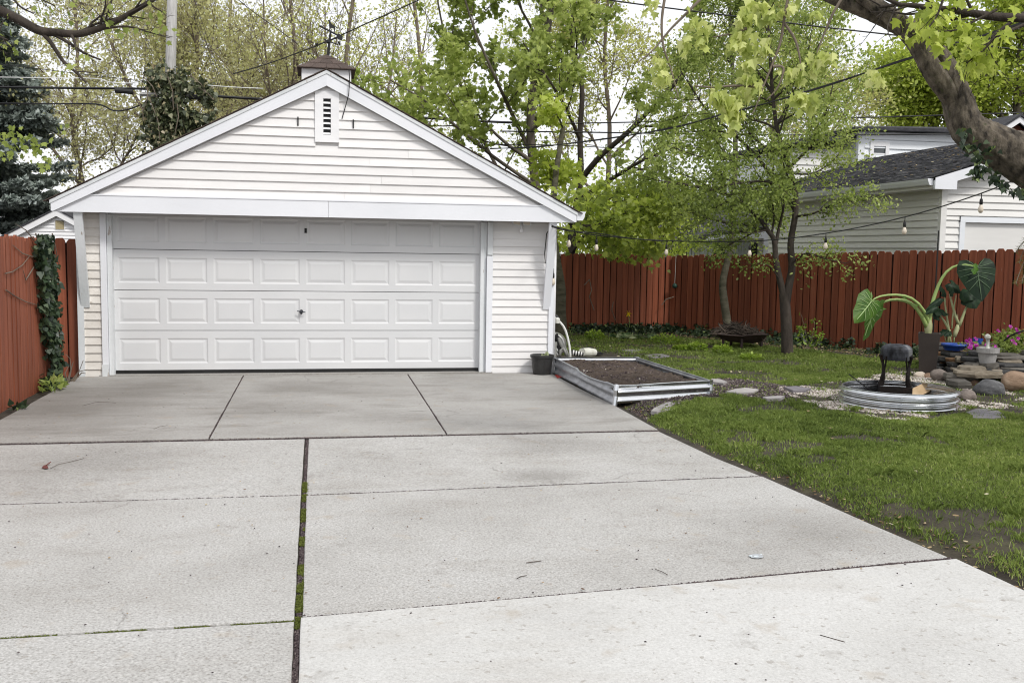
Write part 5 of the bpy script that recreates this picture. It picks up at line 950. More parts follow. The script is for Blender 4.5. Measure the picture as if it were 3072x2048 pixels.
# ------------------------------------------------------------------ beside the garage
p = atg(1630, 1126); k2 = depth(p)/FPX; bpot = thing('black_pot', 'black plastic plant pot on the driveway at the garage corner', 'plant pot', (p[0], p[1]+.1, -.04)); q = (p[0], p[1]+.1, -.035)
MB().lathe([(.001, 0), (26*k2, 0), (27*k2, .012), (33*k2, .235), (36*k2, .24), (36*k2, .275), (33.5*k2, .278), (32*k2, .25), (26*k2, .1), (.001, .09)], q, 32).build('pot', M['blackpl'], bpot, smooth=False)
mb = MB(); mb.lathe([(.001, .20), (30*k2, .2)], q, 20); mb.build('potting_soil', M['soil'], bpot)
rg2 = np.random.RandomState(1); A = np.array([[.3, .1, 1], [-.2, 0, 1], [.1, -.2, 1.]]); tag(link('seedling', leaves('seedling', np.array([[.03, 0, .215]]*3)+rg2.randn(3, 3)*.01, A, np.array([.12, .1, .09]), 'oval', np.array([.9, 1, .8]), M['hosta'], rg2, up=0), None, q), 'single pale yellow seedling leaf standing in the black pot', 'seedling')
D0 = 14.6
hz = thing('garden_hose', 'white garden hose arching down from the tap at the garage side wall', 'hose', tuple(atd(1672, 960, D0)))
mb = MB(); mb.tube([atd(x, y, D0+.1) for x, y in ((1664, 952), (1671, 960), (1680, 966), (1690, 978), (1697, 992), (1703, 1012), (1708, 1036), (1711, 1062), (1711, 1075))], .017, 8); mb.build('tube', M['pvc'], hz, smooth=True)
mb = MB(); a = atd(1672, 962, D0); mb.lathe([(.001, -.04), (.035, -.035), (.04, .03), (.015, .05)], tuple(a), 10); mb.tube([a, a+np.array([-.12, .05, .02])], .02, 6); mb.build('tap', M['pail'], hz); mb = MB(); mb.tube([atd(1667, 945, D0), atd(1676, 955, D0)], .02, 6); mb.build('tap_handle', M['black'], hz)
wh = thing('spare_wheel', 'silver alloy car wheel leaning against the side of the garage', 'wheel', tuple(atd(1662, 1060, 15.6))); c = atd(1660, 1034, 15.6); R3 = Matrix.Rotation(-YAW-.2, 3, 'Z')
def wl(x, y, z): v = R3 @ Vector((x, y, z)); return (c[0]+v.x, c[1]+v.y, c[2]+v.z)
def ringmesh(pr): 
    mb = MB(); n = 36; V = [wl(r*math.cos(2*math.pi*j/n), o, r*math.sin(2*math.pi*j/n)) for r, o in pr for j in range(n)]; k = len(pr); mb.add(V, [(i*n+j, i*n+(j+1) % n, (i+1)*n+(j+1) % n, (i+1)*n+j) for i in range(k-1) for j in range(n)]); return mb
rw = 37*15.6/FPX
ringmesh([(rw*.86, -.05), (rw*.9, -.07), (rw*.97, -.06), (rw, -.02), (rw, .12), (rw*.9, .16)]).build('rim', M['alloy'], wh, smooth=True); ringmesh([(.001, .06), (rw*.86, .06), (rw*.86, -.05)]).build('barrel', M['black'], wh)
for k in range(5):
    a = k*2*math.pi/5+.3
    for s in (-.13, .13): mb = MB(); mb.tube([wl(rw*.12*math.cos(a+s*2), -.03, rw*.12*math.sin(a+s*2)), wl(rw*.88*math.cos(a+s), -.05, rw*.88*math.sin(a+s))], [.02, .014], 6); mb.build('spoke', M['alloy'], wh)
ringmesh([(.001, -.05), (rw*.16, -.045), (rw*.2, -.02)]).build('hub', M['alloy'], wh)
mb = MB(); mb.tube([atd(1671, 1000, 14.9), atd(1680, 1072, 14.9)], .016, 6); tag(mb.build('black_pole', M['black']), 'black pole leaning in front of the alloy wheel', 'pole')
gc = thing('grey_bracket', 'grey curved plastic piece leaning behind the raised bed corner', 'plastic piece', tuple(atd(1690, 1066, 14.8))); mb = MB(); P = [atd(x, y, 14.8) for x, y in ((1676, 1012), (1684, 1030), (1695, 1050), (1704, 1072))]; mb.tube(P, [.02, .035, .035, .03], 8); P = [atd(x, y, 14.75) for x, y in ((1680, 1068), (1682, 1050), (1690, 1044), (1700, 1062), (1703, 1070))]; mb.tube(P, .02, 6); mb.build('body', M['greyplastic'], gc, smooth=True)
mb = MB(); mb.tube([atd(1655, 1070, 15.2), atd(1655, 1025, 15.2)], [.07, .08], 14); tag(mb.build('grey_bin', M['greyplastic']), 'grey cylinder half hidden by the garage corner', 'bin')
sj = thing('striped_pipe', 'black and white striped pipe lying behind the raised bed', 'pipe', tuple(atd(1728, 1066, 15.0)))
for k in range(9):
    a, b = atd(1714+4*k, 1057+.6*k, 15.0), atd(1714+4*(k+1), 1057+.6*(k+1), 15.0); mb = MB(); mb.tube([a, b], .045 - .002*k, 10); mb.build('band', M['pvc' if k % 2 else 'black'], sj)
pb = thing('white_pail', 'dirty white pail lying on its side behind the raised bed', 'bucket', tuple(atd(1764, 1066, 15.1))); a, b = atd(1746, 1056, 15.0), atd(1782, 1057, 15.3); mb = MB(); mb.tube([a, a*.5+b*.5, b], [.062, .072, .058], 16, cap=True); mb.build('body', M['pail'], pb, smooth=False); mb = MB(); mb.tube([a+np.array([0, 0, .062]), a*.6+b*.4+np.array([0, -.02, .085]), b+np.array([0, 0, .07])], .005, 5); mb.build('handle', M['black'], pb)
mb = MB(); a, b = atg(1728, 1069, .03), atg(1808, 1064, .03); mb.prism([a, b, b+np.array([0, .12, .0]), a+np.array([0, .12, .0])], (0, 0, .035)); tag(mb.build('black_board', M['black']), 'black board lying flat in the grass below the white pail', 'board')

# ------------------------------------------------------------------ bowl of sticks
wbp = atg(2225, 1052, .0); DW = depth(wbp); wbw = thing('stick_barrow', 'rusty steel barrow tray on legs heaped with dry sticks', 'wheelbarrow', (wbp[0], wbp[1], 0))
def Wp(u, v, dd=0): return atd(2020+u/4.356, 900+v/4.356, DW+dd)
mb = MB(); fr = [Wp(*q) for q in ((570, 440), (690, 455), (900, 470), (1060, 452), (1240, 452))]; bk = [Wp(*q, .75) for q in ((620, 430), (720, 425), (900, 425), (1060, 420), (1190, 425))]; lo = [Wp(*q, .22) for q in ((640, 515), (720, 540), (880, 560), (1040, 565), (1150, 545))]; lb_ = [q + np.array([.05, .35, .02]) for q in lo]
for a_, b_ in ((fr, lo), (lo, lb_), (lb_, bk)):
    for i in range(4): mb.add([a_[i], a_[i+1], b_[i+1], b_[i]], [(0, 1, 2, 3)])
mb.add([fr[0], lo[0], lb_[0], bk[0]], [(0, 1, 2, 3)]); mb.add([fr[-1], lo[-1], lb_[-1], bk[-1]], [(3, 2, 1, 0)]); RUST = pbr('dark_rusted_steel', [(.3, (.022, .016, .015)), (.7, (.075, .045, .038))], 8, .7, .2, 40); mb.build('tray', RUST, wbw)
mb = MB(); mb.tube(fr, .014, 6); mb.build('rim', RUST, wbw); mb = MB(); mb.tube(bk, .014, 6); mb.build('rim', RUST, wbw)
for (u, v0, v1, dd) in ((655, 470, 640, .2), (895, 500, 672, .1), (1155, 540, 665, .4), (760, 500, 620, .7)): mb = MB(); a = Wp(u, v0, dd); b = Wp(u-8, v1, dd); b[2] = min(b[2], .03); mb.tube([a, b], [.028, .024], 8); mb.build('leg', RUST, wbw)
rg2 = np.random.RandomState(9); ns = 330; V = []; F = []; tn = []
for i in range(ns):
    u = rg2.uniform(575, 1150); hmax = 120*math.exp(-((u-790)/210)**2)+20; v = 455 - rg2.rand()*hmax + max(0, u-1000)*.35; c = Wp(u, v, .38+rg2.uniform(-.33, .3)); a = rg2.normal(.1, .5) + (-.75 if u > 950 else 0); L = rg2.uniform(.12, .34)
    d_ = np.array([math.cos(a)*_r[0], math.cos(a)*_r[1], math.sin(a)]) + np.array([0, rg2.uniform(-.4, .4), 0]); d_ /= np.linalg.norm(d_); tv = tube_verts(np.array([c-d_*L/2, c+d_*.02+rg2.randn(3)*.01, c+d_*L/2]), np.array([.010, .012, .006])*rg2.uniform(.5, 1.2), 4); b0 = len(V)*0 + i*12
    V.append(tv); F += [(b0+r*4+j, b0+r*4+(j+1) % 4, b0+(r+1)*4+(j+1) % 4, b0+(r+1)*4+j) for r in range(2) for j in range(4)]; tn += [rg2.beta(1.2, 1.6)]*8
tag(link('stick_heap', np_mesh('stick_heap', np.concatenate(V), np.array(F), M['stick'], tn)), kind='stuff')

# ------------------------------------------------------------------ trees
def nrmz(v): return v/(np.linalg.norm(v) + 1e-9)
class Tree:
    def __init__(s, seed): s.rng = np.random.RandomState(seed); s.paths = []; s.lp = []; s.ld = []
    def path(s, P, R, n): s.paths.append((np.asarray(P, float), np.asarray(R, float), n))
    def grow(s, p, d, L, r, lvl, pr):
        rng = s.rng; n = max(3, min(7, int(L/pr['seg'])+2)); P = [p]; d = nrmz(d)
        for i in range(n):
            d = nrmz(d + rng.randn(3)*pr['wob'] + np.array([0, 0, pr['up'][min(lvl, len(pr['up'])-1)]])); P.append(P[-1] + d*L/n)
        P = np.array(P); R = r*(1 - .8*np.linspace(0, 1, n+1)); s.path(P, R, 5 if lvl <= 1 else 4 if lvl == 2 else 3); s.kids(P, R, L, lvl, pr)
    def kids(s, P, R, L, lvl, pr, t0=None, nk=None):
        rng = s.rng
        if lvl < pr['max']:
            k = nk if nk is not None else pr['nb'][min(lvl, len(pr['nb'])-1)]; k = int(k + rng.rand())
            for _ in range(k):
                t = rng.uniform(pr['t0'][min(lvl, len(pr['t0'])-1)] if t0 is None else t0, 1)**.85; q, dr = along(P, t); a = R_(pr['ang'][min(lvl, len(pr['ang'])-1)]*rng.uniform(.6, 1.35))
                o = nrmz(np.cross(dr, rng.randn(3))); dd = dr*math.cos(a) + o*math.sin(a); rr = np.interp(t*(len(R)-1), np.arange(len(R)), R)
                s.grow(q, dd, L*pr['lr'][min(lvl, len(pr['lr'])-1)]*rng.uniform(.55, 1.2)*(1.1-.45*t), max(rr*pr.get('rr', .55), pr['rmin']), lvl+1, pr)
        if lvl >= pr['leaf']:
            n = int(L*pr['dens'] + rng.rand())
            for _ in range(n):
                t = rng.uniform(.2, 1.02); q, dr = along(P, min(t, 1)); s.lp.append(q); s.ld.append(dr)
    def wood(s, name, mat, parent, margin=700):
        Vs, Fs, b = [], [], 0
        for P, R, n in s.paths:
            x, y, z = proj(P)
            if z.min() < .5 or x.max() < -margin or x.min() > 3072+margin or y.max() < -margin: continue
            k = len(P); V = tube_verts(P, R, n); i = np.arange(k-1)[:, None]; jj = np.arange(n)[None, :]
            F = np.stack([i*n+jj, i*n+(jj+1) % n, (i+1)*n+(jj+1) % n, (i+1)*n+jj], -1).reshape(-1, 4); Vs.append(V); Fs.append(F+b); b += len(V)
        return link(name, np_mesh(name, np.concatenate(Vs)-wloc(parent), np.concatenate(Fs), mat, smooth=True), parent, wloc(parent))
    def crown(s, name, mat, parent, n, size, shape, spread, droop, tintf=None, margin=600, up=.5, keep=None):
        rng = s.rng; lp, ld = np.array(s.lp), np.array(s.ld); i = rng.randint(0, len(lp), n); P = lp[i] + rng.randn(n, 3)*spread; A = ld[i]*.5 + rng.randn(n, 3)*.7 + np.array([0, 0, -droop])
        x, y, z = proj(P); k = (x > -margin) & (x < 3072+margin) & (y > -margin) & (y < 2100) & (z > .5)
        if keep is not None: k &= keep(P, x, y)
        P, A = P[k], A[k]; m = len(P); cl = lp[i][k]; t = .5*rng.rand(m) + .5*fnoise(cl[:, 0]+cl[:, 2]*.7, cl[:, 1]+cl[:, 2], 1.1, 3); t = np.clip((t-.5)*1.5+.5, 0, 1)
        me = folded(name, P - wloc(parent), A, size*rng.uniform(.5, 1.3, m), t, mat, rng, up=up) if shape == 'folded' else leaves(name, P - wloc(parent), A, size*rng.uniform(.6, 1.25, m), shape, t, mat, rng, up=up); return tag(link(name, me, parent, wloc(parent)), kind='stuff')
def along(P, t):
    f = t*(len(P)-1); i = min(int(f), len(P)-2); return P[i] + (P[i+1]-P[i])*(f-i), nrmz(P[i+1]-P[i])
def S(D, *pts):
    """stem traced through the picture at distance D; a third value shifts a point in depth"""
    P = np.array([atd(p[0], p[1], D + (p[2] if len(p) > 2 else 0)) for p in pts]); return smooth(P)
def smooth(P, k=4):
    out = []; n = len(P)
    for i in range(n-1):
        p0, p1, p2, p3 = P[max(i-1, 0)], P[i], P[i+1], P[min(i+2, n-1)]
        for j in range(k):
            t = j/k; out.append(.5*((2*p1) + (-p0+p2)*t + (2*p0-5*p1+4*p2-p3)*t*t + (-p0+3*p1-3*p2+p3)*t**3))
    out.append(P[-1]); return np.array(out)
def plen(P): return float(np.linalg.norm(np.diff(P, axis=0), axis=1).sum())
def make_tree(name, label, cat, stems, pr, seed, bark, leaf, base=None, group=None):
    """stems: (points, r0, r1, children, first child at)"""
    T = Tree(seed); 
    for P, r0, r1, nk, t0, lv in stems:
        R = r0 + (r1-r0)*np.linspace(0, 1, len(P))**.8; T.path(P, R, 9 if r0 > .08 else 6); T.kids(P, R, min(plen(P), pr.get('lmax', 9)), lv, pr, t0, nk)
    b = base if base is not None else stems[0][0][0]; t = thing(name, label, cat, tuple(b), group)
    T.wood('trunk', bark, t)
    for L in leaf: T.crown('crown', parent=t, **L)
    return t
# maple behind the garage, grey trunk
PM = dict(seg=.5, wob=.10, up=(.05, .03, .02, 0), nb=(9, 6, 5, 3), t0=(.25, .2, .2), ang=(48, 45, 42), lr=(.5, .5, .5), leaf=2, dens=7, max=3, rmin=.006, lmax=5.5)
D = 23.5
make_tree('maple_tree', 'tall maple with a pale grey trunk and dark green leaves right behind the garage', 'tree', [
    (S(D, (1660, 1010), (1640, 800), (1612, 600), (1592, 400), (1602, 250), (1640, 110), (1662, -40), (1670, -220)), .155, .05, 7, .3, 0),
    (S(D, (1640, 800), (1560, 640), (1500, 520), (1440, 400), (1380, 250), (1330, 90), (1300, -80)), .065, .018, 9, .2, 1),
    (S(D, (1604, 480), (1540, 350), (1480, 220, -.8), (1420, 80, -1), (1380, -60, -1)), .06, .018, 8, .15, 1),
    (S(D, (1610, 560), (1480, 470, -.8), (1370, 380, -1.4), (1270, 300, -1.8), (1170, 240, -2)), .05, .014, 9, .2, 1),
    (S(D, (1592, 400), (1650, 330, -.6), (1700, 240, -1), (1760, 120, -1), (1800, -40, -1)), .05, .015, 8, .2, 1),
    (S(D, (1625, 700), (1520, 620, -1), (1400, 540, -1.6), (1290, 470, -2)), .045, .013, 7, .25, 1)],
    PM, 31, M['bark'], [dict(mat=M['maple'], n=11500, size=.115, shape='maple', spread=.075, droop=.6, keep=lambda P, x, y: ~((x > 1640) & (y > 330) & (y < 640)) | (np.random.RandomState(2).rand(len(x)) < .45))])
# darker stemmed maple to its right, leaning over the fence
D = 21.0
make_tree('maple_tree', 'dark stemmed maple whose bright low leaves hang over the back fence', 'tree', [
    (S(D, (1712, 1000), (1712, 820), (1722, 660), (1742, 540), (1740, 400), (1746, 260), (1716, 130), (1712, -60), (1716, -260)), .10, .03, 6, .35, 0),
    (S(D, (1742, 540), (1800, 470, -.4), (1880, 400, -.8), (1960, 320, -1), (2040, 230, -1.2), (2090, 110, -1.2), (2110, -60, -1)), .07, .02, 10, .2, 1),
    (S(D, (1735, 600), (1830, 540, -.8), (1930, 480, -1.4), (2030, 440, -2)), .06, .018, 9, .2, 1),
    (S(D, (1724, 650), (1800, 620, -1.2), (1900, 600, -2), (1990, 610, -2.6)), .05, .015, 12, .2, 1),
    (S(D, (1722, 680), (1690, 650, -1.2), (1720, 660, -2.4), (1780, 690, -3.0)), .045, .015, 12, .2, 1),
    (S(D, (1716, 760), (1760, 700, -1), (1840, 680, -1.8), (1930, 690, -2.2)), .04, .012, 12, .2, 1),
    (S(D, (1740, 420), (1700, 330, -.6), (1640, 230, -1), (1570, 130, -1.2)), .05, .015, 8, .2, 1)],
    dict(PM, lmax=3.6), 32, M['barkdark'], [dict(mat=M['maple'], n=7500, size=.112, shape='maple', spread=.075, droop=.5, keep=lambda P, x, y: (y < 380) | (np.random.RandomState(1).rand(len(x)) < .38)),
                                 dict(mat=M['maplebright'], n=5200, size=.10, shape='maple', spread=.12, droop=.6, keep=lambda P, x, y: (y > 540) & (y < 790))])
# grey trunk in front of the back fence, beside the garage
D = 19.6
make_tree('maple_sapling', 'grey smooth trunk between the garage corner and the back fence', 'tree', [
    (S(D, (1683, 1002), (1680, 930), (1682, 870), (1672, 800), (1664, 740), (1660, 640), (1668, 520), (1690, 380)), .14, .05, 4, .6, 0)], dict(PM, lmax=2.2, max=2, leaf=1), 33, M['barkgreen'], [dict(mat=M['maplebright'], n=700, size=.12, shape='maple', spread=.12, droop=.6, keep=lambda P, x, y: y < 780)])
# small leaved tree in front of the right fence (two stems)
PA_ = dict(seg=.35, wob=.16, up=(.04, .03, .0), nb=(9, 7, 5), t0=(.12, .1, .1), ang=(55, 52, 50), lr=(.5, .55, .55), leaf=2, dens=16, max=3, rmin=.004, lmax=2.6)
tp = atg(2362, 1066, .0); D = depth(tp)
make_tree('crabapple_tree', 'twin stemmed small leaved green tree standing before the right fence', 'tree', [
    (S(D, (2362, 1070), (2360, 1000), (2356, 930), (2352, 880)), .105, .085, 0, .9, 0),
    (S(D, (2352, 890), (2340, 840), (2328, 780), (2322, 720), (2302, 690), (2270, 645, .2), (2200, 592, .4), (2100, 562, .6), (1990, 545, .6)), .062, .02, 15, .35, 1),
    (S(D, (2326, 740), (2338, 680), (2352, 610, -.3), (2340, 560, -.3)), .035, .012, 6, .3, 1),
    (S(D, (2356, 920), (2366, 860), (2376, 800), (2372, 730), (2386, 640), (2384, 560), (2356, 470), (2330, 380), (2316, 260), (2308, 110), (2300, -60)), .075, .02, 17, .3, 1),
    (S(D, (2386, 630), (2340, 560, .3), (2270, 470, .6), (2200, 400, .8), (2120, 330, 1), (2060, 240, 1)), .045, .014, 14, .2, 1),
    (S(D, (2384, 570), (2310, 545, -.4), (2230, 548, -.7), (2160, 560, -.9)), .032, .012, 10, .2, 1),
    (S(D, (2374, 790), (2420, 760, -.3), (2470, 775, -.5), (2540, 790, -.6)), .022, .006, 9, .2, 2),
    (S(D, (2384, 650), (2440, 640, -.3), (2510, 610, -.5), (2590, 600, -.7)), .026, .006, 12, .2, 2),
    (S(D, (2370, 500), (2430, 440, -.3), (2470, 360, -.4), (2500, 250, -.4)), .03, .008, 12, .2, 1),
    (S(D, (2330, 380), (2380, 280, .3), (2420, 170, .4), (2440, 60, .4)), .03, .008, 13, .2, 1),
    (S(D, (2372, 520), (2440, 520, .3), (2500, 480, .4), (2550, 420, .4)), .022, .006, 13, .2, 2), (S(D, (2318, 300), (2390, 230, -.3), (2460, 130, -.4), (2510, 20, -.4)), .024, .006, 14, .2, 2), (S(D, (2300, 690), (2250, 700, -.3), (2190, 690, -.4), (2120, 700, -.4)), .016, .005, 9, .2, 2), (S(D, (2270, 470), (2180, 480, -.4), (2100, 470, -.5), (2010, 440, -.5)), .02, .006, 13, .2, 2),
    (S(D, (2318, 280), (2250, 180, .3), (2200, 70, .4), (2170, -40, .4)), .03, .01, 12, .2, 1),
    (S(D, (2340, 840), (2310, 800, -.3), (2280, 790, -.4), (2250, 800, -.4)), .01, .004, 4, .3, 2)],
    PA_, 41, M['barkdark'], [dict(mat=M['apple'], n=34000, size=.058, shape='oval', spread=.085, droop=.1, keep=lambda P, x, y: y < 870)], base=tp)
# slim trunk behind the barrow
D = 19.0
make_tree('slim_tree', 'slim smooth trunk rising behind the barrow of sticks', 'tree', [
    (S(D, (2184, 985), (2172, 900), (2168, 850), (2180, 790), (2196, 720), (2198, 620), (2206, 500), (2204, 330), (2196, 180), (2190, 20), (2186, -120)), .085, .03, 14, .38, 1)], dict(PA_, lmax=3.0, dens=11), 42, M['barkgreen'], [dict(mat=M['apple'], n=11000, size=.064, shape='oval', spread=.09, droop=.1, keep=lambda P, x, y: y < 740)])
# budding trees far behind
PB_ = dict(seg=.7, wob=.17, up=(.07, .05, .02, .0), nb=(12, 10, 7, 4), t0=(.2, .15, .1), ang=(46, 46, 46), lr=(.5, .52, .55), leaf=2, dens=3.0, max=4, rmin=.008, lmax=9, rr=.5)
def far_tree(label, D, x, lean, top, seed, mat, n, size, nk=15, pr=PB_, bark='twig', r=.13, name='budding_tree', extra=(), spread=.28, shape='diamond'):
    y0 = 860; wv = np.random.RandomState(seed).randn(4)*16; P = [(x, y0), (x+lean*.15+wv[0], 600), (x+lean*.4+wv[1], 380), (x+lean*.7+wv[2], 160), (x+lean+wv[3], top)]
    st_ = [(S(D, *P), r, .05, nk, .12, 0)] + [(S(D, *e), .075, .02, 12, .15, 1) for e in extra]
    make_tree(name, label, 'tree', st_, pr, seed, M[bark], [dict(mat=mat, n=n, size=size, shape=shape, spread=spread, droop=.0, up=.1)], group='budding trees behind the garage')
far_tree('dense budding tree with a dark trunk just right of the utility pole', 33, 545, 40, -160, 51, M['bud'], 25000, .12, extra=[((548, 560), (640, 400), (740, 250), (800, 60)), ((550, 500), (430, 330), (340, 150), (280, -40)), ((548, 600), (690, 480), (820, 330), (900, 200))])
far_tree('olive budding tree filling the space left of the utility pole', 37, 250, -30, -160, 52, M['bud'], 20000, .12, r=.12, extra=[((245, 620), (360, 500), (440, 330), (480, 150)), ((245, 560), (140, 420), (60, 280), (20, 120)), ((250, 680), (120, 600), (30, 520), (-60, 470))])
far_tree('yellow green budding tree between the pole and the cupola', 37, 735, -20, -140, 53, M['budgreen'], 15000, .125, nk=13, r=.14)
PS = dict(PB_, nb=(9, 6, 4, 2), dens=1.5, up=(.10, .08, .05, .03), ang=(36, 36, 36), wob=.12)
far_tree('sparse bare twigged tree just behind the weather vane', 31, 905, -30, -150, 54, M['bud'], 2600, .10, nk=9, pr=PS, r=.11, extra=[((900, 600), (930, 420), (945, 250), (930, 60)), ((900, 620), (840, 420), (800, 200), (790, -20))])
far_tree('sparse bare twigged tree right of the weather vane', 29, 1040, 40, -150, 55, M['budgreen'], 3400, .10, nk=9, pr=PS, r=.10, extra=[((1045, 600), (1120, 420), (1170, 240), (1190, 40)), ((1045, 560), (1010, 380), (980, 200), (975, 20))])
far_tree('sparse twiggy tree behind the left half of the maple', 34, 1270, -40, -150, 56, M['budgreen'], 4600, .11, nk=9, pr=PS, r=.12)
far_tree('sunlit pale green tree seen through the maple branches', 38, 1820, 30, -150, 57, M['budgreen'], 15000, .14, nk=14, extra=[((1820, 600), (1960, 480), (2060, 340), (2120, 160)), ((1820, 620), (1700, 480), (1640, 340), (1600, 160))])
far_tree('pale green tree seen behind the small leaved tree', 40, 2330, 60, 40, 58, M['budgreen'], 13000, .14, nk=14, extra=[((2330, 600), (2440, 470), (2520, 360), (2560, 300))])
# lush trees behind the houses on the right
PR = dict(PB_, up=(.05, .02, 0, 0), ang=(52, 50, 45), dens=4)
make_tree('leafy_tree', 'round leafy tree behind the white upper storey', 'tree', [(S(46, (2790, 800), (2790, 520), (2800, 380), (2810, 260), (2820, 180)), .3, .06, 16, .3, 0), (S(46, (2790, 450), (2700, 330), (2650, 260)), .1, .03, 10, .1, 1), (S(46, (2795, 430), (2900, 300), (2960, 200)), .1, .03, 10, .1, 1)], dict(PR, lmax=7), 61, M['bark'], [dict(mat=M['maplebright'], n=22000, size=.20, shape='oval', spread=.32, droop=.2)], group='leafy trees behind the right houses')
make_tree('leafy_tree', 'leafy tree behind the brick gable at the right edge', 'tree', [(S(44, (3060, 800), (3060, 500), (3050, 330), (3060, 150), (3080, 20)), .3, .06, 18, .25, 0), (S(44, (3060, 430), (2980, 300), (2940, 160)), .1, .03, 10, .1, 1)], dict(PR, lmax=8), 62, M['bark'], [dict(mat=M['maplebright'], n=22000, size=.19, shape='oval', spread=.32, droop=.2)], group='leafy trees behind the right houses')
# undergrowth beyond the back fence
for i, (x, y, D, n, lab, mt) in enumerate(((1760, 740, 24, 2600, 'bright shrub just beyond the back fence', 'maplebright'), (1930, 720, 25, 2600, 'yellow green shrub beyond the fence corner', 'maplebright'), (1800, 640, 27, 1500, 'dark shrub behind the yellow green ones', 'maplebright'), (2010, 640, 29, 1700, 'mid green shrub behind the garden shed', 'maple'))):
    T = Tree(70+i); c = atd(x, y, D); rg2 = np.random.RandomState(70+i)
    for k in range(26): b = c + np.array([rg2.uniform(-1.2, 1.2), rg2.uniform(-.8, .8), -1.6]); T.grow(b, np.array([rg2.randn()*.3, rg2.randn()*.3, 1]), rg2.uniform(1.5, 3), .02, 2, dict(PM, dens=14))
    t = thing('tall_shrub', lab, 'shrub', (c[0], c[1], 0), 'shrubs beyond the back fence'); T.wood('stems', M['barkdark'], t); T.crown('foliage', M[mt], t, n, .13, 'oval', .2, .2)
# blue spruce at the left edge
T = Tree(81); sb = atd(-40, 800, 31.5); rg2 = T.rng; sh = 10.4; top = sb + np.array([0, 0, sh + (0 - sb[2])]); T.path(np.array([[sb[0], sb[1], 0], [sb[0], sb[1], sh*.6], [sb[0], sb[1], sh]]), np.array([.2, .1, .02]), 7)
NP, ND, NT = [], [], []
for k in range(250):
    h = rg2.uniform(.05, 1)**1.15; zc = sh*(1-(1-h)*.93) ; L = (1-h)*3.6 + .35; a = rg2.uniform(0, 6.28); d = np.array([math.cos(a), math.sin(a), .12]); P = [np.array([sb[0], sb[1], zc])]
    for i in range(5): d = nrmz(d + np.array([0, 0, -.09 + .05*i])); P.append(P[-1]+d*L/5)
    P = np.array(P); T.path(P, np.linspace(.03, .006, 6), 4)
    m = int(120 + 190*L)
    for _ in range(m):
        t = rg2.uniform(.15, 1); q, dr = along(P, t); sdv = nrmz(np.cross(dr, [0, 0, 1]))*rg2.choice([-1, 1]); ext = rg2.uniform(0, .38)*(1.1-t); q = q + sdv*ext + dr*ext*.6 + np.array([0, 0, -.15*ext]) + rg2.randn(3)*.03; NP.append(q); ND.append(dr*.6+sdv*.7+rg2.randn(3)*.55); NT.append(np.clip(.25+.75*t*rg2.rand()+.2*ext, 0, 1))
t = thing('blue_spruce', 'blue grey spruce at the left edge behind the white gable', 'tree', (sb[0], sb[1], 0)); T.wood('trunk', M['barkdark'], t)
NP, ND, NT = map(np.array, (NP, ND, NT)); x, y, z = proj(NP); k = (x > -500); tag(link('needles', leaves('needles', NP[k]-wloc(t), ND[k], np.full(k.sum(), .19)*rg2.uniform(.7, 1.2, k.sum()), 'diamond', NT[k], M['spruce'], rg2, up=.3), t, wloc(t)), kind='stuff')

# ------------------------------------------------------------------ big leaning limb, top right, with hanging young leaves
D = 9.2
BP_ = S(D, (3560, 1500, .3), (3420, 900, .2), (3260, 620, .1), (3110, 500), (2990, 440), (2905, 385), (2868, 290), (2825, 195), (2755, 110), (2650, 52), (2545, 10), (2440, -40), (2330, -110), (2200, -220), (2080, -380))
rads = np.interp(np.linspace(0, 14, len(BP_)), range(15), np.array([90, 82, 78, 75, 62, 50, 42, 37, 32, 27, 23, 20, 17, 11, 3])*D/FPX)
T = Tree(91)
def bark_tube(P, R, n=20, seed=0, amp=.06):
    P2 = smooth(P, 7); R2 = np.interp(np.linspace(0, 1, len(P2)), np.linspace(0, 1, len(R)), R); V = tube_verts(P2, R2, n).reshape(len(P2), n, 3); C = P2[:, None, :]; s = np.arange(len(P2))[:, None]*.039; a = np.arange(n)[None, :]*2*np.pi/n
    k = 1 + .10*(np.abs(fnoise(a*1.15 + .35*fnoise(s*2, a, .6, 9), s*.75, .19, seed+11)-.5)*2 - .3) + amp*(fnoise(np.cos(a)*2.4+s*0, np.sin(a)*2.4 + s*.55, .5, seed)-.5)*2 + amp*.6*(fnoise(np.cos(a)*2.0+9, np.sin(a)*2.0+s*1.6, .35, seed+4)-.5)*2
    V = C + (V-C)*k[..., None]; i = np.arange(len(P2)-1)[:, None]; jj = np.arange(n)[None, :]; F = np.stack([i*n+jj, i*n+(jj+1) % n, (i+1)*n+(jj+1) % n, (i+1)*n+jj], -1).reshape(-1, 4); return V.reshape(-1, 3), F
big = thing('leaning_maple', 'big dark leaning maple limb crossing the top right corner with ivy at its bend', 'tree', tuple(BP_[0]*[1, 1, 0]))
V, F = bark_tube(BP_, rads, 64, 1, .08); V2, F2 = bark_tube(S(D, (2860, 300, -.02), (2800, 215, -.1), (2745, 120, -.1), (2690, 62, -.1), (2620, 12, -.1), (2540, -50, -.1), (2430, -140, -.1), (2330, -280, -.1)), np.array([30, 30, 29, 26, 23, 20, 11, 3])*D/FPX, 44, 5, .08); V3, F3 = bark_tube(S(D, (2905, 400), (2870, 420, -.08), (2862, 455, -.1)), np.array([70, 60, 20])*D/FPX, 14, 8, .12)
V4, F4 = bark_tube(S(D, (3300, 560, .1), (3180, 430, .2), (3090, 280, .2), (3000, 120, .2), (2930, -60, .2)), np.array([40, 34, 28, 24, 20])*D/FPX, 12, 8, .06)
lk = link('trunk', np_mesh('trunk', np.concatenate([V, V2])-wloc(big), np.concatenate([F, F2+len(V)]), M['barkbig'], smooth=True), big, wloc(big))
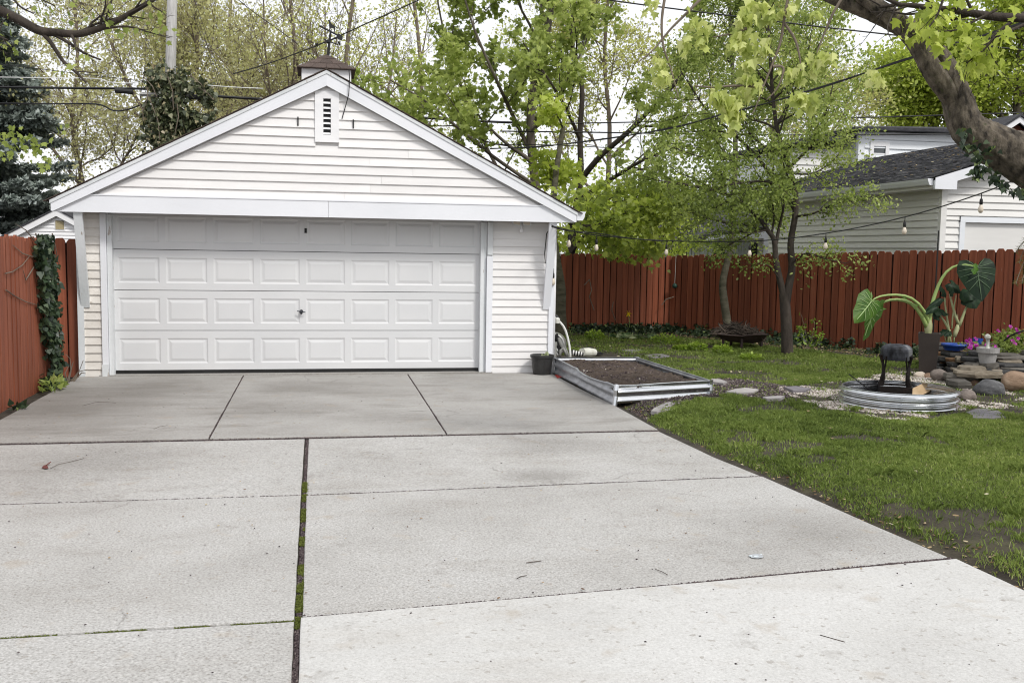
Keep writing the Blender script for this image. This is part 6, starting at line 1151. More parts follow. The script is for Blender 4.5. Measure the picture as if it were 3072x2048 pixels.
PT = dict(seg=.25, wob=.16, up=(.0, -.02, -.03), nb=(5, 4, 3), t0=(.2, .2, .2), ang=(50, 50, 45), lr=(.45, .5, .5), leaf=2, dens=9, max=3, rmin=.003, lmax=1.4)
def twig(D, pts, r0, r1, nk, lv=1, t0=.25):
    P = S(D, *pts); R = np.linspace(r0, r1, len(P)); T.path(P, R, 6); T.kids(P, R, min(plen(P), 1.6), lv, PT, t0, nk)
twig(8.6, ((3140, 55), (3000, 52), (2900, 38), (2800, 24), (2700, 15), (2640, 22)), .045, .012, 11)
twig(8.2, ((3150, 40), (3060, 80), (2990, 110), (2950, 150), (2900, 190)), .02, .006, 8)
twig(8.8, ((3100, 20), (2990, 100), (2945, 145), (2960, 170), (2955, 205)), .018, .006, 6)
twig(8.4, ((2990, 30), (2930, 60), (2870, 90), (2800, 95)), .014, .005, 8)
twig(8.5, ((2700, 15), (2640, -10), (2560, -30)), .02, .01, 6)
twig(8.0, ((2840, -40), (2810, 50), (2760, 110)), .012, .004, 5)
lf = [dict(mat=M['maplebright'], n=900, size=.135, shape='maple', spread=.07, droop=.9)]
T.wood('branches', M['barkdark'], big); T.crown('crown', M['maplebright'], big, 560, .085, 'folded', .06, .9, keep=lambda P, x, y: (y < 215) & (x > 2690) & ((x > 2800) | (y < 120)))
# hanging pale sprays: drooping maple leaves in tight clusters
T = Tree(92)
SPRAY = [((2370, -40), (2352, 60), (2340, 130), (2318, 190), (2290, 260), (2268, 320), (2255, 345)), ((2318, 200), (2350, 205), (2335, 260), (2300, 300)), ((2352, 70), (2385, 120), (2400, 180), (2402, 230)), ((2240, 85), (2200, 100), (2140, 112)), ((2290, 260), (2200, 258), (2140, 262), (2085, 258)), ((2000, -40), (1985, 60), (1990, 140), (2010, 200), (2035, 290)), ((2130, -30), (2060, 40), (2010, 90), (1960, 150), (1910, 190)), ((2560, -60), (2500, 40), (2470, 110), (2450, 160))]
for s_ in SPRAY: P = S(7.4, *s_); T.path(P, np.linspace(.013, .004, len(P)), 5)
T.wood('hanging_twigs', M['twig'], big)
rg2 = np.random.RandomState(14); CL = [(2075, 60, 14, 1), (2110, 80, 10, 1), (2120, 108, 8, 1), (2060, 130, 12, 1), (2235, 45, 20, 1), (2270, 15, 18, 1), (2300, 40, 14, 1), (2320, 30, 10, 1), (2228, 92, 12, 1), (2205, 130, 14, 1), (2245, 135, 14, 1), (2285, 140, 16, 1), (2245, 190, 16, 1), (2240, 225, 14, 1), (2265, 250, 12, 1), (2215, 275, 22, 1.1), (2150, 285, 16, 1.1), (2190, 320, 22, 1.1), (2205, 355, 16, 1), (2195, 385, 8, .8), (2385, 215, 14, 1), (2370, 225, 8, 1), (2405, 290, 18, 1.1), (2425, 310, 12, 1), (2450, 185, 18, 1), (2480, 165, 14, 1), (1985, 200, 12, .9), (1990, 225, 14, .9), (1985, 180, 8, .9), (1950, 10, 14, .8), (2380, 20, 10, .9), (2435, 30, 8, 1), (2640, 232, 10, .9), (2625, 225, 6, .9)]
PP, AA, SZ = [], [], []
for (x, y, n, s_) in CL:
    c = atd(x, y, 7.4)
    for _ in range(int(n*.95)): PP.append(c + rg2.randn(3)*[.032, .04, .03]); a = rg2.uniform(0, 6.28); AA.append([math.cos(a)*.5, math.sin(a)*.5, -1]); SZ.append(.078*s_*rg2.uniform(.7, 1.2))
PP, AA, SZ = map(np.array, (PP, AA, SZ)); tag(link('hanging_leaves', folded('hanging_leaves', PP-wloc(big), AA, SZ, rg2.rand(len(PP)), M['mapleyellow'], rg2), big, wloc(big)), kind='stuff')
# ivy on the limb's bend
rg2 = np.random.RandomState(15); PP = []
for (x, y, n, s_) in ((2890, 400, 10, 14), (2905, 440, 20, 18), (2930, 470, 30, 20), (2950, 505, 26, 18), (2985, 535, 22, 16), (3020, 560, 20, 16), (3055, 575, 20, 14), (2955, 450, 10, 18), (2925, 520, 12, 14), (3075, 590, 12, 12)):
    for _ in range(n): PP.append(atd(x+rg2.randn()*s_*.7, y+rg2.randn()*s_*.6, D-.21+rg2.uniform(-.06, .03)))
PP = np.array(PP); n = len(PP); iv = link('ivy', leaves('ivy', PP, rg2.randn(n, 3)*[.6, .4, .5]+[0, -.2, -.7], rg2.uniform(.04, .085, n), 'ivy', rg2.rand(n), M['ivy'], rg2, up=-.1)); tag(iv, 'ivy growing round the bend of the big leaning limb', 'ivy')
# dark bare branch reaching in at the top left
T = Tree(93); D = 8.5; tl = thing('overhanging_branch', 'dark bare branch with few leaves reaching in at the top left corner', 'tree', tuple(atd(-900, 1700, D)*[1, 1, 0]))
PD = dict(PT, dens=3.2, nb=(4, 3, 2), lmax=1.1)
def tw(pts, r0, r1, nk, lv=1):
    P = S(D, *pts); R = np.linspace(r0, r1, len(P)); T.path(P, R, 7); T.kids(P, R, min(plen(P), 1.0), lv, PD, .25, nk)
T.path(S(D, (-900, 1700, 1), (-800, 900, .6), (-620, 300, .3), (-420, 60, .1), (-180, -20), (0, 32)), np.linspace(.3, .045, 21), 10)
tw(((0, 32), (60, 62), (118, 92), (170, 98), (232, 102), (290, 88), (345, 65), (400, 35), (470, -8), (540, -60)), .045, .016, 7); tw(((118, 92), (150, 125), (190, 185), (225, 215), (258, 247)), .022, .008, 2); tw(((150, 98), (200, 125), (250, 158), (302, 180)), .018, .007, 3); tw(((232, 100), (300, 68), (380, 50), (440, 58)), .012, .004, 4); tw(((300, 88), (380, 80), (450, 98), (510, 115)), .012, .003, 4); tw(((20, -30), (60, 20), (100, 40)), .012, .005, 4); tw(((40, -60), (110, -10), (165, 18)), .012, .004, 4); tw(((-60, 60), (-10, 105), (25, 120)), .012, .004, 5); tw(((-80, 150), (-20, 130), (10, 60)), .012, .004, 5); tw(((310, 80), (330, 20), (345, -30)), .010, .004, 2)
T.wood('branches', M['barkdark'], tl); T.crown('crown', M['maple'], tl, 110, .055, 'maple', .06, .8, keep=lambda P, x, y: (x < 560))
rg2 = np.random.RandomState(17); PP = np.array([atd(x+rg2.randn()*16, y+rg2.randn()*12, 8) for x, y, n in ((30, 400, 10), (80, 405, 10), (110, 440, 12), (20, 455, 8), (130, 480, 10), (15, 420, 8), (60, 440, 8), (180, 395, 6)) for _ in range(n)])
tag(link('low_leaves', leaves('low_leaves', PP-wloc(tl), rg2.randn(len(PP), 3)*.5+[0, 0, -1], rg2.uniform(.035, .06, len(PP)), 'maple', rg2.uniform(.0, .8, len(PP)), M['maple'], rg2), tl, wloc(tl)), kind='stuff')

# ------------------------------------------------------------------ utility pole, ivy, wires
pp = atd(512, 200, 27); pole = thing('utility_pole', 'weathered grey utility pole rising behind the garage roof', 'utility pole', (pp[0], pp[1], 0))
a, b = atd(500, 600, 27), atd(522, -250, 27); mb = MB(); mb.tube([(a[0], a[1], 0), a, atd(512, 200, 27), b], [.17, .165, .14, .125], 14); mb.build('pole_shaft', M['polewood'], pole, smooth=True)
mb = MB(); a, b = atd(420, 283, 26.8), atd(622, 292, 26.8); mb.tube([a, b], .06, 4); mb.build('crossarm', M['polewood'], pole)
for x, y in ((372, 273), (595, 292)): mb = MB(); c = atd(x, y, 26.7); mb.tube([c-np.array([.23, 0, .0]), c+np.array([.23, 0, -.02])], .065, 8); mb.build('splice_box', M['blackrub'], pole)
rg2 = np.random.RandomState(18); PP = []
for (x, y, sx, sy, n) in ((500, 235, 42, 26, 700), (500, 300, 46, 40, 1100), (485, 380, 36, 45, 1000), (470, 450, 26, 40, 700), (580, 270, 38, 22, 520), (600, 330, 26, 30, 420), (540, 370, 34, 34, 600), (520, 430, 24, 36, 420), (622, 310, 14, 28, 220), (560, 420, 22, 40, 280)):
    for _ in range(n):
        qx, qy = x+rg2.uniform(-1, 1)*sx*1.3+rg2.randn()*9, y+rg2.uniform(-1, 1)*sy*1.25+rg2.randn()*9
        if fnoise(qx, qy, 38, 5) > .40: PP.append(atd(qx, qy, 27+rg2.uniform(-.45, .3)-.5*float(fnoise(qx, qy, 30, 8)-.5)))
PP = np.array(PP); n = len(PP); po = np.array([pp[0], pp[1], 0.]); ivp = thing('ivy_clump', 'dense dark ivy wrapped round the utility pole and its crossarm', 'ivy', tuple(po))
tag(link('foliage', leaves('foliage', PP-po, rg2.randn(n, 3)*[.6, .5, .4]+[0, -.3, -.7], rg2.uniform(.08, .17, n), 'ivy', rg2.rand(n)**1.3, M['ivypole'], rg2, up=-.15), ivp, po), kind='stuff')
mb = MB()
for (x0, y0, x1, y1) in ((430, 230, 470, 290), (440, 260, 430, 330), (570, 225, 620, 280), (500, 220, 520, 330), (450, 300, 480, 420), (590, 260, 640, 300), (530, 300, 525, 400), (410, 300, 430, 360)): mb.tube([atd(x0, y0, 26.55), atd((x0+x1)/2+8, (y0+y1)/2, 26.5), atd(x1, y1, 26.55)], .012, 4)
mb.build('stems', M['twig'], ivp)
def wire(label, pts, r, mat='black', group='overhead wires', name='cable'):
    mb = MB(); P = smooth(np.array([atd(*p) for p in pts]), 5); mb.tube(P, r, 5); return tag(mb.build(name, M[mat]), label, 'wire', group)
wire('thickest black cable running to the ivy clad pole from the left edge', [(-80, 261, 27.5), (150, 264, 27.3), (440, 267, 27)], .034)
wire('black cable second below the thick one left of the pole', [(-80, 310, 27.5), (150, 312, 27.3), (290, 313, 27), (340, 332, 26.9), (380, 330, 26.8), (420, 316, 26.8)], .022)
wire('pale sagging wire above the thick black cable left of the pole', [(-80, 231, 27.5), (120, 234, 27.3), (280, 236, 27), (330, 247, 26.9), (390, 250, 26.8), (432, 238, 26.8)], .013, 'pvc')
wire('faint upper wire rising to the left of the pole', [(-80, 186, 27.5), (60, 200, 27.4), (240, 222, 27.2), (440, 245, 27)], .009)
wire('double black cable leaving the pole down to the garage roof', [(640, 289, 26.8), (720, 294, 27), (800, 300, 27.5), (1000, 325, 28.5), (1250, 352, 29.5), (1480, 366, 30), (1650, 371, 30)], .038)
wire('pale wire leaving the pole above the double cable', [(620, 256, 26.8), (700, 262, 27), (790, 266, 27.4)], .012, 'pvc')
wire('upper of two level black wires crossing the trees on the right', [(1650, 371, 20), (1800, 369, 20), (2050, 364, 20), (2304, 360, 20), (2700, 350, 20), (3150, 336, 20)], .013)
wire('lower of two level black wires crossing the trees on the right', [(1500, 394, 20), (1750, 397, 20), (2050, 402, 20), (2304, 405, 20), (2700, 404, 20), (3150, 395, 20)], .014)
wire('short black wire below the level pair over the maple', [(1480, 434, 22), (1640, 435, 22), (1760, 440, 22), (1880, 447, 22)], .010)
mb = MB()
for o in (0, .018):
    P = smooth(np.array([atd(x, y, 10+i*.95)+np.array([0, o*math.sin(i*2.2), o*math.cos(i*2.2)]) for i, (x, y) in enumerate(((3180, 30), (3072, 66), (2900, 122), (2700, 186), (2500, 249), (2304, 309), (2150, 350), (2026, 380), (1880, 408), (1719, 430), (1600, 440), (1470, 447)))]), 5); mb.tube(P, .010, 5)
tag(mb.build('cable', M['black']), 'twisted double service cable slanting up to the top right corner', 'wire', 'overhead wires')
wire('single black wire slanting down to the right across the leaning limb', [(1780, -12, 13), (1841, 3, 13), (2060, 32, 13), (2241, 54, 13), (2450, 80, 13), (2700, 108, 13), (2900, 132, 13), (3150, 160, 13)], .010)
wire('black wire slanting up right past the weather vane', [(700, 222, 24), (800, 193, 23.5), (899, 157, 23), (983, 124, 22.5), (1120, 62, 22), (1258, 0, 21.5), (1330, -40, 21)], .014)
wire('black wire slanting down right above the weather vane', [(670, -40, 28), (715, 0, 28), (768, 42, 28), (870, 115, 28), (944, 176, 28)], .012)
for k, nm in enumerate(('left', 'middle', 'right')): wire('%s one of three thin wires dropping steeply to the crossarm' % nm, [(540+10*k, -60, 27), (600+9*k, 100, 27), (640+6*k, 210, 27), (662+5*k, 288, 27)], .006)

# string of garden bulbs
sl2 = thing('string_lights', 'black string of garden bulbs from the garage corner to the leaning limb', 'string lights', tuple(atd(1664, 690, 13.2)))
SP = smooth(np.array([atd(*p) for p in ((1655, 676, 13.3), (1680, 684, 13.6), (1790, 706, 15), (2000, 722, 16.2), (2250, 724, 15.6), (2478, 700, 14.6), (2715, 651, 13.4), (2945, 580, 12), (3120, 505, 10.5))]), 6)
mb = MB(); mb.tube(SP, .0085, 5); mb.tube(smooth(np.array([atd(*p) for p in ((1655, 680, 13.3), (1700, 692, 13.7), (1790, 700, 15), (1900, 716, 15.6), (1990, 724, 16.1))]), 5), .008, 5)
mb.build('cable', M['black'], sl2)
def mk_bulb():
    ms = MB(); ms.tube([(0, 0, 0), (0, 0, -.075)], .006, 5); ms.lathe([(.004, -.06), (.017, -.07), (.02, -.10), (.019, -.135), (.012, -.137)], n=12); me1 = ms.mesh('socket', M['blackrub'], smooth=True)
    mbb = MB(); mbb.lathe([(.013, -.135), (.022, -.155), (.031, -.185), (.031, -.205), (.022, -.23), (.008, -.238), (.001, -.239)], n=14); return me1, mbb.mesh('bulb', M['bulb'], smooth=True)
sme, bme = mk_bulb()
for (x, y) in ((1704, 690), (1797, 707), (2017, 722), (2250, 724), (2478, 700), (2716, 651), (2948, 579)):
    xs_, ys_, _ = proj(SP); i = int(np.argmin(np.abs(xs_-x))); so_ = link('socket', sme, sl2, SP[i]); link('bulb', bme, so_, SP[i])
p = aty(1660, 805, -.06); hb_ = thing('hanging_bulb', 'single socket and bulb hanging at the garage corner post', 'light bulb', tuple(p)); s_ = link('socket', sme, hb_, p); link('bulb', bme, hb_, p); mb = MB(); mb.tube([p, p+np.array([-.012, 0, .05]), p+np.array([-.005, -.02, .12])], .005, 5); mb.build('cord', M['black'], hb_)
mb = MB(); mb.tube([aty(1660, 676, -.05), aty(1640, 700, -.05), aty(1634, 760, -.05), aty(1636, 790, -.05)], .007, 5); mb.tube([aty(1652, 674, -.2), aty(1664, 682, -.4), aty(1676, 686, -.3)], .010, 5); tag(mb.build('cord_loop', M['black']), 'black cord looped over the right brace under the eave', 'cord')

# ------------------------------------------------------------------ ivy and low plants
rg2 = np.random.RandomState(20); PP, AA, TT = [], [], []
fa, fb = np.array([-2.93, -7.2]), np.array([-3.055, -.42])
def lf_at(px_, py): 
    v = ray(px_, py); n_ = np.array([(fb-fa)[1], -(fb-fa)[0], 0]); n_ /= np.linalg.norm(n_); t = ((np.array([fa[0], fa[1], 0])-CAM) @ n_)/(v @ n_); return CAM+v*t, n_
for (x, y, sx, sy, n) in ((108, 715, 14, 10, 60), (112, 760, 20, 30, 150), (122, 820, 20, 35, 170), (126, 890, 20, 40, 190), (132, 960, 19, 38, 170), (138, 1030, 18, 36, 160), (145, 1090, 14, 30, 120), (140, 1150, 28, 14, 120), (128, 1140, 16, 16, 40), (165, 1150, 18, 10, 50)):
    for _ in range(n):
        q, n_ = lf_at(x+rg2.uniform(-1, 1)*sx*1.15, min(y+rg2.uniform(-1, 1)*sy*1.2, 1172)); PP.append(q + n_*rg2.uniform(.02, .12)); AA.append(n_*.25+rg2.randn(3)*[.2, .55, .4]+[0, 0, -.55]); TT.append(np.clip(rg2.rand()*.9 + .12*(y > 1130), 0, 1))
PP, AA, TT = map(np.array, (PP, AA, TT)); o_ = PP.mean(0)*[1, 1, 0]; ivf = thing('ivy_vine', 'column of dark ivy climbing the left fence near the garage', 'ivy', tuple(o_)); n = len(PP)
SHn = leaves('foliage', PP-o_, AA, rg2.uniform(.055, .105, n), 'ivy', TT, M['ivy'], rg2, up=.1); tag(link('foliage', SHn, ivf, o_), kind='stuff')
mb = MB()
for pts in (((100, 700), (118, 760), (130, 830), (125, 900)), ((128, 780), (140, 860), (150, 950)), ((95, 720), (70, 690), (40, 672)), ((110, 760), (90, 770), (60, 760), (30, 735)), ((8, 820), (30, 815), (60, 795), (80, 770)), ((95, 800), (70, 840), (62, 810)), ((10, 870), (40, 890), (70, 905), (105, 915)), ((150, 700), (160, 740), (172, 805))):
    mb.tube([lf_at(*p)[0]+lf_at(*p)[1]*.025 for p in pts], [.008]+[.006]*(len(pts)-2)+[.003], 5)
mb.build('stems', M['twig'], ivf)
mb = MB()
for pts in (((200, 1150), (212, 1110), (210, 1075), (196, 1062)), ((205, 1150), (215, 1100), (220, 1085)), ((210, 1148), (235, 1115), (262, 1108)), ((215, 1150), (228, 1130), (238, 1112), (250, 1080)), ((205, 1148), (195, 1120), (206, 1098)), ((220, 1145), (245, 1118), (258, 1120))):
    mb.tube([aty(x, y, -.55) if y > 1112 else aty(x, y, -.5) for x, y in pts], [.008, .007]+[.004]*(len(pts)-2), 5)
tag(mb.build('dead_stems', M['twig']), 'dry bare stems in the corner between left fence and garage', 'dead plant')
def tuft(name, label, cat, p, n, r, h, size, shape, mat, seed, group=None, droop=-.4, sq_=(1, 1)):
    rg2 = np.random.RandomState(seed); p = np.asarray(p, float); a = rg2.uniform(0, 6.28, n); rr = r*np.sqrt(rg2.rand(n)); P = p + np.stack([np.cos(a)*rr*sq_[0], np.sin(a)*rr*sq_[1], h*rg2.rand(n)**.7*np.sqrt(np.clip(1-(rr/r)**2*.7, .1, 1))], 1); A = np.stack([np.cos(a)*.8, np.sin(a)*.8, -droop*np.ones(n)], 1) + rg2.randn(n, 3)*.35
    t = thing(name, label, cat, tuple(p), group); tag(link('foliage', leaves('foliage', P-p, A, size*rg2.uniform(.6, 1.2, n), shape, np.clip(rg2.rand(n)*.6+.5*(P[:, 2]-p[2])/h, 0, 1), mat, rg2), t, p), kind='stuff')
    mb = MB()
    for k in range(5): q = P[rg2.randint(n)]; mb.tube([p, p*.5+q*.5+np.array([0, 0, .02]), q], .004, 4)
    mb.build('stems', M['lime'], t); return t
SG = 'small green shrubs in the back bed'
for i, (x, y, r, h, lab) in enumerate(((1785, 1022, .17, .20, 'leftmost small green shrub near the back fence'), (1996, 1034, .26, .20, 'widest low green shrub left of the barrow'), (2093, 1054, .14, .17, 'small round green shrub just left of the barrow legs'), (2166, 1064, .14, .17, 'small green shrub in front of the barrow'), (2250, 1082, .17, .11, 'low light green shrub in the lawn edge right of the barrow'), (2042, 1052, .12, .1, 'tiny green shrub beside the widest one'))):
    tuft('small_shrub', lab, 'shrub', atg(x, y, .0), 230, r, h, .055, 'oval', M['shrub'], 200+i, SG)
hs = thing('hosta_clump', 'pale variegated hosta clump at the foot of the back fence', 'hosta', tuple(atg(1905, 1020, .0))); rg2 = np.random.RandomState(30); c = atg(1905, 1020, .0); n = 70; a = rg2.uniform(0, 6.28, n); P = c + np.stack([rg2.uniform(-.38, .38, n), rg2.uniform(-.2, .2, n), rg2.uniform(.02, .1, n)], 1); tag(link('foliage', leaves('foliage', P-c, np.stack([np.cos(a), np.sin(a), .35+.3*rg2.rand(n)], 1), rg2.uniform(.12, .22, n), 'oval', rg2.rand(n), M['hosta'], rg2, fold=.35, up=.8), hs, c), kind='stuff')
dp_ = atg(1887, 998, .0); df = thing('daffodil', 'single yellow daffodil in front of the dark back fence', 'flower', tuple(dp_)); tp_ = np.array([dp_[0]-.03, dp_[1], zrow(dp_[0], dp_[1], 940)]); mb = MB(); mb.tube([dp_, dp_*.5+tp_*.5+np.array([.03, 0, 0]), tp_], .007, 5); mb.tube([dp_, dp_*.6+tp_*.4+np.array([-.05, 0, .02])], .008, 4); mb.tube([dp_, dp_*.7+tp_*.3+np.array([.06, 0, .02])], .008, 4); mb.build('stem', M['lime'], df)
an = np.arange(6)*1.047; A = np.stack([np.cos(an), -.35+0*an, np.sin(an)], 1); link('blossom', leaves('blossom', np.repeat((tp_-dp_)[None], 6, 0)+A*.02, A, np.full(6, .062), 'oval', rg2.rand(6), M['yellow'], rg2, up=-.3), df, dp_); mb = MB(); mb.tube([tp_+np.array([0, -.005, 0]), tp_+np.array([-.01, -.06, -.005])], [.02, .028], 8); o = mb.build('trumpet', M['yellow'], df); at = o.data.attributes.new('tint', 'FLOAT', 'FACE')
# ivy and litter along the foot of the fences
rg2 = np.random.RandomState(33); n = 5200; s_ = rg2.rand(n)*8.2; o_ = rg2.gamma(1.6, .17, n); keepd = fnoise(s_, o_*0, .5, 9) > .43; s_, o_ = s_[keepd], o_[keepd]; P = np.stack([FA[0]+fd[0]*s_+fn[0]*(.04+o_), FA[1]+fd[1]*s_+fn[1]*(.04+o_), .01+.16*rg2.rand(len(s_))*np.exp(-o_*2)*(.4+fnoise(s_, o_, .4, 5)*1.6)], 1)
n2 = 3000; x2 = rg2.uniform(5.4, 7.6, n2); o2 = rg2.gamma(1.6, .15, n2); P2 = np.stack([x2, 6.4-o2, .01+.18*rg2.rand(n2)*np.exp(-o2*2.5)], 1); k = (fnoise(x2, o2*0, .5, 3) > .38); P = np.concatenate([P, P2[k]]); n = len(P)
tag(link('ground_ivy', leaves('ground_ivy', P, rg2.randn(n, 3)*[.7, .7, .3]+[0, 0, .1], rg2.uniform(.045, .095, n), 'ivy', rg2.rand(n)*.97, M['ivy'], rg2, up=.9)), kind='stuff')
sp_ = atg(2425, 1060, 0); T = Tree(95); PSg = dict(PT, dens=14, nb=(3, 2), max=2, leaf=1)
for (x0, y0, x1, y1) in ((2420, 1045, 2405, 948), (2420, 1045, 2445, 968), (2422, 1045, 2465, 1010), (2415, 1045, 2398, 985), (2425, 1040, 2440, 1000)): P = S(16.0, (x0, y0), ((x0+x1)/2+4, (y0+y1)/2), (x1, y1)); T.path(P, np.linspace(.006, .002, len(P)), 4); T.kids(P, np.linspace(.006, .002, len(P)), .35, 1, PSg, .3, 4)
sg = thing('sapling', 'thin leafy sapling shoots beside the twin stemmed tree', 'sapling', tuple(sp_)); T.wood('stems', M['twig'], sg); T.crown('foliage', M['shrub'], sg, 130, .06, 'oval', .03, .1)
for i, (x, y) in enumerate(((18, 1215), (30, 1200), (22, 1222))): pass
tuft('ivy_seedling', 'small blue green ivy sprig at the foot of the left fence', 'ivy', np.array([-2.86, -2.72, -.05]), 16, .07, .14, .07, 'ivy', M['ivy'], 241)
tuft('ivy_seedling', 'light green ivy clump where the ivy column meets the driveway', 'ivy', np.array([-2.86, -1.35, -.05]), 46, .2, .2, .085, 'ivy', M['apple'], 242, sq_=(.5, 1))
tuft('weed', 'small green weed at the base of the grey trunk by the garage', 'weed', atg(1712, 1003, 0), 40, .09, .16, .05, 'oval', M['hosta'], 243)
# fern fronds and leaves entering at the right edge
rg2 = np.random.RandomState(36); PP, AA = [], []; mb = MB()
for pts in (((3130, 700), (3085, 715), (3060, 738), (3050, 758)), ((3120, 720), (3080, 770), (3058, 820), (3048, 852)), ((3140, 740), (3090, 790), (3070, 830), (3066, 850)), ((3120, 690), (3076, 740), (3058, 790))):
    P = S(9.5, *pts); mb.tube(P, .004, 4)
    for q in np.linspace(.15, 1, 34):
        c, dr = along(P, q); sdv = nrmz(np.cross(dr, _d))
        for s_ in (-1, 1): PP.append(c); AA.append(sdv*s_+dr*.5+rg2.randn(3)*.15)
fr_ = thing('hanging_fern', 'fern fronds hanging in at the right edge of the picture', 'fern', tuple(atd(3140, 700, 9.5))); mb.build('stems', M['twig'], fr_); PP, AA = np.array(PP), np.array(AA); tag(link('foliage', leaves('foliage', PP-wloc(fr_), AA, rg2.uniform(.03, .055, len(PP)), 'blade', rg2.rand(len(PP)), M['fern'], rg2), fr_, wloc(fr_)), kind='stuff')
# dry vine and feeder on the back fence
mb = MB()
for pts in (((1768, 838), (1775, 870), (1768, 890), (1782, 930)), ((1768, 838), (1758, 850), (1752, 855)), ((1840, 905), (1835, 930), (1846, 960)), ((1985, 915), (1998, 898), (2022, 890))): mb.tube([aty(x, y, 6.38) for x, y in pts], .010, 4)
tag(mb.build('dry_vine', M['twig']), 'dry vine remains clinging to the back fence', 'vine')
q = aty(2024, 858, 6.35); fdr = thing('bird_feeder', 'small green hanging feeder on a string at the fence corner', 'bird feeder', tuple(q)); mb = MB(); mb.lathe([(.001, -.05), (.05, -.03), (.055, .02), (.03, .05), (.005, .06)], tuple(q), 10); mb.build('body', pbr('feeder_green', (.02, .06, .045), 3, .5), fdr, smooth=True); mb = MB(); mb.tube([q+np.array([0, 0, .05]), aty(2028, 770, 6.35)], .004, 4); mb.build('string', M['pvc'], fdr)

# ------------------------------------------------------------------ leaf litter, twigs, chalk
rg2 = np.random.RandomState(40)
def litter(name, x, y, z, s, tmin=0, tmax=1, shape='oval', mat='litter', up=2.5):
    n = len(x); return tag(link(name, leaves(name, np.stack([x, y, z], 1), rg2.randn(n, 3)*[1, 1, .12], s, shape, rg2.uniform(tmin, tmax, n), M[mat], rg2, up=up)), kind='stuff')
x = rg2.uniform(3.6, 9.5, 700); y = rg2.uniform(-9, 4, 700); k = (rg2.rand(700) < .36) & ((x-FA[0])*fn[0]+(y-FA[1])*fn[1] > .2) & ~((x > 3.4) & (x < 4.85) & (y > -3.1) & (y < 0)); x, y = x[k], y[k]
litter('lawn_litter', x, y, lawn_z(x, y)+.03, rg2.uniform(.02, .06, len(x)), .3, 1)
s_ = rg2.rand(2600)*8.5; o_ = rg2.uniform(.05, 1.1, 2600); x = FA[0]+fd[0]*s_+fn[0]*o_; y = FA[1]+fd[1]*s_+fn[1]*o_; litter('bed_litter', x, y, lawn_z(x, y)+.012, rg2.uniform(.02, .06, 2600), 0, .9)
x = rg2.uniform(4.9, 8, 900); y = rg2.uniform(2.5, 6.2, 900); litter('back_litter', x, y, lawn_z(x, y)+.015, rg2.uniform(.02, .055, 900), 0, .9)
x = edge_x(np.linspace(-9.5, -.3, 620)) + rg2.uniform(.02, .26, 620); y = np.linspace(-9.5, -.3, 620)+rg2.randn(620)*.05; litter('edge_litter', x, y, lawn_z(x, y)+.01, rg2.uniform(.012, .035, 620), 0, .8)
x = np.concatenate([rg2.uniform(-2.7, 3.4, 330), rg2.uniform(-2.8, -.5, 70), rg2.uniform(1.4, 3.4, 60)]); y = np.concatenate([rg2.uniform(-9, -.3, 330), rg2.uniform(-5.5, -1.5, 70), rg2.uniform(-4, -.5, 60)]); litter('driveway_litter', x, y, 0*x-.034, rg2.uniform(.008, .024, len(x)), 0, .75)
k = 260; chips('driveway_specks', rg2.uniform(-2.6, 3.5, k), rg2.uniform(-11, -1, k), np.full(k, -.034), rg2.uniform(.003, .008, k), M['chip'], rg2.rand(k)*.5, rg2)
def gtwig(label, pts, r=.005, mat='stick'):
    mb = MB(); mb.tube([atg(x, y, -.036) for x, y in pts], r*.55, 5); o = mb.build('fallen_twig', M[mat]); at = o.data.attributes.new('tint', 'FLOAT', 'FACE'); at.data.foreach_set('value', [.3]*len(o.data.polygons)); tag(o, label, 'twig', 'twigs fallen on the driveway')
gtwig('longest dark twig lying on the apron left of the door joint', [(248, 1217), (275, 1210), (290, 1206), (320, 1207), (348, 1209)], .009); gtwig('bent twig with red bark near the apron front edge', [(462, 1287), (478, 1280), (502, 1276)], .009)
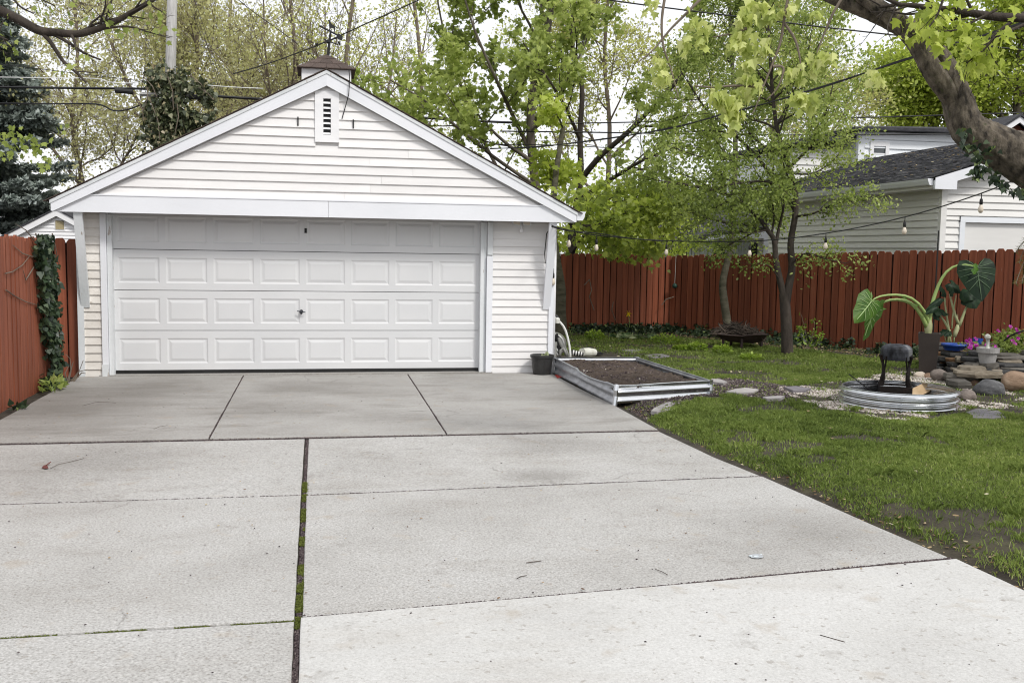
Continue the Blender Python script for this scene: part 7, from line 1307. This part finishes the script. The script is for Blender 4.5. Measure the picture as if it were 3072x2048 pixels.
gtwig('straight brown twig in the middle of the right slab', [(1579, 1687), (1600, 1684), (1624, 1681)], .005); gtwig('thin straight twig slanting near the new slab edge', [(1966, 1706), (1985, 1713), (2003, 1723)], .0035); gtwig('curled thin twig left of the straight brown one', [(1551, 1734), (1562, 1728), (1580, 1725)], .004); gtwig('tan dry stalk lying on the bright new slab', [(2460, 1904), (2495, 1914), (2534, 1925)], .006)
gtwig('dark cracked twig across the left slab', [(150, 1405), (175, 1392), (205, 1386), (252, 1374)], .004)
mb = MB(); mb.add([atg(x, y, -.0385) for x, y in ((125, 1402), (131, 1395), (140, 1393), (143, 1398), (146, 1404), (135, 1405))], [tuple(range(6))[::-1]]); mb.tube([atg(140, 1394, -.035), atg(152, 1385, -.03)], .005, 4); tag(mb.build('red_leaf', pbr('red_dead_leaf', (.13, .035, .028), 9, .8)), 'dark red dead leaf on the left slab', 'leaf')
mb = MB(); mb.add([atg(x, y, -.03) for x, y in ((1664, 1124), (1680, 1122), (1688, 1130), (1672, 1134))], [(3, 2, 1, 0)]); tag(mb.build('red_scrap', pbr('red_scrap', (.45, .04, .03), 9, .8)), 'bright red leaf scrap beside the raised bed corner', 'leaf')
def patch(px_, py, rx, ry, z, n=18): 
    c = (px_, py); return [atg(px_+rx*math.cos(a)*rg2.uniform(.8, 1.1), py+ry*math.sin(a)*rg2.uniform(.8, 1.1), z) for a in np.arange(n)*2*math.pi/n][::-1]
ch = thing('chalk_mark', 'faded blue and white chalk paw print on the driveway slab', 'chalk drawing', tuple(atg(2268, 1668, -.04)))
zc_ = -.0375
mb = MB(); P = patch(2270, 1667, 22, 7, zc_); mb.add(P, [tuple(range(len(P)))]); mb.build('smear', M['chalkgrey'], ch)
for (x, y, rx, ry) in ((2252, 1666, 6, 2.4), (2269, 1668, 8, 3.0), (2284, 1661, 3.6, 1.3)): mb = MB(); P = patch(x, y, rx, ry, zc_+.0012); mb.add(P, [tuple(range(len(P)))]); mb.build('pad', M['chalk'], ch)
